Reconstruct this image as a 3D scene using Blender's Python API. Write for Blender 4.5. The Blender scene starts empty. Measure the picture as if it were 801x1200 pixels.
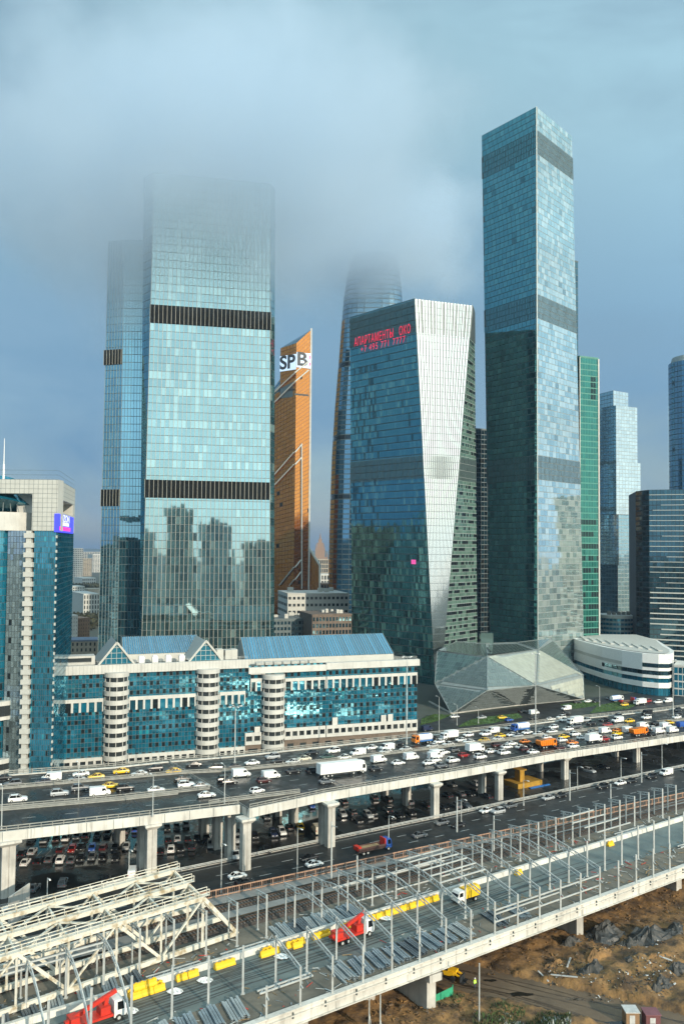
import bpy, math, random
from mathutils import Vector, Matrix
random.seed(7)
S = bpy.context.scene
C = S.collection
R = math.radians
# ------------------------------------------------------------------ camera
F, CAMZ = 1000.0, 80.0                       # focal length in photo pixels (801x1200), eye height
PIT, ROLL = math.atan(40/1000.0), R(0.5)
FWD = Vector((0, math.cos(PIT), math.sin(PIT)))
UP0 = Vector((0, -math.sin(PIT), math.cos(PIT)))
RIGHT = Vector((1, 0, 0))*math.cos(ROLL) + UP0*math.sin(ROLL)
UPV = UP0*math.cos(ROLL) - Vector((1, 0, 0))*math.sin(ROLL)
cd = bpy.data.cameras.new('camera'); cam = bpy.data.objects.new('camera', cd); C.objects.link(cam)
cd.sensor_fit = 'VERTICAL'; cd.sensor_height = 36; cd.sensor_width = 24; cd.lens = 30.0
cd.clip_start = 0.5; cd.clip_end = 30000
mw = Matrix((( RIGHT.x, UPV.x, -FWD.x, 0), (RIGHT.y, UPV.y, -FWD.y, 0), (RIGHT.z, UPV.z, -FWD.z, CAMZ), (0, 0, 0, 1)))
cam.matrix_world = mw
S.camera = cam
# ------------------------------------------------------------------ sky, sun, exposure
SUN_EL, SUN_AZ = R(19), math.atan2(0.60, -0.80)      # azimuth from +Y towards +X
TOSUN = Vector((math.sin(SUN_AZ)*math.cos(SUN_EL), math.cos(SUN_AZ)*math.cos(SUN_EL), math.sin(SUN_EL)))
W = bpy.data.worlds.new('World'); S.world = W; W.use_nodes = True
nt = W.node_tree; nt.nodes.clear()
def N(t, k, **kw):
    n = t.nodes.new(k)
    for a, b in kw.items(): setattr(n, a, b)
    return n
out = N(nt, 'ShaderNodeOutputWorld'); bg = N(nt, 'ShaderNodeBackground'); bg.inputs[1].default_value = 0.104
sky = N(nt, 'ShaderNodeTexSky', sky_type='NISHITA', sun_disc=False)
sky.sun_elevation = SUN_EL; sky.sun_rotation = SUN_AZ; sky.altitude = 100; sky.dust_density = 1.0; sky.air_density = 1.2; sky.ozone_density = 2.0
tc = N(nt, 'ShaderNodeTexCoord')
mp = N(nt, 'ShaderNodeMapping'); mp.inputs['Scale'].default_value = (1.2, 1.2, 3.4); mp.inputs['Location'].default_value = (3.1, 0.4, 0.35)
nz = N(nt, 'ShaderNodeTexNoise'); nz.inputs['Scale'].default_value = 1.7; nz.inputs['Detail'].default_value = 6; nz.inputs['Roughness'].default_value = 0.55; nz.inputs['Distortion'].default_value = 0.4
cr = N(nt, 'ShaderNodeValToRGB'); cr.color_ramp.elements[0].position = 0.38; cr.color_ramp.elements[1].position = 0.62
cr.color_ramp.elements[0].color = (0.42, 0.42, 0.42, 1); cr.color_ramp.elements[1].color = (0.88, 0.88, 0.88, 1)
# overcast veil: grey-blue cloud, a little brighter high up than at the horizon
sep = N(nt, 'ShaderNodeSeparateXYZ'); rmp = N(nt, 'ShaderNodeMapRange'); rmp.inputs[1].default_value = 0.0; rmp.inputs[2].default_value = 0.44
cc = N(nt, 'ShaderNodeMix', data_type='RGBA')
cc.inputs[6].default_value = (0.8, 2.85, 6.4, 1); cc.inputs[7].default_value = (5.3, 8.5, 10.0, 1)
mx = N(nt, 'ShaderNodeMix', data_type='RGBA')
L = nt.links.new
L(tc.outputs['Generated'], mp.inputs[0]); L(mp.outputs[0], nz.inputs['Vector']); L(nz.outputs['Fac'], cr.inputs[0])
L(tc.outputs['Generated'], sep.inputs[0]); L(sep.outputs[2], rmp.inputs[0]); L(rmp.outputs[0], cc.inputs[0])
# thin cloud scatters forward: the veil brightens broadly towards the sun
dt = N(nt, 'ShaderNodeVectorMath', operation='DOT_PRODUCT'); dt.inputs[1].default_value = TOSUN
gl = N(nt, 'ShaderNodeMapRange', interpolation_type='SMOOTHSTEP'); gl.inputs[1].default_value = -0.6; gl.inputs[2].default_value = 1.0; gl.inputs[3].default_value = 0.62; gl.inputs[4].default_value = 2.5
vm_ = N(nt, 'ShaderNodeVectorMath', operation='SCALE')
L(tc.outputs['Generated'], dt.inputs[0]); L(dt.outputs['Value'], gl.inputs[0]); L(gl.outputs[0], vm_.inputs[3])
gw_ = N(nt, 'ShaderNodeMix', data_type='RGBA'); gw_.inputs[7].default_value = (6.6, 8.0, 7.6, 1); gf = N(nt, 'ShaderNodeMapRange', interpolation_type='SMOOTHSTEP'); gf.inputs[1].default_value = -0.2; gf.inputs[2].default_value = 1.0; gf.inputs[4].default_value = 0.8
L(dt.outputs['Value'], gf.inputs[0]); L(gf.outputs[0], gw_.inputs[0]); L(cc.outputs[2], gw_.inputs[6]); L(gw_.outputs[2], vm_.inputs[0])
L(cr.outputs[0], mx.inputs[0]); L(sky.outputs[0], mx.inputs[6]); L(vm_.outputs[0], mx.inputs[7])
L(mx.outputs[2], bg.inputs[0]); L(bg.outputs[0], out.inputs[0])
sd = bpy.data.lights.new('sun', 'SUN'); sun = bpy.data.objects.new('sun', sd); C.objects.link(sun)
sd.energy = 5.0; sd.angle = R(0.6); sd.color = (1.0, 0.88, 0.70)
sun.rotation_euler = TOSUN.to_track_quat('Z', 'Y').to_euler(); sun.location = (0, -50, 400)
S.view_settings.view_transform = 'Standard'; S.view_settings.look = 'None'
S.view_settings.exposure = 0.03; S.view_settings.gamma = 1.0; S.view_settings.use_curve_mapping = False
S.render.engine = 'CYCLES'
S.cycles.max_bounces = 6; S.cycles.diffuse_bounces = 2; S.cycles.glossy_bounces = 3; S.cycles.transmission_bounces = 2
S.cycles.volume_bounces = 2; S.cycles.use_denoising = True; S.cycles.caustics_reflective = False; S.cycles.caustics_refractive = False
S.cycles.sample_clamp_indirect = 6.0
# ------------------------------------------------------------------ photo geometry helpers
EYE = Vector((0, 0, CAMZ))
def ray(px, py): return FWD + RIGHT*((px-400.5)/F) + UPV*((600-py)/F)
def G(px, py, z=0.0):
    r = ray(px, py); return EYE + r*((z-CAMZ)/r.z)
def P(px, py, Y):
    r = ray(px, py); return EYE + r*(Y/r.y)
TH = R(32); CT, ST = math.cos(TH), math.sin(TH)
def UV(u, v, z=0.0): return Vector((u*CT-v*ST, u*ST+v*CT, z))
def uv(p): return (p.x*CT+p.y*ST, -p.x*ST+p.y*CT)
def lerp(a, b, t): return a+(b-a)*t
def interp(x, xs, ys):
    if x <= xs[0]:
        return ys[0]+(x-xs[0])*(ys[1]-ys[0])/(xs[1]-xs[0])
    for i in range(1, len(xs)):
        if x <= xs[i] or i == len(xs)-1:
            return ys[i-1]+(x-xs[i-1])*(ys[i]-ys[i-1])/(xs[i]-xs[i-1])
class Wall:
    """vertical plane through plan points a, b; at() gives (s, z) of a photo point on it"""
    def __init__(self, a, b):
        self.a = Vector((a[0], a[1], 0)); self.b = Vector((b[0], b[1], 0))
        d = self.b-self.a; self.L = d.length; self.d = d/self.L; self.n = Vector((self.d.y, -self.d.x, 0))
    def at(self, px, py):
        r = ray(px, py); t = (self.a-EYE).dot(self.n)/r.dot(self.n); p = EYE+r*t
        return (p-self.a).dot(self.d), p.z
    def pt(self, s, z, off=0.0):
        p = self.a+self.d*s+self.n*off; return Vector((p.x, p.y, z))
# ------------------------------------------------------------------ mesh builder
class MB:
    def __init__(self): self.v = []; self.f = []; self.m = []; self.c = []
    def face(self, pts, mi=0, col=(0.5, 0, 0)):
        i = len(self.v); self.v.extend(tuple(p) for p in pts); self.f.append(tuple(range(i, i+len(pts)))); self.m.append(mi); self.c.append(col)
    def hexa(self, p, mi=0, col=(0.5, 0, 0)):
        """8 corners: bottom 0-3 counter-clockwise, top 4-7"""
        i = len(self.v); self.v.extend(tuple(q) for q in p)
        for f in ((3, 2, 1, 0), (4, 5, 6, 7), (0, 1, 5, 4), (1, 2, 6, 5), (2, 3, 7, 6), (3, 0, 4, 7)):
            self.f.append(tuple(i+k for k in f)); self.m.append(mi); self.c.append(col)
    def box(self, x0, x1, y0, y1, z0, z1, mi=0, col=(0.5, 0, 0)):
        self.hexa([(x0, y0, z0), (x1, y0, z0), (x1, y1, z0), (x0, y1, z0), (x0, y0, z1), (x1, y0, z1), (x1, y1, z1), (x0, y1, z1)], mi, col)
    def wbox(self, w, s0, s1, z0, z1, o0, o1, mi=0, col=(0.5, 0, 0)):
        """box on a Wall: along s, up z, from offset o0 to o1 (outwards)"""
        if o0 > o1: o0, o1 = o1, o0
        self.hexa([w.pt(s0, z0, o1), w.pt(s1, z0, o1), w.pt(s1, z0, o0), w.pt(s0, z0, o0),
                   w.pt(s0, z1, o1), w.pt(s1, z1, o1), w.pt(s1, z1, o0), w.pt(s0, z1, o0)], mi, col)
    def bar(self, a, b, w, h=None, mi=0, up=(0, 0, 1)):
        a = Vector(a); b = Vector(b); h = h or w; d = (b-a)
        if d.length < 1e-6: return
        d.normalize(); x = d.cross(Vector(up))
        if x.length < 1e-3: x = d.cross(Vector((0, 1, 0)))
        x.normalize(); y = x.cross(d); x = x*(w/2); y = y*(h/2)
        self.hexa([a-x-y, b-x-y, b+x-y, a+x-y, a-x+y, b-x+y, b+x+y, a+x+y], mi)
    def cyl(self, a, b, r0, r1=None, n=10, mi=0, caps=True):
        a = Vector(a); b = Vector(b); r1 = r0 if r1 is None else r1; d = (b-a).normalized()
        x = d.cross(Vector((0, 0, 1)))
        if x.length < 1e-3: x = Vector((1, 0, 0))
        x.normalize(); y = d.cross(x); i = len(self.v)
        for k in range(n):
            t = 2*math.pi*k/n; e = x*math.cos(t)+y*math.sin(t)
            self.v.append(tuple(a+e*r0)); self.v.append(tuple(b+e*r1))
        for k in range(n):
            j = (k+1) % n
            self.f.append((i+2*k, i+2*j, i+2*j+1, i+2*k+1)); self.m.append(mi); self.c.append((0.5, 0, 0))
        if caps:
            self.f.append(tuple(i+2*k for k in reversed(range(n)))); self.m.append(mi); self.c.append((0.5, 0, 0))
            self.f.append(tuple(i+2*k+1 for k in range(n))); self.m.append(mi); self.c.append((0.5, 0, 0))
    def prism(self, poly, z0, z1, mi=0, cap=True, mi_top=None):
        """poly: plan points, counter-clockwise"""
        n = len(poly)
        for k in range(n):
            a, b = poly[k], poly[(k+1) % n]
            self.face([(a[0], a[1], z0), (b[0], b[1], z0), (b[0], b[1], z1), (a[0], a[1], z1)], mi)
        if cap:
            self.face([(p[0], p[1], z1) for p in poly], mi if mi_top is None else mi_top)
            self.face([(p[0], p[1], z0) for p in reversed(poly)], mi)
    def build(self, name, mats, parent=None, loc=None, smooth=False, **props):
        me = bpy.data.meshes.new(name); me.from_pydata(self.v, [], self.f)
        mats = mats if isinstance(mats, (list, tuple)) else [mats]
        for m in mats: me.materials.append(m)
        if len(mats) > 1: me.polygons.foreach_set('material_index', self.m)
        ca = me.attributes.new('pv', 'FLOAT_COLOR', 'FACE')
        fl = []
        for c in self.c: fl += [c[0], c[1], c[2], 1.0]
        ca.data.foreach_set('color', fl)
        if smooth: me.polygons.foreach_set('use_smooth', [True]*len(self.f))
        me.update()
        o = bpy.data.objects.new(name, me); C.objects.link(o)
        if loc is not None: o.location = loc
        if parent is not None:
            o.parent = parent
            if not parent.get('_local'): o.matrix_parent_inverse = Matrix.Translation(-parent.location)
        for k, v in props.items(): o[k] = v
        return o
def thing(name, label, cat, loc=(0, 0, 0), group=None, local=False):
    o = bpy.data.objects.new(name, None); C.objects.link(o); o.location = loc; o.empty_display_size = 1
    o['label'] = label; o['category'] = cat
    if group: o['group'] = group
    if local: o['_local'] = 1
    return o
def tag(o, label, cat, group=None):
    o['label'] = label; o['category'] = cat
    if group: o['group'] = group
    return o
def copy_tree(root, loc, rz=0.0, label=None, color=None, group=None):
    r = root.copy(); C.objects.link(r); r.location = loc; r.rotation_euler = (0, 0, rz)
    if label: r['label'] = label
    if group: r['group'] = group
    if color is not None: r.color = color
    def rec(src, dst):
        for ch in src.children:
            c = ch.copy(); C.objects.link(c); c.parent = dst
            if color is not None: c.color = color
            rec(ch, c)
    rec(root, r)
    return r
def delete_tree(o):
    for ch in list(o.children): delete_tree(ch)
    bpy.data.objects.remove(o)
# ------------------------------------------------------------------ materials
def newmat(name):
    m = bpy.data.materials.new(name); m.use_nodes = True; t = m.node_tree
    b = t.nodes['Principled BSDF']; return m, t, b
def noise_fac(t, scale, detail=4, coord='Object', dist=0.0, rough=0.6):
    tcn = N(t, 'ShaderNodeTexCoord'); n = N(t, 'ShaderNodeTexNoise')
    n.inputs['Scale'].default_value = scale; n.inputs['Detail'].default_value = detail; n.inputs['Distortion'].default_value = dist; n.inputs['Roughness'].default_value = rough
    t.links.new(tcn.outputs[coord], n.inputs['Vector']); return n
def mat(name, col, rough=0.6, metal=0.0, var=0.25, scale=0.6, bump=0.0, spec=0.5, col2=None, rough2=None, lo=0.35, hi=0.68, streak=0.0):
    m, t, b = newmat(name)
    n = noise_fac(t, scale); rp = N(t, 'ShaderNodeValToRGB'); rp.color_ramp.elements[0].position = lo; rp.color_ramp.elements[1].position = hi
    c2 = col2 or tuple(c*(1-var) for c in col)
    rp.color_ramp.elements[0].color = (*c2, 1); rp.color_ramp.elements[1].color = (*col, 1)
    t.links.new(n.outputs['Fac'], rp.inputs[0]); t.links.new(rp.outputs[0], b.inputs['Base Color'])
    if streak:                                  # rain streaks and grime running down the face
        n3 = noise_fac(t, 1.0, 5); mp3 = N(t, 'ShaderNodeMapping'); mp3.inputs['Scale'].default_value = (1.1, 1.1, 0.10)
        src = n3.inputs['Vector'].links[0].from_socket; t.links.new(src, mp3.inputs[0]); t.links.new(mp3.outputs[0], n3.inputs['Vector'])
        r3 = N(t, 'ShaderNodeMapRange'); r3.inputs[1].default_value = 0.52; r3.inputs[2].default_value = 0.72; r3.inputs[4].default_value = streak
        m3 = N(t, 'ShaderNodeMix', data_type='RGBA'); m3.inputs[7].default_value = (*[c*0.35 for c in col], 1)
        t.links.new(n3.outputs['Fac'], r3.inputs[0]); t.links.new(r3.outputs[0], m3.inputs[0]); t.links.new(rp.outputs[0], m3.inputs[6]); t.links.new(m3.outputs[2], b.inputs['Base Color'])
    b.inputs['Roughness'].default_value = rough; b.inputs['Metallic'].default_value = metal; b.inputs['Specular IOR Level'].default_value = spec
    if rough2 is not None:
        mr = N(t, 'ShaderNodeMapRange'); mr.inputs[1].default_value = lo; mr.inputs[2].default_value = hi; mr.inputs[3].default_value = rough2; mr.inputs[4].default_value = rough
        t.links.new(n.outputs['Fac'], mr.inputs[0]); t.links.new(mr.outputs[0], b.inputs['Roughness'])
    if bump:
        n2 = noise_fac(t, scale*6, 6); bp = N(t, 'ShaderNodeBump'); bp.inputs['Strength'].default_value = bump; bp.inputs['Distance'].default_value = 0.2
        t.links.new(n2.outputs['Fac'], bp.inputs['Height']); t.links.new(bp.outputs[0], b.inputs['Normal'])
    return m
def emit(name, col, s):
    m, t, b = newmat(name); b.inputs['Base Color'].default_value = (*[c*0.5 for c in col], 1)
    b.inputs['Emission Color'].default_value = (*col, 1); b.inputs['Emission Strength'].default_value = s; return m
def paint(name, rough=0.3, k=1.0):
    m, t, b = newmat(name); oi = N(t, 'ShaderNodeObjectInfo'); n = noise_fac(t, 1.3, 3)
    rp = N(t, 'ShaderNodeMapRange'); rp.inputs[3].default_value = 0.8*k; rp.inputs[4].default_value = 1.05*k
    mm = N(t, 'ShaderNodeMix', data_type='RGBA', blend_type='MULTIPLY'); mm.inputs[0].default_value = 1.0
    t.links.new(n.outputs['Fac'], rp.inputs[0]); t.links.new(oi.outputs['Color'], mm.inputs[6]); t.links.new(rp.outputs[0], mm.inputs[7])
    t.links.new(mm.outputs[2], b.inputs['Base Color']); b.inputs['Roughness'].default_value = rough
    b.inputs['Coat Weight'].default_value = 0.4; b.inputs['Coat Roughness'].default_value = 0.1
    return m
def glass(name, inner, refl=(0.85, 0.95, 1.0), ior=2.6, rough=0.03, blind=(0.35, 0.42, 0.38), var=0.7, dirt=0.0, bumpd=0.0):
    """coated facade glass: pv.r = pane random, pv.g = share of blind / panel behind the pane, pv.b = dark open sash"""
    m, t, b = newmat(name); at = N(t, 'ShaderNodeAttribute', attribute_name='pv'); sp = N(t, 'ShaderNodeSeparateColor')
    t.links.new(at.outputs['Color'], sp.inputs[0])
    mr = N(t, 'ShaderNodeMapRange'); mr.inputs[3].default_value = 1-var; mr.inputs[4].default_value = 1+var
    t.links.new(sp.outputs[0], mr.inputs[0])
    c1 = N(t, 'ShaderNodeMix', data_type='RGBA', blend_type='MULTIPLY'); c1.inputs[0].default_value = 1; c1.inputs[6].default_value = (*inner, 1)
    t.links.new(mr.outputs[0], c1.inputs[7])
    c2 = N(t, 'ShaderNodeMix', data_type='RGBA'); c2.inputs[7].default_value = (*blind, 1)
    t.links.new(sp.outputs[1], c2.inputs[0]); t.links.new(c1.outputs[2], c2.inputs[6])
    c3 = N(t, 'ShaderNodeMix', data_type='RGBA'); c3.inputs[7].default_value = (0.012, 0.016, 0.018, 1)
    t.links.new(sp.outputs[2], c3.inputs[0]); t.links.new(c2.outputs[2], c3.inputs[6])
    t.links.new(c3.outputs[2], b.inputs['Base Color'])
    ir = N(t, 'ShaderNodeMapRange'); ir.inputs[3].default_value = ior; ir.inputs[4].default_value = 1.5
    t.links.new(sp.outputs[2], ir.inputs[0]); t.links.new(ir.outputs[0], b.inputs['IOR'])
    b.inputs['Roughness'].default_value = rough; b.inputs['Specular Tint'].default_value = (*refl, 1)
    if bumpd:
        n2 = noise_fac(t, 0.35, 2); bp = N(t, 'ShaderNodeBump'); bp.inputs['Strength'].default_value = 1.0; bp.inputs['Distance'].default_value = bumpd
        t.links.new(n2.outputs['Fac'], bp.inputs['Height']); t.links.new(bp.outputs[0], b.inputs['Normal'])
    return m
M = dict(
    ground=mat('city_ground', (0.075, 0.08, 0.07), 0.9, col2=(0.03, 0.045, 0.03), scale=0.012),
    asphalt=mat('wet_asphalt', (0.026, 0.027, 0.026), 0.55, col2=(0.014, 0.015, 0.015), scale=0.11, rough2=0.2, spec=0.22, lo=0.42, hi=0.62),
    lot=mat('lot_asphalt', (0.03, 0.032, 0.032), 0.45, col2=(0.016, 0.018, 0.018), scale=0.07, rough2=0.05, spec=0.5, lo=0.44, hi=0.58),
    street=mat('street_asphalt', (0.034, 0.035, 0.034), 0.65, col2=(0.02, 0.021, 0.021), scale=0.1, rough2=0.32, spec=0.2),
    concrete=mat('concrete', (0.52, 0.50, 0.45), 0.75, var=0.3, scale=0.25, bump=0.05, streak=0.7),
    girder=mat('girder_concrete', (0.62, 0.60, 0.54), 0.7, var=0.25, scale=0.18, streak=0.75),
    rail_deck=mat('rail_deck', (0.17, 0.15, 0.115), 0.9, col2=(0.09, 0.085, 0.068), scale=0.22, bump=0.1),
    haul_road=mat('haul_road', (0.145, 0.18, 0.17), 0.8, col2=(0.085, 0.105, 0.10), scale=0.22, rough2=0.45, bump=0.1),
    platform=mat('platform', (0.22, 0.22, 0.205), 0.75, var=0.3, scale=0.3),
    ballast=mat('ballast', (0.07, 0.055, 0.045), 0.95, var=0.5, scale=2.0, bump=0.4),
    rail=mat('rail_steel', (0.16, 0.11, 0.08), 0.4, metal=0.7),
    sleeper=mat('sleeper', (0.13, 0.115, 0.10), 0.9),
    dirt=mat('dirt', (0.27, 0.15, 0.055), 0.95, col2=(0.075, 0.046, 0.024), scale=0.3, bump=1.0, lo=0.38, hi=0.62),
    path=mat('dirt_path', (0.15, 0.105, 0.065), 0.8, col2=(0.09, 0.065, 0.042), scale=0.15, bump=0.2),
    darkheap=mat('dark_heap', (0.055, 0.05, 0.042), 0.7, col2=(0.022, 0.024, 0.024), scale=0.3, bump=0.6, rough2=0.4),
    grass=mat('grass', (0.06, 0.12, 0.025), 0.9, col2=(0.035, 0.07, 0.018), scale=0.2, bump=0.4),
    weed=mat('weed', (0.085, 0.095, 0.035), 0.9, col2=(0.035, 0.045, 0.02), scale=0.5),
    frost=mat('frosty_leaf', (0.42, 0.45, 0.42), 0.8, scale=0.5),
    white=mat('white_cladding', (0.53, 0.525, 0.485), 0.6, var=0.18, scale=0.2, streak=0.35),
    stone=mat('grey_stone', (0.46, 0.46, 0.42), 0.6, var=0.12, scale=0.3),
    brick=mat('brown_brick', (0.17, 0.13, 0.10), 0.85, var=0.35, scale=0.5),
    steel=mat('galvanised_steel', (0.50, 0.52, 0.50), 0.5, metal=0.15, var=0.25, scale=0.8),
    beam=mat('steel_beam', (0.27, 0.33, 0.36), 0.5, metal=0.15, var=0.5, scale=0.5),
    truss=mat('truss_paint', (0.60, 0.575, 0.49), 0.7, col2=(0.33, 0.27, 0.17), scale=0.6, lo=0.34, hi=0.50),
    dark=mat('dark_metal', (0.03, 0.032, 0.034), 0.6),
    louvre=mat('louvre', (0.010, 0.012, 0.012), 0.9, spec=0.1),
    fin=mat('fin', (0.34, 0.33, 0.28), 0.45, var=0.1),
    findark=mat('louvre_fin', (0.16, 0.155, 0.13), 0.6),
    frame=mat('mullion', (0.10, 0.13, 0.135), 0.5, metal=0.3),
    framel=mat('light_mullion', (0.30, 0.34, 0.33), 0.5, metal=0.3),
    roof=mat('flat_roof', (0.22, 0.21, 0.185), 0.9, var=0.4, scale=0.3),
    yellow=mat('yellow_plastic', (0.80, 0.47, 0.015), 0.45, var=0.12),
    railing=mat('highway_rail', (0.30, 0.30, 0.27), 0.6, var=0.35),
    orangefence=mat('orange_fence', (0.40, 0.24, 0.16), 0.8, var=0.4, scale=1.5),
    red=mat('red_paint', (0.55, 0.035, 0.02), 0.4, var=0.2),
    orange=mat('orange_paint', (0.75, 0.17, 0.02), 0.45, var=0.2),
    blue=mat('blue_paint', (0.03, 0.16, 0.45), 0.4, var=0.2),
    whitep=mat('white_paint', (0.78, 0.77, 0.74), 0.4, var=0.08),
    line=mat('road_line', (0.55, 0.55, 0.52), 0.6, var=0.35, scale=0.8),
    tyre=mat('tyre', (0.015, 0.015, 0.015), 0.8),
    carglass=mat('car_glass', (0.008, 0.010, 0.012), 0.12, spec=0.4),
    rut=mat('tyre_mark', (0.075, 0.08, 0.075), 0.7, var=0.5, scale=0.7),
    patch=mat('asphalt_patch', (0.016, 0.017, 0.017), 0.5, var=0.4, scale=0.4, spec=0.35),
    mudrut=mat('mud_rut', (0.06, 0.042, 0.028), 0.6, var=0.5, scale=0.5, rough2=0.3),
    puddle=mat('puddle', (0.02, 0.018, 0.014), 0.04, var=0.1),
    head=mat('headlamp', (0.7, 0.7, 0.66), 0.2),
    tail=mat('tail_lamp', (0.35, 0.01, 0.01), 0.3),
    paint=paint('car_paint'),
    hiviz=mat('hiviz', (0.55, 0.85, 0.05), 0.7, var=0.1),
    skin=mat('skin', (0.55, 0.34, 0.24), 0.6, var=0.05),
    trouser=mat('trouser', (0.04, 0.05, 0.08), 0.8),
    greennet=mat('green_net', (0.03, 0.32, 0.17), 0.7),
    wood=mat('timber', (0.32, 0.22, 0.11), 0.8, var=0.4, scale=1.5),
    bark=mat('bark', (0.05, 0.04, 0.03), 0.9),
)
HAZE, CLOUD = 0.00006, 0.05
from mathutils import noise as mnoise
def fbm(x, y, s, o=4):
    a, f, r = 1.0, s, 0.0
    for _ in range(o):
        r += a*mnoise.noise(Vector((x*f, y*f, 3.7))); a *= 0.5; f *= 2.03
    return r
def sheet(name, pts, m, z=None, kind='structure', **kw):
    mb = MB(); mb.face([(p[0], p[1], p[2] if z is None else z) for p in pts])
    return mb.build(name, m, kind=kind, **kw)
# ================================================================== ground
b = MB(); b.face([(-9000, -4000, 0), (9000, -4000, 0), (9000, 14000, 0), (-9000, 14000, 0)])
b.build('ground', M['ground'], kind='structure')
lot_ = sheet('parking_lot', [UV(-80, 199.5), UV(340, 199.5), UV(340, 262), UV(-80, 262)], M['lot'], 0.02)
road_ = sheet('road', [UV(-120, 180), UV(420, 184), UV(420, 203), UV(-120, 199)], M['street'], 0.03)
b = MB()
for v0, dash in ((181.2, 0), (197.6, 0), (186.5, 1), (192.0, 1)):
    u = -40
    while u < 360:
        l = 3.2 if dash else 30
        vv = v0+(u+120)*4/540.0
        b.face([UV(u, vv, .036), UV(u+l, vv, .036), UV(u+l, vv+.18, .036), UV(u, vv+.18, .036)]); u += 9 if dash else 30
b.build('lane_marking', M['line'], parent=road_, kind='stuff')
b = MB()
for k in range(-16, 68):                      # kerb stones along the road
    u0 = k*5.0
    for vv in (199.6,):
        v2 = vv+(u0+120)*4/540.0-0.4
        b.hexa([UV(u0, v2, 0), UV(u0+4.95, v2, 0), UV(u0+4.95, v2+.35, 0), UV(u0, v2+.35, 0), UV(u0, v2, .16), UV(u0+4.95, v2, .16), UV(u0+4.95, v2+.35, .16), UV(u0, v2+.35, .16)])
b.build('kerb', M['concrete'], kind='structure')
# bay lines of the parking lot
b = MB()
for (px0, py0, px1, py1, n) in ((30, 1003, 135, 993, 10), (35, 985, 222, 967, 16), (185, 998, 245, 990, 6)):
    a0, a1 = G(px0, py0), G(px1, py1)
    for k in range(n+1):
        p = a0.lerp(a1, k/n); b.face([(p.x-1.3, p.y-2.4, .026), (p.x-1.2, p.y-2.4, .026), (p.x-1.2, p.y+2.4, .026), (p.x-1.3, p.y+2.4, .026)])
b.build('bay_marking', M['line'], parent=lot_, kind='stuff')
# streets and lawns in front of the faceted pavilion
sheet('street', [G(488, 872), G(560, 868), G(801, 838), G(1000, 815), G(1000, 785), G(801, 806), G(686, 818), G(560, 836), G(500, 838), G(480, 852)], M['street'], 0.024)
def lawn(px, label):
    poly = [G(*p) for p in px]; b = MB(); b.face([(p.x, p.y, 0.05) for p in poly])
    c = sum(poly, Vector())/len(poly)
    for k in range(900):                      # blades in small tufts
        i = random.randrange(len(poly)); q = poly[i].lerp(poly[(i+1) % len(poly)], random.random()); p = c.lerp(q, math.sqrt(random.random()))
        a = random.random()*6.28; dx, dy = math.cos(a)*.35, math.sin(a)*.35; h = random.uniform(.12, .4)
        b.face([(p.x-dx, p.y-dy, .04), (p.x+dx, p.y+dy, .04), (p.x+random.uniform(-.2, .2), p.y+random.uniform(-.2, .2), .05+h)])
    o = b.build('lawn', M['grass'], kind='stuff'); return tag(o, label, 'lawn')
lawn([(492, 850), (512, 845), (530, 838), (508, 837), (494, 842)], 'small green lawn between the teal office building and the slip road')
lawn([(536, 852), (575, 848), (612, 841), (607, 836), (560, 841), (545, 846)], 'green lawn strip in front of the faceted pavilion')
lawn([(655, 826), (688, 820), (702, 822), (700, 827), (672, 831)], 'green lawn at the right corner of the faceted pavilion')
lawn([(690, 836), (735, 831), (752, 823), (728, 821), (700, 827)], 'long green lawn in front of the white curved hall')
# ================================================================== elevated highway
def zdeck(u): return min(14.8, max(8.0, interp(u, [0, 92, 221, 300], [14.8, 14.8, 9.8, 8.4])))
def Gd(px, py, dz=0.0):
    z = 12.0
    for _ in range(8):
        p = G(px, py, z+dz); z = zdeck(uv(p)[0])
    p = G(px, py, z+dz); p.z = z; return p
def uvlist(pts, dz=0.0):
    q = sorted(uv(Gd(x, y, dz)) for x, y in pts); return [a for a, _ in q], [c for _, c in q]
HN1 = uvlist([(0, 976), (140, 960.5), (280, 944)])
HN2 = uvlist([(290, 949), (380, 930), (520, 906.5), (650, 883.5), (801, 862)])
HF = uvlist([(0, 909), (140, 899), (270, 887), (400, 873), (520, 860), (650, 845), (801, 829)])
HM = uvlist([(0, 925), (140, 913), (270, 904), (372, 894), (430, 887), (520, 876), (600, 867), (680, 857), (801, 844)])
HI = uvlist([(0, 948), (140, 936), (270, 923), (325, 917)])
HR = uvlist([(262, 940), (351, 929)])
USTEP = 94.0
def vnear(u): return interp(u, *HN1) if u < USTEP else interp(u, *HN2)
def vfar(u): return interp(u, *HF)
HW = thing('elevated_highway', 'multi-lane elevated highway on pale concrete columns crossing the whole picture', 'highway', UV(120, 215))
def strip(us, fa, fb, z_off, mb, mi=0, flip=False):
    for k in range(len(us)-1):
        a, c = us[k], us[k+1]
        q = [UV(a, fa(a), zdeck(a)+z_off), UV(c, fa(c), zdeck(c)+z_off), UV(c, fb(c), zdeck(c)+z_off), UV(a, fb(a), zdeck(a)+z_off)]
        mb.face(q if not flip else q[::-1], mi)
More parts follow.
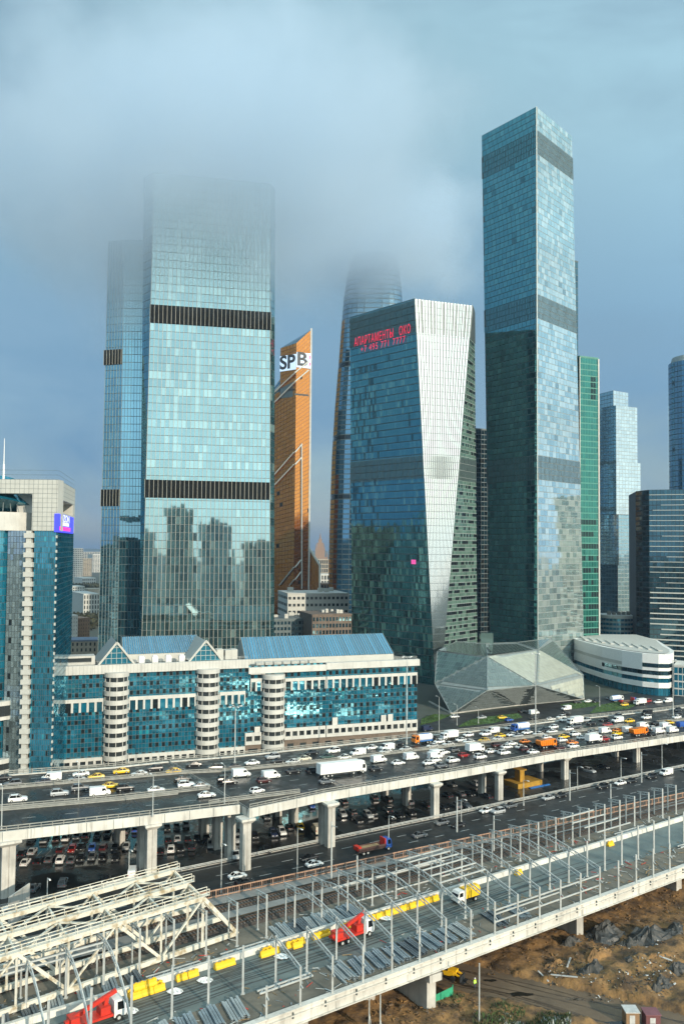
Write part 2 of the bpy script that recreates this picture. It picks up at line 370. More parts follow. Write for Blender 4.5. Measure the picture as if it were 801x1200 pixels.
for (ua, ub) in ((-60, USTEP-.3), (USTEP+.3, 430)):
    n = int((ub-ua)/8); us = [lerp(ua, ub, k/n) for k in range(n+1)]
    b = MB(); strip(us, vnear, vfar, 0, b); b.build('carriageway', M['asphalt'], parent=HW)
    b = MB()
    strip(us, lambda u: vnear(u)+1.2, lambda u: vfar(u)-1.0, -1.9, b, 0, True)          # soffit
    for k in range(n):                         # edge girders
        a, c = us[k], us[k+1]
        for fn, d0, d1 in ((vnear, -.35, 1.25), (vfar, -1.0, .35)):
            b.hexa([UV(a, fn(a)+d0, zdeck(a)-1.95), UV(c, fn(c)+d0, zdeck(c)-1.95), UV(c, fn(c)+d1, zdeck(c)-1.95), UV(a, fn(a)+d1, zdeck(a)-1.95),
                    UV(a, fn(a)+d0, zdeck(a)+.25), UV(c, fn(c)+d0, zdeck(c)+.25), UV(c, fn(c)+d1*.15, zdeck(c)+.25), UV(a, fn(a)+d1*.15, zdeck(a)+.25)])
    b.hexa([UV(ua, vnear(ua)+1.3, zdeck(ua)-1.9), UV(ua+.6, vnear(ua)+1.3, zdeck(ua)-1.9), UV(ua+.6, vfar(ua)-1, zdeck(ua)-1.9), UV(ua, vfar(ua)-1, zdeck(ua)-1.9),
            UV(ua, vnear(ua)+1.3, zdeck(ua)-.02), UV(ua+.6, vnear(ua)+1.3, zdeck(ua)-.02), UV(ua+.6, vfar(ua)-1, zdeck(ua)-.02), UV(ua, vfar(ua)-1, zdeck(ua)-.02)])
    b.build('girder', M['girder'], parent=HW)
    b = MB(); u = ua+3                           # joints in the fascia
    while u < ub-2:
        for fn, o_ in ((vnear, -.36),): b.face([UV(u, fn(u)+o_-.01, zdeck(u)-1.9), UV(u+.12, fn(u)+o_-.01, zdeck(u)-1.9), UV(u+.12, fn(u)+o_-.01, zdeck(u)+.2), UV(u, fn(u)+o_-.01, zdeck(u)+.2)])
        u += 6.0
    b.build('joints', M['frame'], parent=HW, kind='stuff')
# lane lines
b = MB()
def dashes(t0, t1fn, n, full=False):
    pass
for (fa, fb, n, u0, u1) in ((vnear, lambda u: interp(u, *HM), 6, USTEP+4, 420), (lambda u: interp(u, *HM), vfar, 5, -50, 420), (lambda u: interp(u, *HI), lambda u: interp(u, *HM), 4, -50, 88), (vnear, lambda u: interp(u, *HI), 2, -50, 88)):
    for k in range(1, n):
        u = u0
        while u < u1:
            va, vb = lerp(fa(u), fb(u), k/n), lerp(fa(u+3), fb(u+3), k/n)
            b.face([UV(u, va-.09, zdeck(u)+.006), UV(u+3, vb-.09, zdeck(u+3)+.006), UV(u+3, vb+.09, zdeck(u+3)+.006), UV(u, va+.09, zdeck(u)+.006)]); u += 9.5
b.build('lane_marking', M['line'], parent=HW, kind='stuff')
# expansion joints and patched asphalt
b = MB()
for k in range(0, 16):
    u = -40+k*28.0
    if abs(u-USTEP) < 4: continue
    b.face([UV(u, vnear(u)+.6, zdeck(u)+.010), UV(u+.5, vnear(u+.5)+.6, zdeck(u+.5)+.010), UV(u+.5, vfar(u)-.6, zdeck(u+.5)+.010), UV(u, vfar(u)-.6, zdeck(u)+.010)])
b.build('expansion_joints', M['dark'], parent=HW, kind='stuff')
b = MB()
for k in range(46):
    u = random.uniform(-30, 330); l_ = random.uniform(3, 16); t_ = random.random(); w_ = random.uniform(.5, 1.6)
    va, vb = lerp(vnear(u)+3, vfar(u)-4, t_), lerp(vnear(u+l_)+3, vfar(u+l_)-4, t_)
    if u < USTEP < u+l_: continue
    b.face([UV(u, va, zdeck(u)+.0035), UV(u+l_, vb, zdeck(u+l_)+.0035), UV(u+l_, vb+w_, zdeck(u+l_)+.0035), UV(u, va+w_, zdeck(u)+.0035)])
b.build('asphalt_patches', M['patch'], parent=HW, kind='stuff')
# columns
def column(px, py, rows, w=1.9):
    p0 = G(px, py, 0); u0, v0 = uv(p0)
    for dv in rows:
        zt = zdeck(u0)-1.95; b = MB()
        for s in (-1, 1):                      # two half shafts with a groove between
            b.hexa([UV(u0+s*w*.27-w*.23, v0+dv-w*.45, 0), UV(u0+s*w*.27+w*.23, v0+dv-w*.45, 0), UV(u0+s*w*.27+w*.23, v0+dv+w*.45, 0), UV(u0+s*w*.27-w*.23, v0+dv+w*.45, 0),
                    UV(u0+s*w*.27-w*.23, v0+dv-w*.45, zt-1.3), UV(u0+s*w*.27+w*.23, v0+dv-w*.45, zt-1.3), UV(u0+s*w*.27+w*.23, v0+dv+w*.45, zt-1.3), UV(u0+s*w*.27-w*.23, v0+dv+w*.45, zt-1.3)])
        b.hexa([UV(u0-w*.2, v0+dv-w*.38, 0), UV(u0+w*.2, v0+dv-w*.38, 0), UV(u0+w*.2, v0+dv+w*.38, 0), UV(u0-w*.2, v0+dv+w*.38, 0), UV(u0-w*.2, v0+dv-w*.38, zt-1.4), UV(u0+w*.2, v0+dv-w*.38, zt-1.4), UV(u0+w*.2, v0+dv+w*.38, zt-1.4), UV(u0-w*.2, v0+dv+w*.38, zt-1.4)])
        col = b.build('column', M['concrete'], parent=HW)
        b = MB(); w1, w2 = w*.55, w*.85         # flared head
        b.hexa([UV(u0-w1, v0+dv-w1, zt-1.32), UV(u0+w1, v0+dv-w1, zt-1.32), UV(u0+w1, v0+dv+w1, zt-1.32), UV(u0-w1, v0+dv+w1, zt-1.32),
                UV(u0-w2, v0+dv-w2, zt-.55), UV(u0+w2, v0+dv-w2, zt-.55), UV(u0+w2, v0+dv+w2, zt-.55), UV(u0-w2, v0+dv+w2, zt-.55)])
        b.hexa([UV(u0-w2, v0+dv-w2, zt-.55), UV(u0+w2, v0+dv-w2, zt-.55), UV(u0+w2, v0+dv+w2, zt-.55), UV(u0-w2, v0+dv+w2, zt-.55),
                UV(u0-w2, v0+dv-w2, zt-.03), UV(u0+w2, v0+dv-w2, zt-.03), UV(u0+w2, v0+dv+w2, zt-.03), UV(u0-w2, v0+dv+w2, zt-.03)])
        hd = b.build('column_head', M['girder'], parent=col)
        hd.matrix_parent_inverse = Matrix()
for px, py, rows, w in ((8, 1050, (0, 9, 22), 3.0), (176, 1027, (0, 5.5, 24), 2.4), (287, 1019, (0, 9, 17, 26), 2.2), (386, 992, (0, 3.2, 20, 30), 2.2), (509, 958, (0, 14, 26), 2.0),
                        (584, 937, (0, 8, 28), 2.0), (661, 913, (0, 12, 30), 2.0), (745, 893, (0, 10, 28), 2.0), (822, 876, (0, 12, 30), 2.0)):
    column(px, py, rows, w)
# barriers: posts with two rails; each run is a part of the highway
def barrier(fn, u0, u1, h, name='guard_rail', gap=2.4, m='railing', w=.16, zf=zdeck, par=HW, base=None, rails=(1.0, .55)):
    n = max(1, int((u1-u0)/gap)); us = [lerp(u0, u1, k/n) for k in range(n+1)]
    b = MB()
    for k in range(n):
        a, c = us[k], us[k+1]
        for r in rails: b.bar(UV(a, fn(a), zf(a)+h*r), UV(c, fn(c), zf(c)+h*r), w*.7, w*1.3)
        if base: b.bar(UV(a, fn(a), zf(a)+base/2+.01), UV(c, fn(c), zf(c)+base/2+.01), .5, base)
    o = b.build(name, M[m], parent=par)
    b = MB()
    for a in us: b.bar(UV(a, fn(a), zf(a)+.0), UV(a, fn(a), zf(a)+h*1.02), w, w)
    p = b.build('posts', M[m], parent=o, kind='stuff'); p.matrix_parent_inverse = Matrix()
    return o
barrier(lambda u: vnear(u)-.1, -50, USTEP-.6, 1.35, 'parapet_rail')
barrier(lambda u: vnear(u)-.1, USTEP+.6, 420, 1.25, 'parapet_rail')
barrier(lambda u: vfar(u)+.1, -50, 420, 1.2, 'parapet_rail')
barrier(lambda u: interp(u, *HM), -50, 420, .95, 'median_barrier', base=.35)
barrier(lambda u: interp(u, *HI), -50, 93, 1.0, 'ramp_barrier', base=.3)
barrier(lambda u: interp(u, *HI)-1.6, -50, 84, .9, 'ramp_barrier', base=.3)
barrier(lambda u: interp(u, *HR), HR[0][0]-4, HR[0][1], 1.0, 'ramp_barrier', base=.3)
RB = thing('road_guard_rail', 'long galvanised guard rail along the far side of the lower road', 'guard rail', UV(120, 199))
barrier(lambda u: 199.2+(u+120)*4/540.0-.4, -40, 330, .9, 'rail_beam', gap=3.5, m='steel', w=.14, zf=lambda u: 0.16, par=RB, rails=(.95, .6))
# ================================================================== railway viaduct
ZR = 9.5
def vn(u): return 116.0+.0655*(u-60)
def vm(u): return 124.2+.068*(u-61)
def vw(u): return 134.2+.066*(u-50)
def vfb(u): return 139.3+.066*(u-68)
def vfa(u): return 142.9+.058*(u-68)
def vfe(u): return 159.5-.03*(u-75)
def tB(u): return lerp(vfa(u), vfe(u), .26)
def tA(u): return lerp(vfa(u), vfe(u), .68)
RV = thing('railway_viaduct', 'railway viaduct under construction with pale steel edge girder and tracks', 'viaduct', UV(100, 140))
def rstrip(name, f0, f1, z, m, u0=-40, u1=330, parent=RV, kind=None, step=30):
    b = MB(); n = int((u1-u0)/step); us = [lerp(u0, u1, k/n) for k in range(n+1)]
    for k in range(n):
        a, c = us[k], us[k+1]; b.face([UV(a, f0(a), z), UV(c, f0(c), z), UV(c, f1(c), z), UV(a, f1(a), z)])
    o = b.build(name, m, parent=parent)
    if kind: o['kind'] = kind
    return o
b = MB()
for k in range(37):
    a = -40+k*10; c = a+10
    b.hexa([UV(a, vn(a)+.5, ZR-1.0), UV(c, vn(c)+.5, ZR-1.0), UV(c, vfe(c)+1.2, ZR-1.0), UV(a, vfe(a)+1.2, ZR-1.0), UV(a, vn(a)+.5, ZR), UV(c, vn(c)+.5, ZR), UV(c, vfe(c)+1.2, ZR), UV(a, vfe(a)+1.2, ZR)])
b.build('deck', M['rail_deck'], parent=RV)
rstrip('haul_road', lambda u: lerp(vm(u), vw(u), -.02), lambda u: vw(u)-.5, ZR+.012, M['haul_road'])
rstrip('platform_slab', lambda u: vw(u)+.5, lambda u: vfa(u)+.9, ZR+.02, M['rail_deck'])
for nm, f in (('ballast_bed', tB), ('ballast_bed', tA)):
    b = MB()
    for k in range(74):
        a = -40+k*5; c = a+5
        b.hexa([UV(a, f(a)-2.1, ZR+.01), UV(c, f(c)-2.1, ZR+.01), UV(c, f(c)+2.1, ZR+.01), UV(a, f(a)+2.1, ZR+.01), UV(a, f(a)-1.6, ZR+.3), UV(c, f(c)-1.6, ZR+.3), UV(c, f(c)+1.6, ZR+.3), UV(a, f(a)+1.6, ZR+.3)])
    bo = b.build(nm, M['ballast'], parent=RV)
    b = MB()
    for s in (-.76, .76):
        for k in range(37): a = -40+k*10; c = a+10; b.bar(UV(a, f(a)+s, ZR+.52), UV(c, f(c)+s, ZR+.52), .09, .17)
    o = b.build('rail', M['rail'], parent=bo); o.matrix_parent_inverse = Matrix()
    b = MB()
    for k in range(540):
        a = -40+k*.68
        if a < 230: b.bar(UV(a, f(a)-1.3, ZR+.34), UV(a, f(a)+1.3, ZR+.34), .26, .2)
    o = b.build('sleepers', M['sleeper'], parent=bo, kind='stuff'); o.matrix_parent_inverse = Matrix()
rstrip('platform_strip', lambda u: tB(u)+2.1, lambda u: tA(u)-2.1, ZR+.45, M['platform'])
rstrip('service_path', lambda u: tA(u)+2.1, lambda u: vfe(u)+.2, ZR+.30, M['platform'])
b = MB()                                         # wheel marks worn along the haul road
for k in range(9):
    o_ = random.uniform(.9, 7.4); u = random.uniform(-20, 60); end = u+random.uniform(60, 150); ph = random.random()*6
    while u < end:
        f1 = lambda q: vm(q)+o_+.35*math.sin(q*.09+ph)+.12*math.sin(q*.4+ph)
        for d_ in (0, 1.7): b.face([UV(u, f1(u)+d_, ZR+.016+k*.0007), UV(u+2.5, f1(u+2.5)+d_, ZR+.016+k*.0007), UV(u+2.5, f1(u+2.5)+d_+.28, ZR+.016+k*.0007), UV(u, f1(u)+d_+.28, ZR+.016+k*.0007)])
        u += 2.5
b.build('wheel_marks', M['rut'], parent=RV, kind='stuff')
# long low white wall
b = MB()
for k in range(74):
    a = -40+k*5; c = a+4.97
    b.hexa([UV(a, vw(a)-.5, ZR), UV(c, vw(c)-.5, ZR), UV(c, vw(c)+.5, ZR), UV(a, vw(a)+.5, ZR), UV(a, vw(a)-.28, ZR+.95), UV(c, vw(c)-.28, ZR+.95), UV(c, vw(c)+.4, ZR+.95), UV(a, vw(a)+.4, ZR+.95)])
b.build('crash_wall', M['girder'], parent=RV)
# near edge girder with stiffeners
b = MB()
for k in range(60):
    a = -6+k*6.0; c = a+5.99
    b.hexa([UV(a, vn(a)-.55, ZR+.02), UV(c, vn(c)-.55, ZR+.02), UV(c, vn(c)+.55, ZR+.02), UV(a, vn(a)+.55, ZR+.02), UV(a, vn(a)-.55, ZR+.2), UV(c, vn(c)-.55, ZR+.2), UV(c, vn(c)+.55, ZR+.2), UV(a, vn(a)+.55, ZR+.2)])
    b.hexa([UV(a, vn(a)-.5, ZR-.9), UV(c, vn(c)-.5, ZR-.9), UV(c, vn(c)-.2, ZR-.9), UV(a, vn(a)-.2, ZR-.9), UV(a, vn(a)-.5, ZR-.72), UV(c, vn(c)-.5, ZR-.72), UV(c, vn(c)-.2, ZR-.72), UV(a, vn(a)-.2, ZR-.72)])
    b.hexa([UV(a, vn(a)-.2, ZR-2.2), UV(c, vn(c)-.2, ZR-2.2), UV(c, vn(c)+.3, ZR-2.2), UV(a, vn(a)+.3, ZR-2.2), UV(a, vn(a)-.2, ZR+.02), UV(c, vn(c)-.2, ZR+.02), UV(c, vn(c)+.3, ZR+.02), UV(a, vn(a)+.3, ZR+.02)])
    b.hexa([UV(a, vn(a)-.55, ZR-2.35), UV(c, vn(c)-.55, ZR-2.35), UV(c, vn(c)+.5, ZR-2.35), UV(a, vn(a)+.5, ZR-2.35), UV(a, vn(a)-.55, ZR-2.2), UV(c, vn(c)-.55, ZR-2.2), UV(c, vn(c)+.5, ZR-2.2), UV(a, vn(a)+.5, ZR-2.2)])
gd = b.build('edge_girder', M['girder'], parent=RV)
for k in range(0, 44):
    a = 45.0+k*3.0+1.5
    if k % 2: continue
    b = MB(); b.hexa([UV(a-.1, vn(a)-.45, ZR-1.25), UV(a+.1, vn(a)-.45, ZR-1.25), UV(a+.1, vn(a)-.2, ZR-1.25), UV(a-.1, vn(a)-.2, ZR-1.25), UV(a-.1, vn(a)-.45, ZR-.35), UV(a+.1, vn(a)-.45, ZR-.35), UV(a+.1, vn(a)-.2, ZR-.35), UV(a-.1, vn(a)-.2, ZR-.35)])
    o = b.build('stiffener', M['frame'], parent=gd); o.matrix_parent_inverse = Matrix()
# piers under the viaduct
def pier(px, py, depth=9.0, w=1.9):
    u0, v0 = uv(G(px, py, 0)); b = MB()
    def bx(a0, a1, c0, c1, z0, z1): b.hexa([UV(a0, c0, z0), UV(a1, c0, z0), UV(a1, c1, z0), UV(a0, c1, z0), UV(a0, c0, z1), UV(a1, c0, z1), UV(a1, c1, z1), UV(a0, c1, z1)])
    bx(u0-w/2, u0+w/2, v0, v0+depth, 0, ZR-3.9); bx(u0-w*.7, u0+w*.7, v0-1.2, v0+depth+.6, ZR-3.9, ZR-2.6)
    b.build('pier', M['concrete'], parent=RV)
    for k in range(3):
        b = MB(); bx(u0-.5, u0+.5, v0-.2+k*3.2, v0+.9+k*3.2, ZR-2.6, ZR-2.36); b.build('bearing_block', M['girder'], parent=RV)
pier(505, 1186); pier(679, 1100); pier(795, 1046)
for px, py in ((431, 1172), (352, 1215)):
    p = G(px, py, 0); b = MB(); b.cyl((p.x, p.y, 0), (p.x, p.y, ZR-1.0), 1.25, n=18); b.build('pier', M['concrete'], parent=RV, smooth=False)
for px, py in ((603, 1098), (737, 1058)):
    u0, v0 = uv(G(px, py, 0)); v0 += 4; b = MB(); b.hexa([UV(u0-1.4, v0, 0), UV(u0+1.4, v0, 0), UV(u0+1.4, v0+1.6, 0), UV(u0-1.4, v0+1.6, 0), UV(u0-1.4, v0, ZR-1), UV(u0+1.4, v0, ZR-1), UV(u0+1.4, v0+1.6, ZR-1), UV(u0-1.4, v0+1.6, ZR-1)])
    b.build('pier', M['concrete'], parent=RV)
# far side retaining wall of the railway
b = MB()
b.hexa([UV(-40, vfe(-40)+.6, 0), UV(330, vfe(330)+.6, 0), UV(330, vfe(330)+1.1, 0), UV(-40, vfe(-40)+1.1, 0), UV(-40, vfe(-40)+.6, ZR-1.02), UV(330, vfe(330)+.6, ZR-1.02), UV(330, vfe(330)+1.1, ZR-1.02), UV(-40, vfe(-40)+1.1, ZR-1.02)])
b.build('retaining_wall', M['concrete'], parent=RV)
# orange fence on the far edge: posts and panels
FE = thing('trackside_fence', 'low rust-orange fence along the far edge of the railway viaduct', 'fence', UV(150, vfe(150), ZR))
protop = None
for k in range(0, 78):
    a = 66+k*2.5
    if a > 250: break
    b = MB(); b.bar(UV(a, vfe(a), ZR+.25), UV(a, vfe(a), ZR+1.95), .2, .2); b.build('post', M['orangefence'], parent=FE)
    if a < 250:
        c = a+2.5; b = MB()
        b.bar(UV(a, vfe(a), ZR+1.8), UV(c, vfe(c), ZR+1.8), .12, .22); b.bar(UV(a, vfe(a), ZR+.55), UV(c, vfe(c), ZR+.55), .12, .18)
        for q in range(1, 5): d = a+q*2.5/5; b.bar(UV(d, vfe(d), ZR+.5), UV(d, vfe(d), ZR+1.8), .05, .05)
        b.build('panel', M['orangefence'], parent=FE)
# ================================================================== steel truss bridge on the left
TB = thing('truss_bridge', 'old cream-painted steel truss railway bridge with walkways on its top chords', 'bridge', UV(50, 148, ZR))
ZT = 18.2
def tv(k, u): return (141.6, 148.6, 155.8)[k]+.15*(u-61)
nodes = [60.5, 52.5, 44.5, 36.5, 28.5, 20.5, 12.5, 4.5, -3.5]
for k in range(3):
    b = MB(); b.bar(UV(60.5, tv(k, 60.5), ZT), UV(-12, tv(k, -12), ZT), .6, .7)
    ch = b.build('top_chord', M['truss'], parent=TB)
    b = MB(); b.bar(UV(67.5, tv(k, 67.5), ZR+.75), UV(-12, tv(k, -12), ZR+.75), .6, .8); b.build('bottom_chord', M['truss'], parent=TB)
    b = MB(); b.bar(UV(60.5, tv(k, 60.5), ZT), UV(67.6, tv(k, 67.6), ZR+.6), .65, .65); b.build('end_post', M['truss'], parent=TB)
    for i, u in enumerate(nodes[1:]):
        j = i+1
        b = MB(); b.bar(UV(u, tv(k, u), ZT-.4), UV(u, tv(k, u), ZR+.9), .3, .3); b.build('vertical', M['truss'], parent=TB)
        u2 = nodes[j-1]
        if j % 2 == 0: continue
        b = MB(); b.bar(UV(u2, tv(k, u2), ZT), UV(u, tv(k, u), ZR+.8), .32, .3); b.build('diagonal', M['truss'], parent=TB)
        if j+1 < len(nodes):
            u3 = nodes[j+1]; b = MB(); b.bar(UV(u3, tv(k, u3), ZT), UV(u, tv(k, u), ZR+.8), .55, .5); b.build('diagonal', M['truss'], parent=TB)
    b = MB(); b.bar(UV(60.5, tv(k, 60.5), ZT-.4), UV(60.5, tv(k, 60.5), ZR+.9), .4, .4); b.build('vertical', M['truss'], parent=TB)
    # walkway rail on the chord
    for s in (-.55, .55):
        b = MB()
        n = 34
        for q in range(n+1):
            u = lerp(61.5, -12, q/n); b.bar(UV(u, tv(k, u)+s, ZT+.4), UV(u, tv(k, u)+s, ZT+1.5), .1, .1)
        for h in (.95, 1.5): b.bar(UV(61.5, tv(k, 61.5)+s, ZT+h), UV(-12, tv(k, -12)+s, ZT+h), .09, .09)
        o = b.build('walkway_rail', M['truss'], parent=ch, kind='stuff'); o.matrix_parent_inverse = Matrix()
    b = MB(); b.bar(UV(61.5, tv(k, 61.5), ZT+.47), UV(-12, tv(k, -12), ZT+.47), 1.15, .07)
    o = b.build('walkway', M['truss'], parent=ch); o.matrix_parent_inverse = Matrix()
for k in (0, 1):                                # lateral bracing between the chords
    for i in range(0, len(nodes)-1):
        u, u2 = nodes[i], nodes[i+1]
        b = MB(); b.bar(UV(u, tv(k, u), ZT-.1), UV(u, tv(k+1, u), ZT-.1), .3, .35); b.build('cross_beam', M['truss'], parent=TB)
        b = MB()
        if i % 2 == 0: b.bar(UV(u, tv(k, u)+.3, ZT-.05), UV(u2, tv(k+1, u2)-.3, ZT-.05), .3, .25)
        else: b.bar(UV(u, tv(k+1, u)-.3, ZT-.05), UV(u2, tv(k, u2)+.3, ZT-.05), .3, .25)
        b.build('lateral_brace', M['truss'], parent=TB)
    for u in (60.5, 44.5, 28.5, 12.5):            # portal knee braces
        b = MB(); b.bar(UV(u, tv(k, u), ZT-2.6), UV(u, lerp(tv(k, u), tv(k+1, u), .35), ZT-.3), .3, .3); b.bar(UV(u, tv(k+1, u), ZT-2.6), UV(u, lerp(tv(k, u), tv(k+1, u), .65), ZT-.3), .3, .3)
        b.build('knee_brace', M['truss'], parent=TB)
# ================================================================== earth works in the foreground
PATH_U = [G(470, 1115), G(560, 1133), G(600, 1143), G(700, 1165), G(801, 1188), G(900, 1212)]
PATH_L = [G(470, 1140), G(530, 1160), G(600, 1177), G(690, 1203), G(780, 1228), G(870, 1250)]
def on_path(x, y):
    for i in range(5):
        q = [PATH_U[i], PATH_U[i+1], PATH_L[i+1], PATH_L[i]]
        s = [(q[(k+1) % 4].x-q[k].x)*(y-q[k].y)-(q[(k+1) % 4].y-q[k].y)*(x-q[k].x) for k in range(4)]
        if all(t <= 0 for t in s) or all(t >= 0 for t in s): return True
    return False
b = MB(); nu_, nv_ = 290, 150; idx = {}
def terr(x, y):
    u, v = uv(Vector((x, y, 0)))
    h = .6+.5*fbm(x, y, .11)+.42*fbm(x+9, y, .42, 3)-.25*abs(fbm(x, y+30, .9, 2))
    mound = math.exp(-((u-125)/34)**2-((v-105)/10)**2)*1.4+math.exp(-((u-106)/14)**2-((v-97)/6)**2)*1.0
    h += mound*(.8+.9*fbm(x, y, .22))
    if u > 128 and v < 112: h += .35*abs(fbm(x, y, .35))
    return max(.05, h)
us_ = [20+k*.75 for k in range(nu_+1)]; vs_ = [60+k*.666 for k in range(nv_+1)]
pv_ = []
for u in us_:
    for v in vs_:
        p = UV(u, v); d = 0.06 if on_path(p.x, p.y) else terr(p.x, p.y)
        if v > 150 or u < 24: d = .05
        if u < 76 and 96 < v < 112: d = .05
        b.v.append((p.x, p.y, d))
for i in range(nu_):
    for j in range(nv_):
        a = i*(nv_+1)+j; b.f.append((a, a+nv_+1, a+nv_+2, a+1)); b.m.append(0); b.c.append((.5, 0, 0))
b.build('dirt_ground', M['dirt'], kind='structure', smooth=True)
b = MB()
for i in range(5): b.face([(q.x, q.y, .10) for q in (PATH_U[i], PATH_L[i], PATH_L[i+1], PATH_U[i+1])])
b.build('dirt_path', M['path'], kind='structure')

def path_pt(t, w):
    k = min(4, int(t*5)); f = t*5-k; return PATH_U[k].lerp(PATH_U[k+1], f).lerp(PATH_L[k].lerp(PATH_L[k+1], f), w)
b = MB()
for k in range(7):
    w0 = random.uniform(.15, .8); ph = random.random()*6
    for q in range(60):
        t0, t1 = q/60*.98, (q+1)/60*.98; wob = lambda t: w0+.05*math.sin(t*14+ph); dw = random.uniform(.015, .03)
        a, c, d, e = path_pt(t0, wob(t0)), path_pt(t1, wob(t1)), path_pt(t1, wob(t1)+dw), path_pt(t0, wob(t0)+dw); z_ = .106+k*.0012
        b.face([(a.x, a.y, z_), (e.x, e.y, z_), (d.x, d.y, z_), (c.x, c.y, z_)])
tag(b.build('tyre_ruts', M['mudrut'], kind='stuff'), 'dark tyre ruts pressed into the dirt path', 'ruts')
for i, (t_, w_, r_) in enumerate(((.42, .62, 1.3), (.55, .35, .9), (.68, .7, 1.6), (.30, .4, .8))):
    c = path_pt(t_, w_); b = MB(); n = 18
    b.face([(c.x+math.cos(6.283*k/n)*r_*1.7*(1+.25*math.sin(k*2.3+i)), c.y+math.sin(6.283*k/n)*r_*.55*(1+.25*math.sin(k*1.7+i)), .118) for k in range(n)])
    b.build('puddle', M['puddle'], kind='structure')
# ================================================================== buildings
GL = dict(
    neva=glass('pale_cyan_glass', (0.035, 0.075, 0.08), (0.56, 0.85, 0.92), 5.2, 0.03, (0.22, 0.32, 0.30), 0.6),
    nevad=glass('deep_cyan_glass', (0.015, 0.05, 0.06), (0.46, 0.80, 0.95), 5.0, 0.03, (0.12, 0.22, 0.23), 0.7),
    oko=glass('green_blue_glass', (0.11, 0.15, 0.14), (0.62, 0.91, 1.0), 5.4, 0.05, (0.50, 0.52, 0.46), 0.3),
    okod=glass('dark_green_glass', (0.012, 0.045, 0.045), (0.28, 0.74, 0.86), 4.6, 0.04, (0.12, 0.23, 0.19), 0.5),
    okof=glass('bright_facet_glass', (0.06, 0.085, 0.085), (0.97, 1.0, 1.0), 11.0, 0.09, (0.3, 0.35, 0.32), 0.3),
    okor=glass('green_panel_glass', (0.085, 0.145, 0.12), (0.6, 0.95, 0.9), 2.6, 0.08, (0.18, 0.27, 0.22), 0.3),
    teal=glass('teal_glass', (0.006, 0.095, 0.15), (0.35, 0.85, 1.0), 2.9, 0.04, (0.02, 0.25, 0.30), 0.35),
    bluero=glass('blue_roof_glass', (0.015, 0.10, 0.18), (0.55, 0.85, 1.0), 3.0, 0.10, (0.05, 0.3, 0.45), 0.4),
    copper=glass('copper_glass', (0.17, 0.045, 0.008), (1.0, 0.46, 0.12), 4.5, 0.10, (0.35, 0.15, 0.05), 0.25),
    curve=glass('blue_curved_glass', (0.012, 0.045, 0.08), (0.50, 0.8, 1.0), 3.4, 0.05, (0.08, 0.15, 0.2), 0.4),
    green=glass('green_slab_glass', (0.008, 0.07, 0.055), (0.30, 0.90, 0.80), 2.2, 0.06, (0.05, 0.30, 0.22), 0.3),
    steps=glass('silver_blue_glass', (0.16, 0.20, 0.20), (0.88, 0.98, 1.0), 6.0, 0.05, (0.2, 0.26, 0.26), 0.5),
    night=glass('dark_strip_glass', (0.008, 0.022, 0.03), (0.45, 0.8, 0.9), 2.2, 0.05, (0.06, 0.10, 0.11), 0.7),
    pav=glass('pavilion_glass', (0.085, 0.105, 0.092), (0.9, 1.0, 0.95), 2.6, 0.22, (0.36, 0.38, 0.33), 0.22),
    win=glass('window_glass', (0.03, 0.035, 0.035), (0.8, 0.9, 1.0), 1.6, 0.08, (0.2, 0.2, 0.18), 0.6),
)
def rnd(i, j): return (random.random(), 0, 0)
def facade(parent, p00, p10, p11, p01, nu, nv, gm, fm=None, gu=.10, gv=.14, tilt=.006, colf=rnd, off=.07, shift=0.0, name='glazing', back=True, skip=None):
    p00, p10, p11, p01 = (Vector(p) for p in (p00, p10, p11, p01))
    n = (p10-p00).cross(p01-p00).normalized()
    def q(s, t): return p00.lerp(p10, s).lerp(p01.lerp(p11, s), t)
    if back:
        b = MB(); bu, bv = min(nu, 10), min(nv, 24)
        for j in range(bv):
            for i in range(bu): b.face([q(i/bu, j/bv), q((i+1)/bu, j/bv), q((i+1)/bu, (j+1)/bv), q(i/bu, (j+1)/bv)])
        b.build('facade_frame', fm or M['frame'], parent=parent)
    b = MB(); du, dv = gu/max((p10-p00).length, .1)/2, gv/max((p01-p00).length, .1)/2
    for j in range(nv):
        sh = shift*random.uniform(-.5, .5)
        t0, t1 = j/nv+dv, (j+1)/nv-dv
        for i in range(nu + (1 if shift else 0)):
            if skip and skip(i, j): continue
            s0, s1 = (i+sh)/nu, (i+1+sh)/nu
            s0, s1 = max(0, s0)+du, min(1, s1)-du
            if s1-s0 < .15/nu: continue
            a, c, e = (random.uniform(-tilt, tilt) for _ in range(3))
            w = (p10-p00).length/nu; h = (p01-p00).length/nv
            oo = off+abs(a)*w/2+abs(c)*h/2
            k = [oo-a*w/2-c*h/2, oo+a*w/2-c*h/2, oo+a*w/2+c*h/2, oo-a*w/2+c*h/2]
            b.face([q(s0, t0)+n*k[0], q(s1, t0)+n*k[1], q(s1, t1)+n*k[2], q(s0, t1)+n*k[3]], 0, colf(i, j))
    return b.build(name, gm, parent=parent, kind='stuff')
def fins(parent, p00, p10, p11, p01, n, w, d, m, name='fins', off=.05):
    p00, p10, p11, p01 = (Vector(p) for p in (p00, p10, p11, p01)); nn = (p10-p00).cross(p01-p00).normalized(); b = MB()
    for i in range(n+1):
        a, c = p00.lerp(p10, i/n)+nn*(off+d/2), p01.lerp(p11, i/n)+nn*(off+d/2)
        b.bar(a, c, w, d, up=(p10-p00).normalized().cross(Vector((0, 0, 1))))
    return b.build(name, m, parent=parent, kind='stuff')
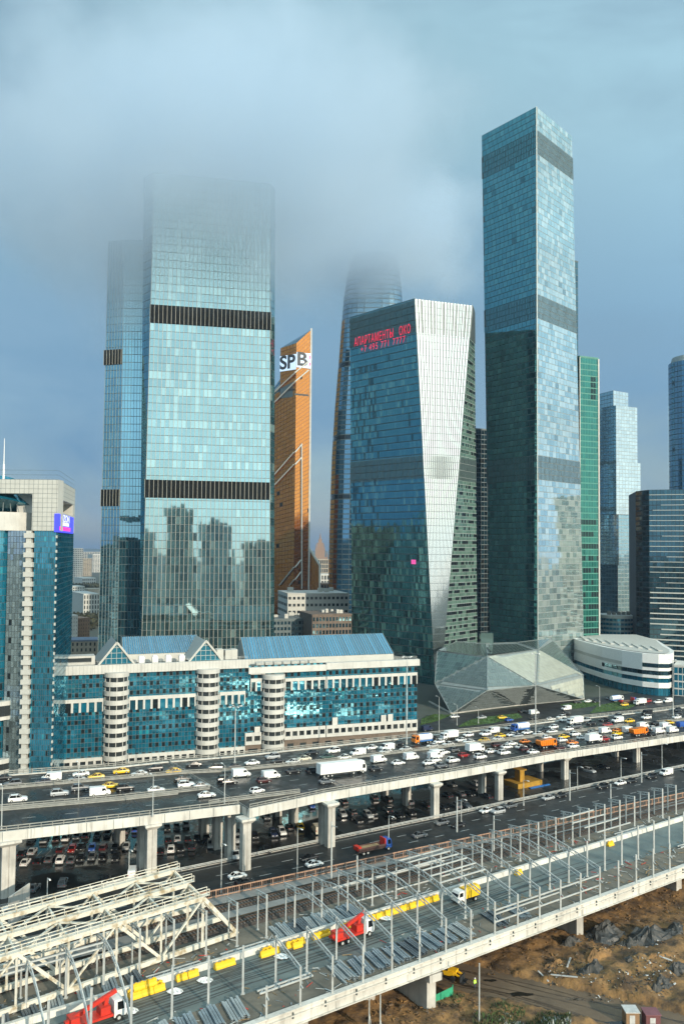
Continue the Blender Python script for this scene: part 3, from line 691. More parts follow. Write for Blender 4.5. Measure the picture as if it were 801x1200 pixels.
def ledges(parent, p00, p10, p11, p01, n, h, d, m, name='floor_edges', lo=0, hi=None):
    p00, p10, p11, p01 = (Vector(p) for p in (p00, p10, p11, p01)); nn = (p10-p00).cross(p01-p00).normalized(); b = MB()
    for i in range(lo, (hi or n)+1):
        a, c = p00.lerp(p01, i/n)+nn*(d/2+.02), p10.lerp(p11, i/n)+nn*(d/2+.02)
        b.bar(a, c, d, h)
    return b.build(name, m, parent=parent, kind='stuff')
class Edge:
    """a tower edge through two photo points at given depths: xy at any height"""
    def __init__(self, px0, py0, Y0, px1, py1, Y1): self.a, self.b = P(px0, py0, Y0), P(px1, py1, Y1)
    def at(self, z):
        t = (z-self.a.z)/(self.b.z-self.a.z); p = self.a.lerp(self.b, t); return Vector((p.x, p.y, z))
def hull(parent, pts0, z0, pts1, z1, m, name='core', inset=.12):
    c0 = sum((Vector((p[0], p[1], 0)) for p in pts0), Vector())/len(pts0)
    b = MB(); n = len(pts0)
    def ins(p): v = Vector((p[0], p[1], 0)); d = (c0-v); return v+d.normalized()*inset
    A = [ins(p) for p in pts0]; B = [ins(p) for p in pts1]
    for k in range(n):
        j = (k+1) % n; b.face([(A[k].x, A[k].y, z0), (A[j].x, A[j].y, z0), (B[j].x, B[j].y, z1), (B[k].x, B[k].y, z1)])
    b.face([(p.x, p.y, z1) for p in B]); b.face([(p.x, p.y, z0) for p in reversed(A)])
    return b.build(name, m, parent=parent)
# ---- tall pale twin tower on the left ----------------------------------------------------------
NT = thing('glass_skyscraper', 'broad pale cyan glass skyscraper with two dark louvre bands, its top lost in cloud', 'skyscraper', P(240, 755, 435).xy.to_3d())
eA = Edge(166.5, 745, 430, 179, 275, 430); eB = Edge(316, 745, 443, 316.5, 240, 443)
eL = Edge(163.5, 745, 437, 168, 275, 437); eR = Edge(321, 745, 449, 322, 240, 449)
zt = P(250, 208, 436).z; nfl = 66; fh = zt/nfl
def neva_col(i, j):
    r = random.random(); bl = 0
    if random.random() < .06: bl = random.uniform(.15, .7)
    if j in (46, 40, 34, 51, 29, 38) and random.random() < .4: bl = random.uniform(.4, .9)
    if i in (6, 11, 4) and 30 < j < 60 and random.random() < .5: bl = .7
    return (r, bl, 0)
f4 = (eA.at(0), eB.at(0), eB.at(zt), eA.at(zt))
facade(NT, *f4, 29, nfl, GL['neva'], M['frame'], .14, .28, .0022, neva_col)
fins(NT, *f4, 29, .22, .45, M['fin'])
facade(NT, eL.at(0), eA.at(0), eA.at(zt), eL.at(zt), 3, nfl, GL['nevad'], M['frame'], .14, .28, .003, neva_col)
facade(NT, eB.at(0), eR.at(0), eR.at(zt), eB.at(zt), 2, nfl, GL['neva'], M['frame'], .14, .28, .003, neva_col)
bl, br = eL.at(0)+Vector((10, 42, 0)), eR.at(0)+Vector((-8, 42, 0))
hull(NT, [eA.at(0), eB.at(0), eR.at(0), br, bl, eL.at(0)], 0, [eA.at(zt), eB.at(zt), eR.at(zt), br, bl, eL.at(zt)], zt-.2, M['frame'], inset=1.5)
wn = Wall(eA.at(150), eB.at(150))
def louvre_band(w, s0, s1, z0, z1, nf, par, o=.8):
    b = MB(); b.wbox(w, s0, s1, z0, z1, -.4, o); lb = b.build('louvre_band', M['louvre'], parent=par)
    for k in range(nf+1):
        s = lerp(s0, s1, k/nf); b = MB(); b.wbox(w, s-.09, s+.09, z0-.1, z1+.1, o-.05, o+.2); b.build('fin', M['fin'], parent=lb)
louvre_band(wn, .2, wn.L-.2, P(178, 378, 430).z, P(178, 357, 430).z, 29, NT)
louvre_band(wn, -.9, wn.L+.3, P(171, 583, 430).z, P(171, 562, 430).z, 29, NT)
# ---- its lower companion ------------------------------------------------------------------------
NA = thing('glass_skyscraper', 'slimmer blue-cyan glass tower joined to the broad louvred skyscraper, behind its left edge', 'skyscraper', P(135, 755, 455).xy.to_3d())
aA = Edge(115.5, 750, 449, 127.5, 290, 449); aB = Edge(138, 750, 446, 146, 290, 446); aC = Edge(164, 750, 446, 170, 290, 446)
zt2 = P(128, 290, 458).z
def annex_col(i, j): return (random.random(), random.uniform(.2, .6) if random.random() < .08 else 0, 0)
facade(NA, aA.at(0), aB.at(0), aB.at(zt2), aA.at(zt2), 6, 59, GL['nevad'], M['frame'], .2, .3, .003, annex_col)
facade(NA, aB.at(0), aC.at(0), aC.at(zt2), aB.at(zt2), 7, 59, GL['nevad'], M['frame'], .2, .3, .003, annex_col)
fins(NA, aA.at(0), aB.at(0), aB.at(zt2), aA.at(zt2), 6, .16, .25, M['framel'])
k1, k2 = aA.at(0)+Vector((14, 34, 0)), aC.at(0)+Vector((6, 34, 0))
hull(NA, [aA.at(0), aB.at(0), aC.at(0), k2, k1], 0, [aA.at(zt2), aB.at(zt2), aC.at(zt2), k2, k1], zt2-.2, M['frame'], inset=1.5)
wa = Wall(aA.at(150), aB.at(150))
louvre_band(wa, -.6, wa.L-.5, P(123, 432, 458).z, P(123, 415, 458).z, 6, NA, .6)
wa = Wall(aA.at(100), aB.at(100)); louvre_band(wa, -.4, wa.L-.2, P(118, 594, 458).z, P(118, 575, 458).z, 6, NA, .6)
# ---- copper tower -----------------------------------------------------------------------------------
M['copframe'] = mat('copper_frame', (.12, .05, .02), .5, metal=.4)
CT_ = thing('copper_skyscraper', 'copper-coloured glass skyscraper with slanted top, steel braces and SPB sign', 'skyscraper', P(345, 690, 850).xy.to_3d())
cL = P(314, 600, 872); cM = P(345, 600, 850); cR = P(362.5, 600, 857)
zR, zM, zL = P(362, 386, 857).z, P(345, 402, 850).z, P(327, 408, 862).z
def ccol(i, j): return (random.random()*.6+.2, .5 if random.random() < .05 else 0, 1 if random.random() < .01 else 0)
cLu = P(327.5, 500, 862)
z1 = P(330, 448, 860).z
def at(p, z): return Vector((p.x, p.y, z))
facade(CT_, at(cL, 0), at(cM, 0), at(cM, z1), at(cL, z1-14), 9, 58, GL['copper'], M['copframe'], .3, .5, .005, ccol)
facade(CT_, at(cLu, z1-6), at(cM, z1), at(cM, zM), at(cLu, zL), 5, 10, GL['copper'], M['copframe'], .3, .5, .005, ccol)
facade(CT_, at(cM, 0), at(cR, 0), at(cR, zR), at(cM, zM), 7, 76, GL['copper'], M['copframe'], .25, .5, .005, ccol)
facade(CT_, at(cM, zM), at(cR, zR), at(cR+Vector((-8, 26, 0)), zR+2), at(cLu, zL), 5, 5, GL['curve'], M['framel'], .5, .6, .004, rnd, name='roof_glazing')
facade(CT_, at(cL, z1-14), at(cM, z1), at(cLu, z1+4), at(cL, z1-10), 6, 3, GL['curve'], M['framel'], .5, .6, .004, rnd, name='roof_glazing')
ck = [cL, cM, cR, cR+Vector((-6, 30, 0)), cL+Vector((0, 30, 0))]
hull(CT_, ck, 0, ck, z1-15, M['frame'])
ck = [cLu, cM, cR, cR+Vector((-6, 26, 0)), cLu+Vector((2, 22, 0))]
hull(CT_, ck, z1-16, ck, zL-.5, M['frame'])
b = MB()
b.bar(at(cR, 0), at(cR, zR+1), 1.6, 1.6); b.build('corner_mast', M['white'], parent=CT_)
wR = Wall(cM, cR); wL = Wall(cL, cM)
def brace(p0, p1, w=1.1):
    if (p0[0]-345)*(p1[0]-345) < 0:
        t_ = (345-p0[0])/(p1[0]-p0[0]); m_ = (345, lerp(p0[1], p1[1], t_)); ma = (345.01, m_[1]) if p0[0] > 345 else (344.99, m_[1]); mb_ = (344.99, m_[1]) if p0[0] > 345 else (345.01, m_[1])
        brace(p0, ma, w); brace(mb_, p1, w); return
    pts = []
    for (px, py) in (p0, p1):
        wl = wR if px >= 345 else wL; s, z = wl.at(px, py); pts.append(wl.pt(s, z, 1.2))
    b = MB(); b.bar(pts[0], pts[1], w, 1.4, up=(0, -1, 0)); b.build('brace', M['stone'], parent=CT_)
for a in (((321, 461), (345, 437)), ((345, 437), (361, 424)), ((321, 473), (345, 447.5)), ((345, 447.5), (361, 434)), ((319, 560), (353, 521)), ((319, 572), (353, 536)), ((353, 520), (353, 690)), ((328, 686), (352, 656)), ((340, 686), (352, 670)), ((362, 643), (361, 690))): brace(*a)
# the foot that leans out on the right
q0, q1, q2 = P(362, 642, 857), P(374.5, 662, 850), P(374.5, 690, 850)
b = MB(); b.bar(q0, q1, 1.6, 1.6); b.bar(q1, at(q2, 0), 1.6, 1.6); b.build('foot_brace', M['white'], parent=CT_)
b = MB(); b.face([at(cR, q0.z), at(cR, 0), at(q1, 0), at(q1, q1.z)][::-1]); b.face([at(cR, q0.z), at(cR, 0), at(q1, 0), at(q1, q1.z)]); 
facade(CT_, at(cR, 0), at(q1, 0), q1, at(cR, q0.z), 4, 14, GL['copper'], M['copframe'], .3, .5, .004, ccol)
for (px0, py0, px1, py1) in ((327, 458.5, 345, 461.5), (345, 461.5, 361.5, 466)):
    wl = wR if px0 >= 345 else wL; s0, z0 = wl.at(px0, py0); s1, _ = wl.at(px1, py1)
    b = MB(); b.wbox(wl, s0, s1, z0-1.2, z0+.6, 0, .3); b.build('dark_band', M['dark'], parent=CT_)
def text(body, parent, m, size, p, xdir, up=Vector((0, 0, 1)), name='lettering', sx=1.0, bold=.0, align='LEFT', extrude=.05, fit=None, spc=1.0):
    cu = bpy.data.curves.new(name, 'FONT'); cu.body = body; cu.size = size; cu.extrude = extrude; cu.offset = bold; cu.space_character = spc; cu.align_x = align
    o = bpy.data.objects.new(name, cu); C.objects.link(o); cu.materials.append(m)
    x = Vector(xdir).normalized(); z = x.cross(Vector(up)).normalized(); y = z.cross(x)
    me = bpy.data.meshes.new_from_object(o.evaluated_get(bpy.context.evaluated_depsgraph_get())); bpy.data.objects.remove(o)
    me.materials.clear(); me.materials.append(m)
    if fit:
        xs = [v.co.x for v in me.vertices]; x_lo = min(xs); k_ = fit/(max(xs)-x_lo)
        for v in me.vertices: v.co.x = (v.co.x-x_lo)*k_
        sx = 1.0
    o = bpy.data.objects.new(name, me); C.objects.link(o)
    if parent: o.parent = parent; o.matrix_parent_inverse = Matrix.Translation(-parent.location)
    mw_ = Matrix(((x.x*sx, y.x, z.x, p[0]), (x.y*sx, y.y, z.y, p[1]), (x.z*sx, y.z, z.z, p[2]), (0, 0, 0, 1)))
    o.matrix_basis = mw_
    return o
# lit sign on the copper tower
M['sign_bg'] = emit('sign_light', (0.62, 0.80, 1.0), 0.75); M['sign_pink'] = emit('sign_pink', (0.9, 0.1, 0.3), 0.8)
wU = Wall(cLu, cM)
s0, za = wU.at(327.7, 418.5); s1, zb = wU.at(344.5, 434)
b = MB(); b.wbox(wU, .1, wU.L-.1, P(336, 434, 855).z, P(336, 416, 855).z, .1, .8); sg = b.build('sign_panel', M['sign_bg'], parent=CT_)
b = MB(); b.wbox(wR, .3, wR.L-.6, P(352, 431, 853).z, P(352, 413.5, 853).z, .1, .8); sg2 = b.build('sign_panel', M['sign_bg'], parent=CT_)
text('SP', CT_, M['dark'], 19, wU.pt(.2, P(336, 431.5, 855).z, .9), wU.d, bold=.55, fit=wU.L-.6)
text('B', CT_, M['dark'], 19, wR.pt(.9, P(352, 428.5, 853).z, .9), wR.d, bold=.55, fit=wR.L-5.0)
b = MB(); b.wbox(wR, wR.L-2.4, wR.L-1.0, P(352, 428, 853).z, P(352, 424, 853).z, .8, 1.0); b.build('sign_mark', M['sign_pink'], parent=CT_); b = MB(); b.wbox(wR, wR.L-2.4, wR.L-1.0, P(352, 420, 853).z, P(352, 416, 853).z, .8, 1.0); b.build('sign_mark', M['sign_pink'], parent=CT_)
# ---- curved blue tower ---------------------------------------------------------------------------
CV = thing('curved_skyscraper', 'curved tapering blue glass skyscraper with copper flank, its head in the cloud', 'skyscraper', P(430, 690, 900).xy.to_3d())
prof = [(690, 384.5, 486), (630, 385.5, 485), (580, 387, 484), (536, 388.5, 482), (480, 392, 479), (420, 397, 476), (380, 400, 473), (350, 402.5, 471), (325, 406, 469), (300, 412, 466)]
rows = []
for py, x0, x1 in prof:
    l, r = P(x0, py, 900), P(x1, py, 900); rows.append((l.z, l.x, r.x))
rows = [(0, rows[0][1]-.5, rows[0][2]+.5)]+rows
zs_, ls_, rs_ = [q[0] for q in rows], [q[1] for q in rows], [q[2] for q in rows]
na = 30
def ring(z):
    x0, x1 = interp(z, zs_, ls_), interp(z, zs_, rs_); cx, a = (x0+x1)/2, (x1-x0)/2; out_ = []
    for k in range(na):
        t = math.pi+2*math.pi*k/na+.2; c, s = math.cos(t), math.sin(t)
        out_.append(Vector((cx+a*math.copysign(abs(c)**.55, c), 905+a*.8*math.copysign(abs(s)**.7, s), z)))
    return out_
bF, bC, bB = MB(), MB(), MB(); nz_ = 76; zt3 = rows[-1][0]; prev = ring(0)
for j in range(nz_):
    cur = ring((j+1)/nz_*zt3); lo, hi = .10, .90
    for k in range(na):
        q = (k+1) % na; A, B_, D, E_ = prev[k], prev[q], cur[q], cur[k]
        bB.face([A, B_, D, E_])
        nn = (B_-A).cross(E_-A).normalized()*.12
        cop = (k in (na-2, na-1, 0, 1) and j < 62) or (k == 2 and j < 30)
        pts = [A.lerp(E_, .12).lerp(B_.lerp(D, .12), .03)+nn, A.lerp(E_, .12).lerp(B_.lerp(D, .12), .97)+nn, A.lerp(E_, .92).lerp(B_.lerp(D, .92), .97)+nn, A.lerp(E_, .92).lerp(B_.lerp(D, .92), .03)+nn]
        (bC if cop else bF).face(pts, 0, (random.random(), 0, 1 if j in (25, 37, 52) else 0))
    prev = cur
bB.face(prev)
bB.build('core', M['frame'], parent=CV); bF.build('glazing', GL['curve'], parent=CV, kind='stuff'); bC.build('copper_glazing', GL['copper'], parent=CV, kind='stuff')
# ---- crystal-cut tower with red lettering ----------------------------------------------------------------
ON = thing('faceted_skyscraper', 'faceted green glass skyscraper with a bright white front facet and red lettering', 'skyscraper', P(500, 780, 505).xy.to_3d())
oA = Edge(412, 745, 542, 410, 372, 543); oB = Edge(508, 775, 497, 485.5, 350, 500); oC = Edge(523, 720, 502, 553, 358, 513); oD = Edge(558.5, 740, 530, 555.5, 360, 526)
ztn = P(485.5, 350, 500).z
nfn = 54
def oncol(i, j):
    if j >= nfn-5: return (random.random()*.3+.2, .35, 0)
    if j in (29, 30, 31): return (.5, .38, 0)
    r = random.random()
    if i < 15 and j < 46: return (r, random.uniform(.3, 1) if random.random() < .42 else 0, .7 if random.random() < .2 else 0)
    return (r, random.uniform(.2, .9) if random.random() < (.3 if j < 22 else .14) else 0, random.uniform(.3, .8) if random.random() < (.15 if j < 22 else .02) else 0)
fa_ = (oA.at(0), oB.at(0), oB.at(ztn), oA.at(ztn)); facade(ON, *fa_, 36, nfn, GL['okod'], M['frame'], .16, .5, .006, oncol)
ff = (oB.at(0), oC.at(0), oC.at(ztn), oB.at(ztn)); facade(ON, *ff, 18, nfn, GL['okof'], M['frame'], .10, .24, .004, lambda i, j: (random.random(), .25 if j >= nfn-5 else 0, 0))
def orcol(i, j):
    if j >= nfn-5 or j in (29, 30, 31): return (.5, .3, 0)
    return (random.random(), random.random()*.4, 0)
fr = (oC.at(0), oD.at(0), oD.at(ztn), oC.at(ztn))
facade(ON, *fr, 16, nfn*2, GL['okor'], M['framel'], .12, .2, .006, lambda i, j: ((random.random(), random.random()*.4, 1 if (j % 2 == 1 and random.random() < .52 and not (56 < j < 64) and j < 98) else 0)))
ledges(ON, *fr, nfn, .35, .25, M['okoledge'] if 'okoledge' in M else M['framel'])
ledges(ON, *fa_, nfn, .30, .2, M['frame'])
for qd, nfin in ((fa_, 60), (ff, 34), (fr, 26)):
    p0, p1, p2, p3 = qd; lo = lambda t: (p0.lerp(p3, t), p1.lerp(p2, t))
    for t0, t1 in ((49.2/54, 53.8/54), (28.6/54, 31.8/54)):
        a0, a1 = lo(t0); c0, c1 = lo(t1)
        nf2 = max(3, int(nfin*(a1-a0).length/max((p2-p3).length, 1))) if qd is ff else nfin
        fins(ON, a0, a1, c1, c0, nf2, .2, .3, M['frame'] if qd is not ff else M['framel'], 'louvre_fins')
ob = [oA.at(0)+Vector((18, 44, 0)), oD.at(0)+Vector((-4, 36, 0))]
hull(ON, [oA.at(0), oB.at(0), oC.at(0), oD.at(0), ob[1], ob[0]], 0, [oA.at(ztn), oB.at(ztn), oC.at(ztn), oD.at(ztn), ob[1], ob[0]], ztn-2, M['frame'], inset=5.0)
b = MB()
for k in range(13):                             # roof edge rods
    p = oB.at(ztn).lerp(oC.at(ztn), k/12); b.bar(p, p+Vector((0, 0, 1.4)), .12, .12)
b.build('roof_rods', M['framel'], parent=ON, kind='stuff')
M['redsign'] = emit('red_letters', (1.0, 0.03, 0.09), 0.8)
wo = Wall(oA.at(200), oB.at(200))
s, z = wo.at(416.5, 406.5); s2, _ = wo.at(482, 384); text('АПАРТАМЕНТЫ   ОКО', ON, M['redsign'], 7.6, wo.pt(s, z, 1.2), wo.d, bold=.0, fit=s2-s, spc=1.12, extrude=.01)
s, z = wo.at(424, 412.5); s2, _ = wo.at(476, 395); text('+7 495 771 7777', ON, M['redsign'], 5.8, wo.pt(s, z-.6, 1.2), wo.d, bold=-.04, fit=s2-s, spc=1.2, extrude=.01)
s, z = wo.at(485, 660.5); b = MB(); wo2 = Wall(oA.at(75), oB.at(75)); s, z = wo2.at(482, 661)
b.wbox(wo2, s, s+3.2, z, z+2.6, .1, .4); b.build('pink_sign', emit('pink_window', (0.9, 0.1, 0.4), .8), parent=ON)
# ---- the tallest tower -----------------------------------------------------------------------------------
OS = thing('slender_skyscraper', 'tallest slender square glass skyscraper, clear of the cloud, with striped louvre floors', 'skyscraper', P(629, 770, 520).xy.to_3d())
sA = Edge(573, 740, 556, 564, 161, 558); sB = Edge(629.5, 755, 518, 628, 125, 520); sC = Edge(684, 775, 556, 669.5, 161, 558)
zts = P(628, 125, 520).z; nfs = 96
def oscol(dark):
    def f(i, j):
        if j in (88, 89, 90, 91, 60, 61, 62, 63, 33, 34, 35, 36): return (random.random()*.5, .12, .1)
        r = random.random(); x = random.random()
        if dark: return (r, random.uniform(.1, .4) if x < .30 else 0, random.uniform(.2, .6) if x > .95 else 0)
        return (r, random.uniform(.25, .6) if x < .55 else .12, .4 if x > .98 else 0)
    return f
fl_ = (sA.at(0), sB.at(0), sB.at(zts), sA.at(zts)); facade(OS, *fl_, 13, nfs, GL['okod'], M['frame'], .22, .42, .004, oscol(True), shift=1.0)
fr_ = (sB.at(0), sC.at(0), sC.at(zts), sB.at(zts)); facade(OS, *fr_, 13, nfs, GL['oko'], M['framel'], .22, .42, .006, oscol(False), shift=1.0)  # right face: paler glass and blinds stand in for its sun glare
bk = sA.at(0)+sC.at(0)-sB.at(0); bk2 = sA.at(zts)+sC.at(zts)-sB.at(zts)
hull(OS, [sA.at(0), sB.at(0), sC.at(0), bk], 0, [sA.at(zts), sB.at(zts), sC.at(zts), bk2], zts-3, M['frame'], inset=3.0)
for qd in (fl_, fr_):
    p0, p1, p2, p3 = qd
    for j0, j1 in ((88, 92), (60, 64), (33, 37)):
        a0, a1, c0, c1 = p0.lerp(p3, j0/nfs), p1.lerp(p2, j0/nfs), p0.lerp(p3, j1/nfs), p1.lerp(p2, j1/nfs)
        fins(OS, a0, a1, c1, c0, 34, .2, .25, M['frame'], 'louvre_fins')
b = MB(); b.bar(sB.at(0)+Vector((0, -.3, 0)), sB.at(zts), .5, .5); b.build('corner_trim', M['framel'], parent=OS)
# ---- buildings behind: generic slab ---------------------------------------------------------------------
def slab(name, label, cat, pl, Yl, pr, Yr, pt, depth, nu, nv, gm, fm, gu=.3, gv=.6, right=None, left=None, zbase=0.0, colf=rnd, roofm=None, tilt=.005, off=.07, pyref=700, shift=0.0):
    a, c = P(pl, pyref, Yl), P(pr, pyref, Yr); w = Wall(a, c); z = P(pl, pt, Yl).z
    t = thing(name, label, cat, at((a+c)/2, 0))
    facade(t, w.pt(0, zbase), w.pt(w.L, zbase), w.pt(w.L, z), w.pt(0, z), nu, nv, gm, fm, gu, gv, tilt, colf, off, shift)
    if right: facade(t, w.pt(w.L, zbase, 0), w.pt(w.L, zbase, -depth), w.pt(w.L, z, -depth), w.pt(w.L, z, 0), right, nv, gm, fm, gu, gv, tilt, colf, off)
    if left: facade(t, w.pt(0, zbase, -depth), w.pt(0, zbase, 0), w.pt(0, z, 0), w.pt(0, z, -depth), left, nv, gm, fm, gu, gv, tilt, colf, off)
    b = MB(); b.wbox(w, .1, w.L-.1, zbase, z-.05, -depth+.1, -.12); b.build('wall', fm, parent=t)
    b = MB(); b.wbox(w, -.15, w.L+.15, z, z+1.0, -depth-.15, .2); b.build('parapet', roofm or fm, parent=t)
    return t, w, z
def dk(p): return lambda i, j: (random.random(), random.uniform(0, .4) if random.random() < .15 else 0, 1 if random.random() < p else 0)
slab('dark_tower', 'dark teal glass tower between the faceted and the tallest skyscraper', 'skyscraper', 553, 660, 580, 668, 503, 40, 8, 46, GL['night'], M['frame'], colf=dk(.2))
slab('thin_tower', 'thin dark blue-green tower edge behind the tallest skyscraper', 'skyscraper', 655, 610, 677, 622, 301, 30, 6, 60, GL['night'], M['frame'], colf=dk(.1), pyref=500)
gt, gw, gz = slab('green_tower', 'narrow bright green glass slab tower beside the tallest skyscraper', 'skyscraper', 679, 560, 701, 566, 418.5, 35, 7, 52, GL['green'], mat('green_frame', (.05, .22, .17), .5), .25, .7, left=4,
                 colf=lambda i, j: (random.random(), 0, 1 if (j < 26 and j % 2 == 0 and random.random() < .75) or (44 < j < 49 and 3 < i < 6) else 0), pyref=600)
b = MB(); b.bar(gw.pt(gw.L, 0, .2), gw.pt(gw.L, gz, .2), .9, .9); b.build('white_edge', M['white'], parent=gt)
b = MB(); b.bar(gw.pt(0, 0, .2), gw.pt(0, gz, .2), .5, .5); b.build('white_edge', M['white'], parent=gt)
# stepped silver tower
ST_ = thing('stepped_tower', 'stepped silver-blue glass tower with a bright right face, right of the green slab', 'skyscraper', P(724, 720, 900).xy.to_3d())
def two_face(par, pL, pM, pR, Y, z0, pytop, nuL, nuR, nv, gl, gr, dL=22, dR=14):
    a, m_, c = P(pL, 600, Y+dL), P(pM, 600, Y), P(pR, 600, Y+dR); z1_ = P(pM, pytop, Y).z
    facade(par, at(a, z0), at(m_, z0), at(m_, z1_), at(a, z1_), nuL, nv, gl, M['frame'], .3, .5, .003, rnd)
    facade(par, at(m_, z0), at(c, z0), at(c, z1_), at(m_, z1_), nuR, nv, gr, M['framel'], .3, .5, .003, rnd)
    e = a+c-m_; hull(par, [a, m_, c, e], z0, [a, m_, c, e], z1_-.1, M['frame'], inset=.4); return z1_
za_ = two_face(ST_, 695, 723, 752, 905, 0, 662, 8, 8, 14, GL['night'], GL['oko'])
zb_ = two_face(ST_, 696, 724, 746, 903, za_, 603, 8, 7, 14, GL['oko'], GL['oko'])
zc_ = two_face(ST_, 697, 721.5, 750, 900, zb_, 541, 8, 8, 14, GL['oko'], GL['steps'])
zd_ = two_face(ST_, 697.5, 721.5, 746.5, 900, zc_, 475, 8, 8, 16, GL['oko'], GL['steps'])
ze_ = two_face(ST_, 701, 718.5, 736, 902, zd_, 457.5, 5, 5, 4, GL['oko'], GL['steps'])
# rounded tower cut by the right edge of the picture
RT = thing('rounded_tower', 'rounded dark blue glass tower cut by the right picture edge', 'skyscraper', P(810, 700, 700).xy.to_3d())
c0 = P(812, 500, 720); ra = (P(840, 500, 700)-P(784, 500, 700)).length/2; zr_ = P(790, 420, 700).z
bF, bB = MB(), MB(); nq = 36; nz2 = 54
for j in range(nz2):
    z0_, z1_ = j/nz2*zr_, (j+1)/nz2*zr_
    for k in range(nq):
        t0, t1 = 2*math.pi*k/nq, 2*math.pi*(k+1)/nq
        A, B_ = c0+Vector((math.cos(t0)*ra, math.sin(t0)*ra, 0)), c0+Vector((math.cos(t1)*ra, math.sin(t1)*ra, 0))
        bB.face([at(A, z0_), at(B_, z0_), at(B_, z1_), at(A, z1_)])
        o_ = ((A+B_)/2-c0).xy.to_3d().normalized()*.15; A2, B2 = A.lerp(B_, .04)+o_, A.lerp(B_, .96)+o_
        bF.face([at(A2, z0_+.5), at(B2, z0_+.5), at(B2, z1_-.1), at(A2, z1_-.1)], 0, (random.random(), 0, 0))
bB.face([at(c0+Vector((math.cos(2*math.pi*k/nq)*ra, math.sin(2*math.pi*k/nq)*ra, 0)), zr_) for k in range(nq)])
bB.build('core', M['frame'], parent=RT); bF.build('glazing', GL['curve'], parent=RT, kind='stuff')
b = MB(); b.cyl(at(c0, zr_), at(c0, zr_+5), ra*.93, ra*.86, 36); b.build('crown_ring', M['framel'], parent=RT)
# dark block with pale horizontal strips
DB = thing('striped_block', 'dark glass office block with thin pale horizontal strips at the right edge', 'office block', P(790, 760, 590).xy.to_3d())
d0, d1, d2 = P(744.5, 650, 606), P(760, 650, 590), P(860, 650, 570); zdb = P(760, 574, 590).z
facade(DB, at(d0, 0), at(d1, 0), at(d1, zdb), at(d0, zdb), 4, 34, GL['night'], M['dark'], .2, .9, .004, dk(.3))
facade(DB, at(d1, 0), at(d2, 0), at(d2, zdb), at(d1, zdb), 22, 34, GL['night'], M['dark'], .2, .5, .003, rnd)
hull(DB, [d0, d1, d2, d2+Vector((0, 50, 0)), d0+Vector((10, 45, 0))], 0, [d0, d1, d2, d2+Vector((0, 50, 0)), d0+Vector((10, 45, 0))], zdb-.1, M['dark'], inset=.3)
wdb = Wall(d1, d2)
for k in range(1, 34):
    s1_ = wdb.L; s0_ = 0.3 if random.random() < .7 else random.uniform(2, 14)
    b = MB(); b.wbox(wdb, s0_, s1_, k*zdb/34-.2, k*zdb/34+(.2 if k > 14 else .6), .05, .6); b.build('strip', M['stone'], parent=DB)
# small round building
RO = thing('round_building', 'low round glass building with pale roof rim behind the white curved hall', 'building', P(722, 752, 620).xy.to_3d())
c1 = P(722, 735, 640); r1 = 13.0; zro = P(722, 726, 620).z
bF, bB = MB(), MB()
for j in range(9):
    z0_, z1_ = j/9*zro, (j+1)/9*zro
    for k in range(30):
        t0, t1 = 2*math.pi*k/30, 2*math.pi*(k+1)/30; A, B_ = c1+Vector((math.cos(t0)*r1, math.sin(t0)*r1, 0)), c1+Vector((math.cos(t1)*r1, math.sin(t1)*r1, 0))
        bB.face([at(A, z0_), at(B_, z0_), at(B_, z1_), at(A, z1_)])
        o_ = ((A+B_)/2-c1).xy.to_3d().normalized()*.1; A2, B2 = A.lerp(B_, .06)+o_, A.lerp(B_, .94)+o_
        bF.face([at(A2, z0_+1.3), at(B2, z0_+1.3), at(B2, z1_-.2), at(A2, z1_-.2)], 0, (random.random(), 0, 0))
bB.build('core', M['framel'], parent=RO); bF.build('glazing', GL['teal'], parent=RO, kind='stuff')
b = MB(); b.cyl(at(c1, zro), at(c1, zro+2.2), r1+.7, r1+.9, 30); b.build('roof_rim', M['white'], parent=RO)
for k in range(5):
    b = MB(); x_ = c1.x-8+k*3.6; b.box(x_, x_+2.2, c1.y-5, c1.y-2, zro+2.2, zro+random.uniform(4, 6.5)); b.build('roof_unit', M['roof'], parent=RO)
# grey blocks between the skyscrapers
def roof_units(t, w, z, n, depth):
    for k in range(n):
        s_ = random.uniform(1, w.L-4); o_ = -random.uniform(2, depth-4); b = MB(); b.wbox(w, s_, s_+random.uniform(1.5, 4), z+1.0, z+random.uniform(2, 4), o_-2.4, o_); b.build('roof_unit', M['stone'], parent=t)
t, w, z = slab('grey_block', 'pale grey windowless-topped block between the louvred and faceted skyscrapers', 'building', 337, 580, 408, 590, 697, 40, 14, 10, GL['win'], M['stone'], 1.2, 2.8, left=6)
roof_units(t, w, z, 5, 36)
t, w, z = slab('grey_block', 'dark grey office block in front of the pale grey block', 'building', 316, 545, 366, 552, 727, 30, 12, 9, GL['night'], M['frame'], .8, 1.6); roof_units(t, w, z, 6, 26)
t, w, z = slab('grey_block', 'low dark office block beside the faceted green skyscraper', 'building', 366, 530, 412, 538, 722, 30, 12, 9, GL['night'], M['brick'], .8, 1.6); roof_units(t, w, z, 6, 26)
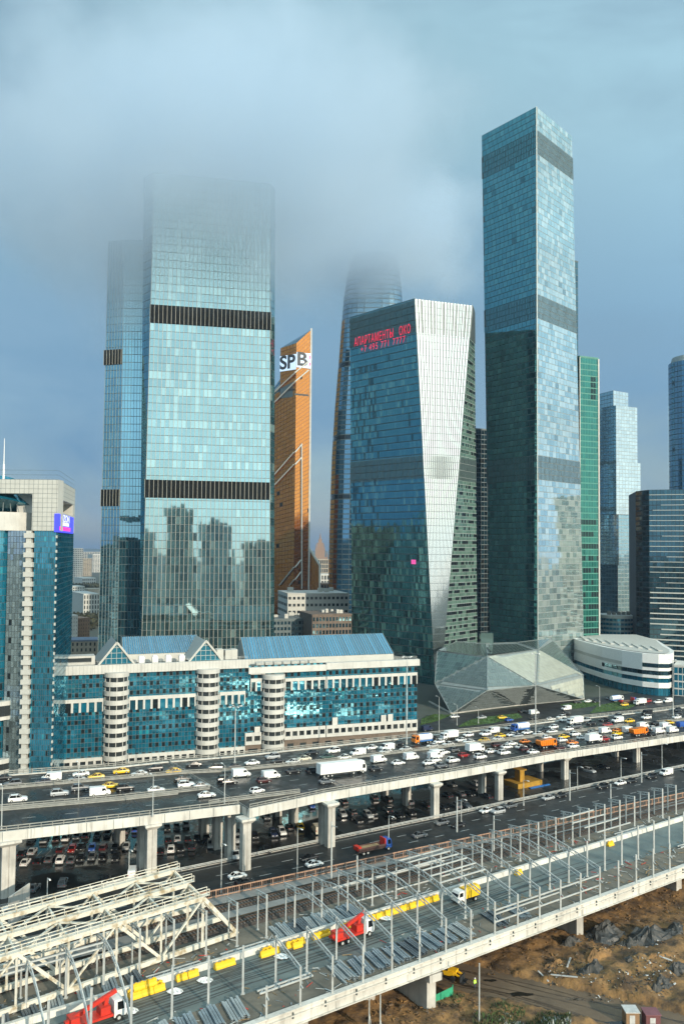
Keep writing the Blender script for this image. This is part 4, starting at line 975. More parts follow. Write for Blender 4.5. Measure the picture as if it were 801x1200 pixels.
# ================================================================== teal office building beside the highway
TA, TBp = P(66, 850, 308), P(489, 850, 357); tw = Wall(TA, TBp)
T2 = thing('teal_office_building', 'long teal glass office building with white bands, round stair towers and gables', 'office building', tw.pt(tw.L/2, 0))
sJ = tw.at(290, 830)[0]; zl, zr2 = 36.0, 33.4
def tcol(i, j):
    r = random.random()
    if i % 2 == 1 and j % 2 == 1 and random.random() < .82: return (r, 0, 1)
    return (r, random.uniform(.4, 1) if random.random() < .02 else 0, 0)
facade(T2, tw.pt(.2, 0), tw.pt(sJ, 0), tw.pt(sJ, zl), tw.pt(.2, zl), 58, 22, GL['teal'], M['frame'], .12, .12, .007, tcol)
facade(T2, tw.pt(sJ, 0, -.8), tw.pt(tw.L, 0, -.8), tw.pt(tw.L, zr2, -.8), tw.pt(sJ, zr2, -.8), 54, 20, GL['teal'], M['frame'], .12, .12, .007, tcol)
facade(T2, tw.pt(tw.L, 0, -.8), tw.pt(tw.L, 0, -36), tw.pt(tw.L, zr2, -36), tw.pt(tw.L, zr2, -.8), 26, 20, GL['teal'], M['frame'], .12, .12, .006, tcol)
b = MB(); b.wbox(tw, .3, sJ, 0, zl-1.4, -38, -.15, 0); b.wbox(tw, sJ, tw.L-.1, 0, zr2-1.3, -36, -.95, 0); b.build('core', M['roof'], parent=T2)
def zpx(px, py): return tw.at(px, py)
def hb(px0, px1, z0, z1, o0=0., o1=.6, name='white_band', m='white'):
    b = MB(); b.wbox(tw, tw.at(px0, 830)[0], tw.at(px1, 830)[0], z0, z1, o0, o1); return b.build(name, M[m], parent=T2)
# cornices
hb(65, 290, zl-3.2, zl, -.3, 1.2, 'cornice'); hb(290.3, 381, zr2-3.0, zr2-.6, -1.0, .9, 'cornice'); hb(381, 490, zr2-2.6, zr2, -1.0, 1.1, 'cornice')
b = MB()
for k in range(60): b.wbox(tw, k*1.27, k*1.27+.05, zl-3.2, zl+.01, 1.2, 1.215)
b.build('joints', M['frame'], parent=T2, kind='stuff')
def win_band(px0, px1, z0, z1, pitch, name, sill, head, m='white', piers=.9, o1=.5):
    """white band with a row of recessed windows between piers"""
    s0, s1 = tw.at(px0, 830)[0], tw.at(px1, 830)[0]; n = max(1, round((s1-s0)/pitch)); p = (s1-s0)/n
    b = MB(); b.wbox(tw, s0, s1, z1-head, z1, .0, o1)
    if sill: b.wbox(tw, s0, s1, z0, z0+sill, .0, o1)
    wb = b.build(name, M[m], parent=T2)
    b = MB()
    for k in range(n+1):
        c = s0+k*p; b.wbox(tw, max(s0, c-piers/2), min(s1, c+piers/2), z0+sill, z1-head, .0, o1-.02)
    b.build('piers', M[m], parent=wb, kind='stuff')
    for k in range(n):
        b = MB(); c0_ = s0+k*p+piers/2; c1_ = c0_+p-piers
        b.face([tw.pt(c0_, z0+sill, .12), tw.pt(c1_, z0+sill, .12), tw.pt(c1_, z1-head, .12), tw.pt(c0_, z1-head, .12)], 0, (random.random(), 0, random.choice((0, 0, .6, 1)))); b.build('window', GL['teal'] if m == 'white' and not sill else GL['win'], parent=wb)
def Z(px, py): return tw.at(px, py)[1]
for a, c in ((66, 121), (151, 229), (257, 287)):
    win_band(a, c, Z(100, 834)-.2, Z(100, 819), 2.75, 'white_band', 0, 1.3, piers=.8)
    win_band(a, c, Z(100, 901), Z(100, 888), 2.75, 'base_band', 1.2, 1.2, piers=.9, o1=.8)
win_band(293, 306, Z(300, 808)-.6, Z(300, 795), 2.4, 'white_band', 0, 1.3, piers=.7)
for a, c in ((333, 381), (382, 488)):
    win_band(a, c, Z(440, 803.5), Z(440, 790), 2.75, 'white_band', 0, 1.2, piers=.8)
    win_band(a, c, Z(440, 859), Z(440, 846), 2.75, 'base_band', 1.3, 1.3, piers=.9, o1=.8)
win_band(287, 306, Z(300, 872), Z(300, 858), 2.75, 'base_band', 1.3, 1.3, piers=.9, o1=.8)
win_band(333, 488, 0, Z(440, 859), 5.0, 'brick_base', .5, 1.6, 'brick', piers=2.6, o1=.3); win_band(287, 306, 0, Z(300, 872), 5.0, 'brick_base', .5, 1.6, 'brick', piers=2.6, o1=.3)
hb(293, 310, zr2-3.4, zr2-3.0, 0, .4); b = MB()
# white extra panels
for px, py in ((298, 856), (389, 845), (446, 842), (454, 841)):
    s, z = tw.at(px, py); b.wbox(tw, s, s+2.2, z-1.6, z+1.4, .02, .3)
b.build('white_panels', M['white'], parent=T2, kind='stuff')
# round stair towers: ring spandrels and recessed windows
for px, ptop, n in ((136, 787, 10), (243, 783, 10), (320, 790, 9)):
    s, _ = tw.at(px, 830); c = tw.pt(s, 0, -.3); z_ = tw.at(px, ptop)[1]; rr = 4.6; fhh = z_/n
    st = MB(); st.cyl(at(c, 0), at(c, z_-.3), rr-.55, n=24); core = st.build('stair_tower', GL['win'], parent=T2)
    for k in range(n):
        q = MB(); q.cyl(at(c, k*fhh+fhh*.5), at(c, (k+1)*fhh), rr, n=28); q.build('ring', M['white'], parent=core, smooth=False)
    q = MB()
    for k in range(10):
        t_ = 2*math.pi*k/10; e = Vector((math.cos(t_), math.sin(t_), 0)); q.bar(at(c+e*(rr-.45), 0), at(c+e*(rr-.45), z_-1), .22, .2)
    q.build('mullions', M['white'], parent=core, kind='stuff')
# gables
for px, pk in ((137, 753), (241.5, 751)):
    s, _ = tw.at(px, 775); o0 = -1.0; hw_ = 5.6; zb2, zp = zl+.05, tw.at(px, pk)[1]
    b = MB(); b.face([tw.pt(s-hw_, zb2, o0), tw.pt(s+hw_, zb2, o0), tw.pt(s, zp-.8, o0)]); g = b.build('gable_glass', GL['teal'], parent=T2)
    b = MB()
    for sg_ in (-1, 1):
        b.bar(tw.pt(s+sg_*(hw_+.8), zb2-.2, o0+.2), tw.pt(s, zp, o0+.2), .7, 1.1, up=tw.n)
        b.face([tw.pt(s+sg_*(hw_+.8), zb2, o0), tw.pt(s, zp, o0), tw.pt(s, zp, -22), tw.pt(s+sg_*(hw_+.8), zb2, -22)])
    for k in range(1, 6):
        t_ = k/6; b.bar(tw.pt(s-hw_+2*hw_*t_, zb2, o0+.06), tw.pt(s-hw_+2*hw_*t_, zb2+(zp-zb2-.9)*(1-abs(2*t_-1)), o0+.06), .14, .14, up=tw.n)
    for k in (1, 2, 3): b.bar(tw.pt(s-hw_*(1-k/4), zb2+(zp-zb2)*k/4, o0+.06), tw.pt(s+hw_*(1-k/4), zb2+(zp-zb2)*k/4, o0+.06), .14, .14)
    b.build('gable_frame', M['stone'], parent=g)
# long blue glazed roofs
def groof(pxa, pxb, zb3, zt_, o0, o1, n):
    s0, s1 = tw.at(pxa, 770)[0], tw.at(pxb, 770)[0]
    a0, a1, b0, b1 = tw.pt(s0, zb3, o0), tw.pt(s1, zb3, o0), tw.pt(s0+.3, zt_, o1), tw.pt(s1-1.5, zt_, o1)
    o = facade(T2, a0, a1, b1, b0, n, 1, GL['bluero'], M['framel'], .22, .2, .006, rnd, name='roof_glazing')
    fins(T2, a0, a1, b1, b0, n, .14, .25, M['framel'], 'roof_ribs')
    b = MB(); b.wbox(tw, s0, s1, zl-4, zb3, o0-6, o0); b.build('roof_plinth', M['stone'], parent=T2)
    b = MB(); b.face([b0, b1, tw.pt(s1, zb3, o1*2-o0), tw.pt(s0, zb3, o1*2-o0)]); b.face([a1, tw.pt(s1, zb3, o1*2-o0), b1]); b.face([a0, b0, tw.pt(s0, zb3, o1*2-o0)]); b.build('roof_back', M['framel'], parent=T2)
groof(149, 247, zl+1.6, zl+7.6, -14, -22, 36); groof(293, 470, zr2+1.4, zr2+9.2, -8, -17, 56)
# roof terrace things
for k in range(4):
    s, _ = tw.at(165+k*16, 775); b = MB(); b.wbox(tw, s, s+2.2, zl-1.4, zl+1.4, -8, -5.5); b.wbox(tw, s+.3, s+1.9, zl+1.4, zl+1.9, -7.6, -6); b.build('roof_unit', M['whitep'], parent=T2)
for px in (262, 272, 279): s, _ = tw.at(px, 770); b = MB(); b.wbox(tw, s, s+2.6, zl-1.4, zl+2.2+random.random(), -16, -12); b.build('roof_unit', M['stone'], parent=T2)
b = MB(); s0, s1 = tw.at(74, 775)[0], tw.at(113, 775)[0]; b.wbox(tw, s0, s1, zl-1, zl+2.6, -12, -6); rp = b.build('penthouse', M['white'], parent=T2)
for k in range(7): b = MB(); c_ = lerp(s0+.6, s1-2, k/6.5); b.face([tw.pt(c_, zl+.3, -5.93), tw.pt(c_+1.4, zl+.3, -5.93), tw.pt(c_+1.4, zl+1.9, -5.93), tw.pt(c_, zl+1.9, -5.93)]); b.build('window', GL['win'], parent=rp)
for k in range(7): s = tw.at(302, 775)[0]+k*3.6; b = MB(); b.wbox(tw, s, s+3.0, zr2-.6, zr2+.9, -4.5, -2); b.build('roof_unit', M['stone'], parent=T2)
b = MB()
for (o_, z_, sa, sb_) in ((-1.5, zl, .5, sJ), (-1.3, zr2, sJ, tw.L)):
    n = int((sb_-sa)/3)
    for k in range(n+1): q = lerp(sa, sb_, k/n); b.bar(tw.pt(q, z_-.4, o_), tw.pt(q, z_+1.0, o_), .08, .08)
    for h in (.5, 1.0): b.bar(tw.pt(sa, z_+h, o_), tw.pt(sb_, z_+h, o_), .07, .07)
b.build('roof_railing', M['steel'], parent=T2, kind='stuff')
# ================================================================== office tower with screen at the left edge
OT = thing('office_tower', 'teal glass office tower with grey stone portal top and purple screen at the left edge', 'office tower', P(30, 900, 278).xy.to_3d())
YO = 275.0; xr_ = P(62.5, 800, YO).x; xc_ = P(36.5, 800, YO).x; zo = P(50, 562, YO).z; zs = P(50, 622, YO).z; dep = 48
def tc2(i, j): return (random.random(), .9 if random.random() < .01 else 0, 1 if (i % 7 == 1 and j % 3 == 1 and j < 30) else 0)
facade(OT, (xc_, YO, 0), (xr_, YO, 0), (xr_, YO, zs), (xc_, YO, zs), 11, 48, GL['teal'], M['frame'], .14, .14, .010, tc2)
BRX = P(82.5, 800, YO+dep).x
def rx(y): return lerp(xr_, BRX, (y-YO)/dep)          # the right flank leans back in plan
def rbox(b, o0, o1, y0, y1, z0, z1): b.hexa([(rx(y0)+o0, y0, z0), (rx(y0)+o1, y0, z0), (rx(y1)+o1, y1, z0), (rx(y1)+o0, y1, z0), (rx(y0)+o0, y0, z1), (rx(y0)+o1, y0, z1), (rx(y1)+o1, y1, z1), (rx(y1)+o0, y1, z1)])
facade(OT, (xr_, YO, 0), (BRX, YO+dep, 0), (BRX, YO+dep, zs), (xr_, YO, zs), 24, 48, GL['teal'], M['frame'], .14, .14, .012, tc2)
b = MB(); rbox(b, xc_-xr_, -.12, YO+.12, YO+dep-.1, 0, zs-.05); b.box(-170, BRX-2, YO+6, YO+dep, 0, zs-.05); b.build('core', M['frame'], parent=OT)
xo = P(38.5, 600, YO).x; zop = P(20, 578.5, YO).z
pt_ = MB(); pt_.box(-170, xr_+.35, YO-.5, YO+5, zop, zo); pt_.box(xo, xr_+.35, YO-.5, YO+5, zs, zop)
rbox(pt_, -5, .35, YO+5, YO+dep, zop-1.5, zo); rbox(pt_, -5, .35, YO+dep-6, YO+dep, zs, zop-1.5); rbox(pt_, -5, .34, YO+5, YO+dep-6, zs, zs+6.2); pt_.build('stone_portal', M['stone'], parent=OT)
b = MB()
for k in range(30):
    x_ = xr_-k*1.5
    b.box(x_-.04, x_+.04, YO-.52, YO-.5, zop if x_ < xo else zs, zo)
for k in range(14):
    z_ = zs+k*1.5; b.box(xo if z_ < zop else -170, xr_+.36, YO-.52, YO-.5, z_-.04, z_+.04); rbox(b, .35, .37, YO, YO+dep, z_-.04, z_+.04) if z_ > zop-1.5 else None
b.build('stone_joints', M['frame'], parent=OT, kind='stuff')
b = MB(); rbox(b, -14, -5, YO+6, YO+dep, zs, zop); b.build('inner_wall', M['white'], parent=OT)
# drum with cone glass roof inside the portal
xd = P(-22, 600, YO).x; rd = P(37, 600, YO).x-xd; zd2 = P(20, 600, YO).z
b = MB(); b.cyl((xd, YO+rd-2.5, zs), (xd, YO+rd-2.5, zd2), rd, n=48); b.build('drum', M['white'], parent=OT, smooth=False)
b = MB(); b.cyl((xd, YO+rd-2.5, zd2), (xd, YO+rd+1, zd2+11), rd-.4, rd*.35, n=40); cn = b.build('cone_roof', GL['teal'], parent=OT)
b = MB()
for k in range(40):
    t_ = 2*math.pi*k/40; e = Vector((math.cos(t_), math.sin(t_), 0)); b.bar(Vector((xd, YO+rd-2.5, zd2+.1))+e*(rd-.3), Vector((xd, YO+rd+1, zd2+11.1))+e*rd*.35, .2, .2)
b.build('cone_ribs', M['framel'], parent=cn, kind='stuff')
# rounded glass bay below the drum
facade(OT, (P(5, 700, YO).x, YO+2, 0), (P(28, 700, YO).x, YO+.6, 0), (P(28, 700, YO).x, YO+.6, zs), (P(5, 700, YO).x, YO+2, zs), 6, 44, GL['steps'], M['frame'], .12, .12, .008, tc2)
bF, bB = MB(), MB(); nb = 40; nbv = 36; rb_ = P(11, 700, YO).x-xd; cb = Vector((xd, YO+rb_-1.5, 0))
for j in range(nbv):
    z0_, z1_ = j/nbv*zs, (j+1)/nbv*zs
    for k in range(nb):
        t0, t1 = math.pi+math.pi*k/nb, math.pi+math.pi*(k+1)/nb
        A, B_ = cb+Vector((math.cos(t0)*rb_, math.sin(t0)*rb_, 0)), cb+Vector((math.cos(t1)*rb_, math.sin(t1)*rb_, 0))
        bB.face([at(A, z0_), at(B_, z0_), at(B_, z1_), at(A, z1_)]); o_ = ((A+B_)/2-cb).normalized()*.12; A2, B2 = A.lerp(B_, .03)+o_, A.lerp(B_, .97)+o_
        bF.face([at(A2, z0_+.08), at(B2, z0_+.08), at(B2, z1_-.06), at(A2, z1_-.06)], 0, (random.random(), .7 if random.random() < .03 else 0, 1 if (j % 2 == 0 and k % 3 == 0 and j < 16) else 0))
bB.build('bay_frame', M['frame'], parent=OT); bF.build('bay_glazing', GL['steps'] if False else GL['teal'], parent=OT, kind='stuff')
for (pa, pb) in ((822, 844), (890, 907)):
    za2, zb4 = P(10, pb, YO).z, P(10, pa, YO).z
    b = MB(); b.cyl(at(cb, za2), at(cb, zb4), rb_+2.6, n=56); wb_ = b.build('white_ring', M['white'], parent=OT)
    for k in range(10):
        t_ = math.pi*1.5+.25+k*.13; e = Vector((math.cos(t_), math.sin(t_), 0)); e2 = Vector((-e.y, e.x, 0)); q = cb+e*(rb_+2.66)
        b = MB(); b.face([at(q-e2*.8, za2+1.2), at(q+e2*.8, za2+1.2), at(q+e2*.8, zb4-1.4), at(q-e2*.8, zb4-1.4)]); b.build('window', GL['win'], parent=wb_)
# stack of stone balcony blocks in the notch
nbk = 27
for k in range(nbk):
    z_ = (k+.25)*zs/nbk; b = MB(); x0_ = P(26, 800, YO).x; b.box(x0_, xc_+.1, YO-1.4, YO+3, z_, z_+1.55); b.build('balcony_block', M['stone'], parent=OT)
b = MB(); b.box(P(28, 800, YO).x, P(34, 800, YO).x, YO-.9, YO+1, 0, zs); b.build('balcony_pier', M['stone'], parent=OT)
b = MB()
for k in range(36):
    z_ = k*zs/36; b.box(xr_-.15, xr_+.25, YO-.2, YO+.5, z_, z_+.9)
b.build('corner_quoins', M['stone'], parent=OT, kind='stuff')
# antenna
b = MB(); q = P(1.5, 562, YO); b.cyl((q.x, YO+2, zo), (q.x, YO+2, zo+5), .35, .3, 8); b.cyl((q.x, YO+2, zo+5), (q.x, YO+2, zo+13.5), .16, .08, 8); b.build('antenna', M['whitep'], parent=OT)
# LED screen on the right face
M['scr_blue'] = emit('screen_blue', (0.06, 0.07, 0.95), .9); M['scr_pink'] = emit('screen_pink', (0.95, 0.03, 0.45), .9); M['scr_white'] = emit('screen_white', (0.75, 0.8, 1.0), .9)
zsc0, zsc1 = P(67, 623.5, YO).z, P(67, 602, YO).z
sc = MB(); rbox(sc, -.6, .9, YO-.8, YO+dep-8, zsc0, zsc1); so = sc.build('screen', M['scr_blue'], parent=OT)
def sq(o, y0, y1, z0, z1): return [(rx(y0)+o, y0, z0), (rx(y1)+o, y1, z0), (rx(y1)+o, y1, z1), (rx(y0)+o, y0, z1)]
q = MB(); q.face(sq(.93, YO, YO+30, zsc0+.6, zsc0+1.9)); q.build('screen_stripe', M['scr_pink'], parent=so)
q = MB(); q.face(sq(.93, YO+3, YO+26, zsc0+2.2, zsc0+3.4)); q.build('screen_stripe', M['scr_white'], parent=so)
text('OZON', OT, M['scr_white'], 3.2, (rx(YO+3)+.96, YO+3, zsc0+3.6), (BRX-xr_, dep, 0), bold=.08, extrude=.02, fit=24)
# ================================================================== faceted pavilion
PV = thing('faceted_pavilion', 'low crystal-shaped glass pavilion with pale sunlit facets beside the highway', 'pavilion', P(600, 830, 430).xy.to_3d())
V_ = dict(a=P(534.4, 751.6, 490), b=P(568.8, 754, 482), c=P(605.5, 752.8, 500), d=P(630, 761, 470), e=P(512, 763.5, 455), f=P(570.7, 769.4, 432), g=P(509, 801, 436), h=P(570.7, 809, 414), i=P(628, 803, 422), j=P(682.6, 790.7, 462), k=G(683.8, 819.5, 0), l=G(528.5, 836.5, 0), m=G(602, 828, 0), r=P(645, 748, 520))
V_['g0'] = Vector((V_['g'].x-2, V_['g'].y+8, 0)); V_['m'] = V_['l'].lerp(V_['k'], .47)+Vector((2, 3.5, 0))
def tri_facet(names, nrows, matname, name='facet'):
    """one facet: plane panels inside its outline, with edge trim"""
    pts = [V_[n] for n in names]; c = sum(pts, Vector())/len(pts)
    n_ = (pts[1]-pts[0]).cross(pts[2]-pts[0]).normalized()
    if n_.dot(EYE-c) < 0: pts = pts[::-1]; n_ = -n_
    b = MB(); b.face([p-n_*.25 for p in pts]); fc = b.build(name, M['framel'], parent=PV)
    x_ = Vector((0, 0, 1)).cross(n_).normalized(); y_ = n_.cross(x_)
    loc = [((p-c).dot(x_), (p-c).dot(y_)) for p in pts]
    y0, y1 = min(q[1] for q in loc), max(q[1] for q in loc); b = MB(); ph = nrows
    yy = y0
    while yy < y1:
        for (ya, yb) in ((yy+.06, min(yy+ph, y1)-.06),):
            if yb <= ya: continue
            def span(y):
                xs = []
                for q in range(len(loc)):
                    A, B_ = loc[q], loc[(q+1) % len(loc)]
                    if (A[1]-y)*(B_[1]-y) < 0: xs.append(A[0]+(y-A[1])*(B_[0]-A[0])/(B_[1]-A[1]))
                return (min(xs), max(xs)) if len(xs) >= 2 else None
            A, B_ = span(ya), span(yb)
            if A and B_:
                x0_, x1_ = min(A[0], B_[0]), max(A[1], B_[1]); xx = math.floor(x0_/1.5)*1.5
                while xx < x1_:
                    la0, la1, lb0, lb1 = max(xx+.05, A[0]), min(xx+1.45, A[1]), max(xx+.05, B_[0]), min(xx+1.45, B_[1])
                    if la1 > la0 and lb1 > lb0:
                        dz = random.uniform(-.006, .006)
                        b.face([c+x_*la0+y_*ya+n_*dz, c+x_*la1+y_*ya-n_*dz, c+x_*lb1+y_*yb-n_*dz, c+x_*lb0+y_*yb+n_*dz], 0, (random.random(), 0, 0))
                    xx += 1.5
        yy += ph
    b.build('panels', GL[matname] if matname in GL else M[matname], parent=fc, kind='stuff')
    b = MB()
    for q in range(len(pts)): b.bar(pts[q]+n_*.05, pts[(q+1) % len(pts)]+n_*.05, .22, .22)
    b.build('edge_trim', M['framel'], parent=fc)
    return fc, c, n_, x_, y_, loc
GL['pav_lit'] = glass('pavilion_glass_sunlit', (0.40, 0.41, 0.34), (0.9, 1.0, 0.95), 2.0, 0.22, (.5, .5, .45), .12); GL['pavg'] = glass('pavilion_clear_glass', (0.07, 0.11, 0.10), (0.8, 1, 0.95), 2.0, 0.06, (.3, .35, .3), .5)  # same glazing as pav, with the right facets' sun brightness put into its colour
for nm, r_, g_ in (('efg', 2.6, 'pavg'), ('gfh', 2.2, 'pav'), ('ghl', 2.2, 'pav'), ('fhi', 2.2, 'pav'), ('fid', 2.2, 'pav_lit'), ('dij', 2.2, 'pav_lit'), ('ijk', 2.2, 'pav_lit')): tri_facet(nm, r_, g_)
for nm in ('abfe', 'bcdf', 'cdr', 'djr'): tri_facet(nm, 2.4, 'pav', 'roof_facet')
for nm in ('hlm', 'him', 'imk'):                # underside facets carry rows of slats
    fc, c, n_, x_, y_, loc = tri_facet(nm, 1.6, 'frame', 'slatted_facet')
    y0, y1 = min(q[1] for q in loc), max(q[1] for q in loc); yy = y0+.5
    while yy < y1-.4:
        xs = []
        for q in range(3):
            A, B_ = loc[q], loc[(q+1) % 3]
            if (A[1]-yy)*(B_[1]-yy) < 0: xs.append(A[0]+(yy-A[1])*(B_[0]-A[0])/(B_[1]-A[1]))
        if len(xs) == 2 and abs(xs[0]-xs[1]) > 1.6:
            x0_, x1_ = min(xs)+.5, max(xs)-.5; x1_ = lerp(x0_, x1_, random.uniform(.75, 1)); x0_ = lerp(x0_, x1_, random.uniform(0, .2))
            b = MB(); b.bar(c+x_*x0_+y_*yy+n_*.25, c+x_*x1_+y_*yy+n_*.25, .12, .14); b.build('slat', M['framel'], parent=fc)
        yy += .85
b = MB(); b.box(V_['b'].x-2.5, V_['b'].x+4.5, V_['b'].y+2, V_['b'].y+7, 22, V_['b'].z+5.5); b.build('roof_box', GL['pavg'], parent=PV)
b = MB(); pl_ = [V_['g0'], V_['l'], V_['m'], V_['k']]
for q in range(3):
    A, B_ = pl_[q], pl_[q+1]; b.bar(at(A, .3), at(B_, .3), .8, .6)
b.build('plinth', M['concrete'], parent=PV)
# ================================================================== white curved hall
M['hallwhite'] = mat('hall_white', (.74, .74, .71), .45, var=.06)
WH = thing('curved_hall', 'white streamlined exhibition hall with dark ribbon windows and sharp right end', 'hall', P(740, 810, 490).xy.to_3d())
plan = [P(672, 790, 545), P(684, 790, 527), P(705, 790, 503), P(728, 790, 485), P(752, 790, 473), P(771, 790, 468), P(783, 790, 468), P(788, 790, 474), P(789, 790, 486), P(782, 790, 505), P(770, 790, 540), P(745, 790, 575), P(690, 790, 575)]
plan = [Vector((p.x, p.y, 0)) for p in plan]
def hall_off(d):
    c = sum(plan, Vector())/len(plan); return [p+(c-p).normalized()*d for p in plan]
zh = 22.5
levels = [(0, 4.2, 'glass', 0.9), (4.2, 7.0, 'white', 0), (7.0, 9.4, 'glass', .7), (9.4, 11.0, 'white', 0), (11.0, 13.4, 'glass', .7), (13.4, zh, 'white', 0)]
def hz(k, z):   # top drops towards the sharp end
    return z
for (z0_, z1_, kind, d) in levels:
    pl_ = hall_off(d); b = MB()
    flare = lambda p, z: p
    n = len(pl_)
    for k in range(n):
        A, B_ = pl_[k], pl_[(k+1) % n]; seg = 4
        for q in range(seg):
            a_, c_ = A.lerp(B_, q/seg), A.lerp(B_, (q+1)/seg)
            g_ = (.05 if kind == 'glass' else .0)
            b.face([at(a_.lerp(c_, g_), z0_), at(a_.lerp(c_, 1-g_), z0_), at(a_.lerp(c_, 1-g_), z1_), at(a_.lerp(c_, g_), z1_)], 0, (random.random(), 0, 0))
    if kind == 'white':
        b.face([at(p, z1_) for p in pl_]); b.face([at(p, z0_) for p in reversed(pl_)])
        b.build('white_band', M['hallwhite'], parent=WH)
    else:
        b.build('ribbon_window', GL['teal'] if z0_ < 8 else GL['night'], parent=WH)
        q = MB(); q.prism([(p.x, p.y) for p in hall_off(d+.3)], z0_, z1_, cap=False); q.build('window_backing', M['frame'], parent=WH)
wl_ = Wall(plan[6], plan[5])
def ribbon(i0, i1, z0_, z1_, m, nm):
    b = MB()
    for k in range(i0, i1):
        A, B_ = plan[k], plan[k+1]; d_ = (B_-A).normalized(); nn = Vector((d_.y, -d_.x, 0))*.12
        b.face([at(A+nn, z0_), at(B_+nn, z0_), at(B_+nn, z1_), at(A+nn, z1_)], 0, (.4, 0, 0))
    b.build(nm, m, parent=WH)
ribbon(4, 7, 15.2, 17.4, GL['night'], 'ribbon_window'); ribbon(0, 3, 14.6, 16.4, M['stone'], 'grey_panel'); ribbon(0, 2, 10.9, 13.5, M['hallwhite'], 'blank_panel')
b = MB()
for k in range(9):
    t_ = k/9; A = plan[1].lerp(plan[6], t_); b.bar(at(A+Vector((3, 5, 0)), zh+.6), at(A+Vector((6, 26, 0)), zh+.6), 2.2, .5)
b.build('roof_ribs', M['white'], parent=WH, kind='stuff')
b = MB(); p_ = hall_off(3.0); b.face([at(p, zh+.3) for p in p_]); b.build('roof_deck', M['stone'], parent=WH)
t, w, z = slab('glass_annex', 'small teal glass annex at the sharp end of the white curved hall', 'building', 789, 470, 830, 462, 781, 20, 8, 4, GL['teal'], M['white'], .4, .8, left=4, pyref=800)
# ================================================================== far city
M['beige'] = mat('beige_wall', (.36, .31, .24), .9); M['brickfar'] = mat('brick_wall', (.27, .17, .11), .9); M['palew'] = mat('pale_wall', (.55, .54, .50), .9)
def city(label, pl, pr, Y, pt, m, nu, nv, depth=18, cat='house', gu=1.6, gv=1.5, roofm=None, name='city_building'):
    return slab(name, label, cat, pl, Y, pr, Y*1.01, pt, depth, nu, nv, GL['win'], m, gu, gv, right=max(2, nu//2), roofm=roofm, colf=dk(.5), tilt=.002)
city('white apartment block with rows of small windows behind the teal office building', 78, 92, 640, 723, M['palew'], 5, 9, 16, gu=1.6, gv=1.6)
city('brown apartment block beside the small white block in the gap between towers', 92, 106, 660, 726, M['brickfar'], 5, 8)
city('long beige brick house with blue-grey roof behind the teal office building', 74, 125, 520, 752, M['beige'], 10, 6, 16, roofm=mat('blue_roof', (.16, .2, .27), .7))
city('grey low block with flat roof in the city gap', 98, 117, 900, 697, M['stone'], 6, 5, 60)
city('grey-green slab block in the city gap', 82, 99, 1150, 688, M['stone'], 6, 7, 30)
city('beige block in the middle of the city gap', 103, 122, 1300, 691, M['beige'], 6, 7, 30)
city('tall pale green office tower at the left of the city gap', 82, 96.5, 1700, 643, M['palew'], 7, 18, 30, 'tower')
city('hazy tower cluster block right of the pale green tower', 97, 107, 2100, 655, M['beige'], 5, 14, 40, 'tower')
city('hazy pale tower at the right side of the city gap', 108, 124, 2400, 650, M['palew'], 6, 14, 40, 'tower')
city('long hazy block near the horizon in the city gap', 80, 122, 3300, 647, M['stone'], 14, 8, 60)
city('sunlit white block among dark trees in the city gap', 96, 112, 1500, 678, M['palew'], 7, 4, 40)
city('low beige block on the horizon right of the copper tower', 372, 386, 1700, 656, M['beige'], 6, 6, 40)
city('low pale block below the hazy spired tower', 366, 392, 1250, 674, M['palew'], 8, 5, 40)
city('brown low house behind the pale grey block', 372, 400, 1000, 685, M['brickfar'], 8, 5, 30)
# wooded belts in the gap
def wood(name, label, pxa, pxb, Y, h, n):
    b = MB(); a, c = P(pxa, 700, Y), P(pxb, 700, Y)
    for k in range(n):
        p = a.lerp(c, random.random())+Vector((0, random.uniform(-40, 40), 0)); z = random.random()**.7*h; s = random.uniform(.8, 1.9)
        v1 = Vector((random.gauss(0, 1), random.gauss(0, 1), random.gauss(0, 1))).normalized()*s; v2 = v1.cross(Vector((random.gauss(0, 1), random.gauss(0, 1), random.gauss(0, 1)))).normalized()*s
        q = at(p, z+.5); b.face([q-v1-v2, q+v1-v2*.6, q+v1*.8+v2, q-v1+v2*.7])
    o = b.build(name, M['weed'] if False else mat('tree_belt', (.05, .055, .03), .9, var=.5), kind='stuff'); tag(o, label, 'trees')
wood('woods', 'dark belt of bare trees in the city gap', 74, 124, 1400, 14, 1500)
wood('woods', 'dark trees in front of the white block in the city gap', 76, 122, 830, 10, 1100)
# spired tower on the horizon
SP = thing('spired_tower', 'hazy stepped tower with pointed spire on the horizon', 'tower', P(375, 650, 3000).xy.to_3d())
c2 = P(375, 640, 3000)
b = MB()
for hw_, py0, py1 in ((27, 700, 653), (17, 653, 643), (11, 643, 636), (6, 636, 632)):
    b.box(c2.x-hw_, c2.x+hw_, c2.y-hw_*.7, c2.y+hw_*.7, max(0, P(375, py0, 3000).z), P(375, py1, 3000).z)
for s in (-1, 1):
    for hw_, py in ((24, 649), (14, 639)): b.cyl((c2.x+s*hw_, c2.y-8, P(375, py+5, 3000).z), (c2.x+s*hw_, c2.y-8, P(375, py-2, 3000).z), 3, .5, 6)
b.build('stepped_body', M['brickfar'], parent=SP)
b = MB(); b.cyl((c2.x, c2.y, P(375, 632, 3000).z), (c2.x, c2.y, P(375, 624, 3000).z), 3.5, .3, 8); b.build('spire', M['brickfar'], parent=SP)

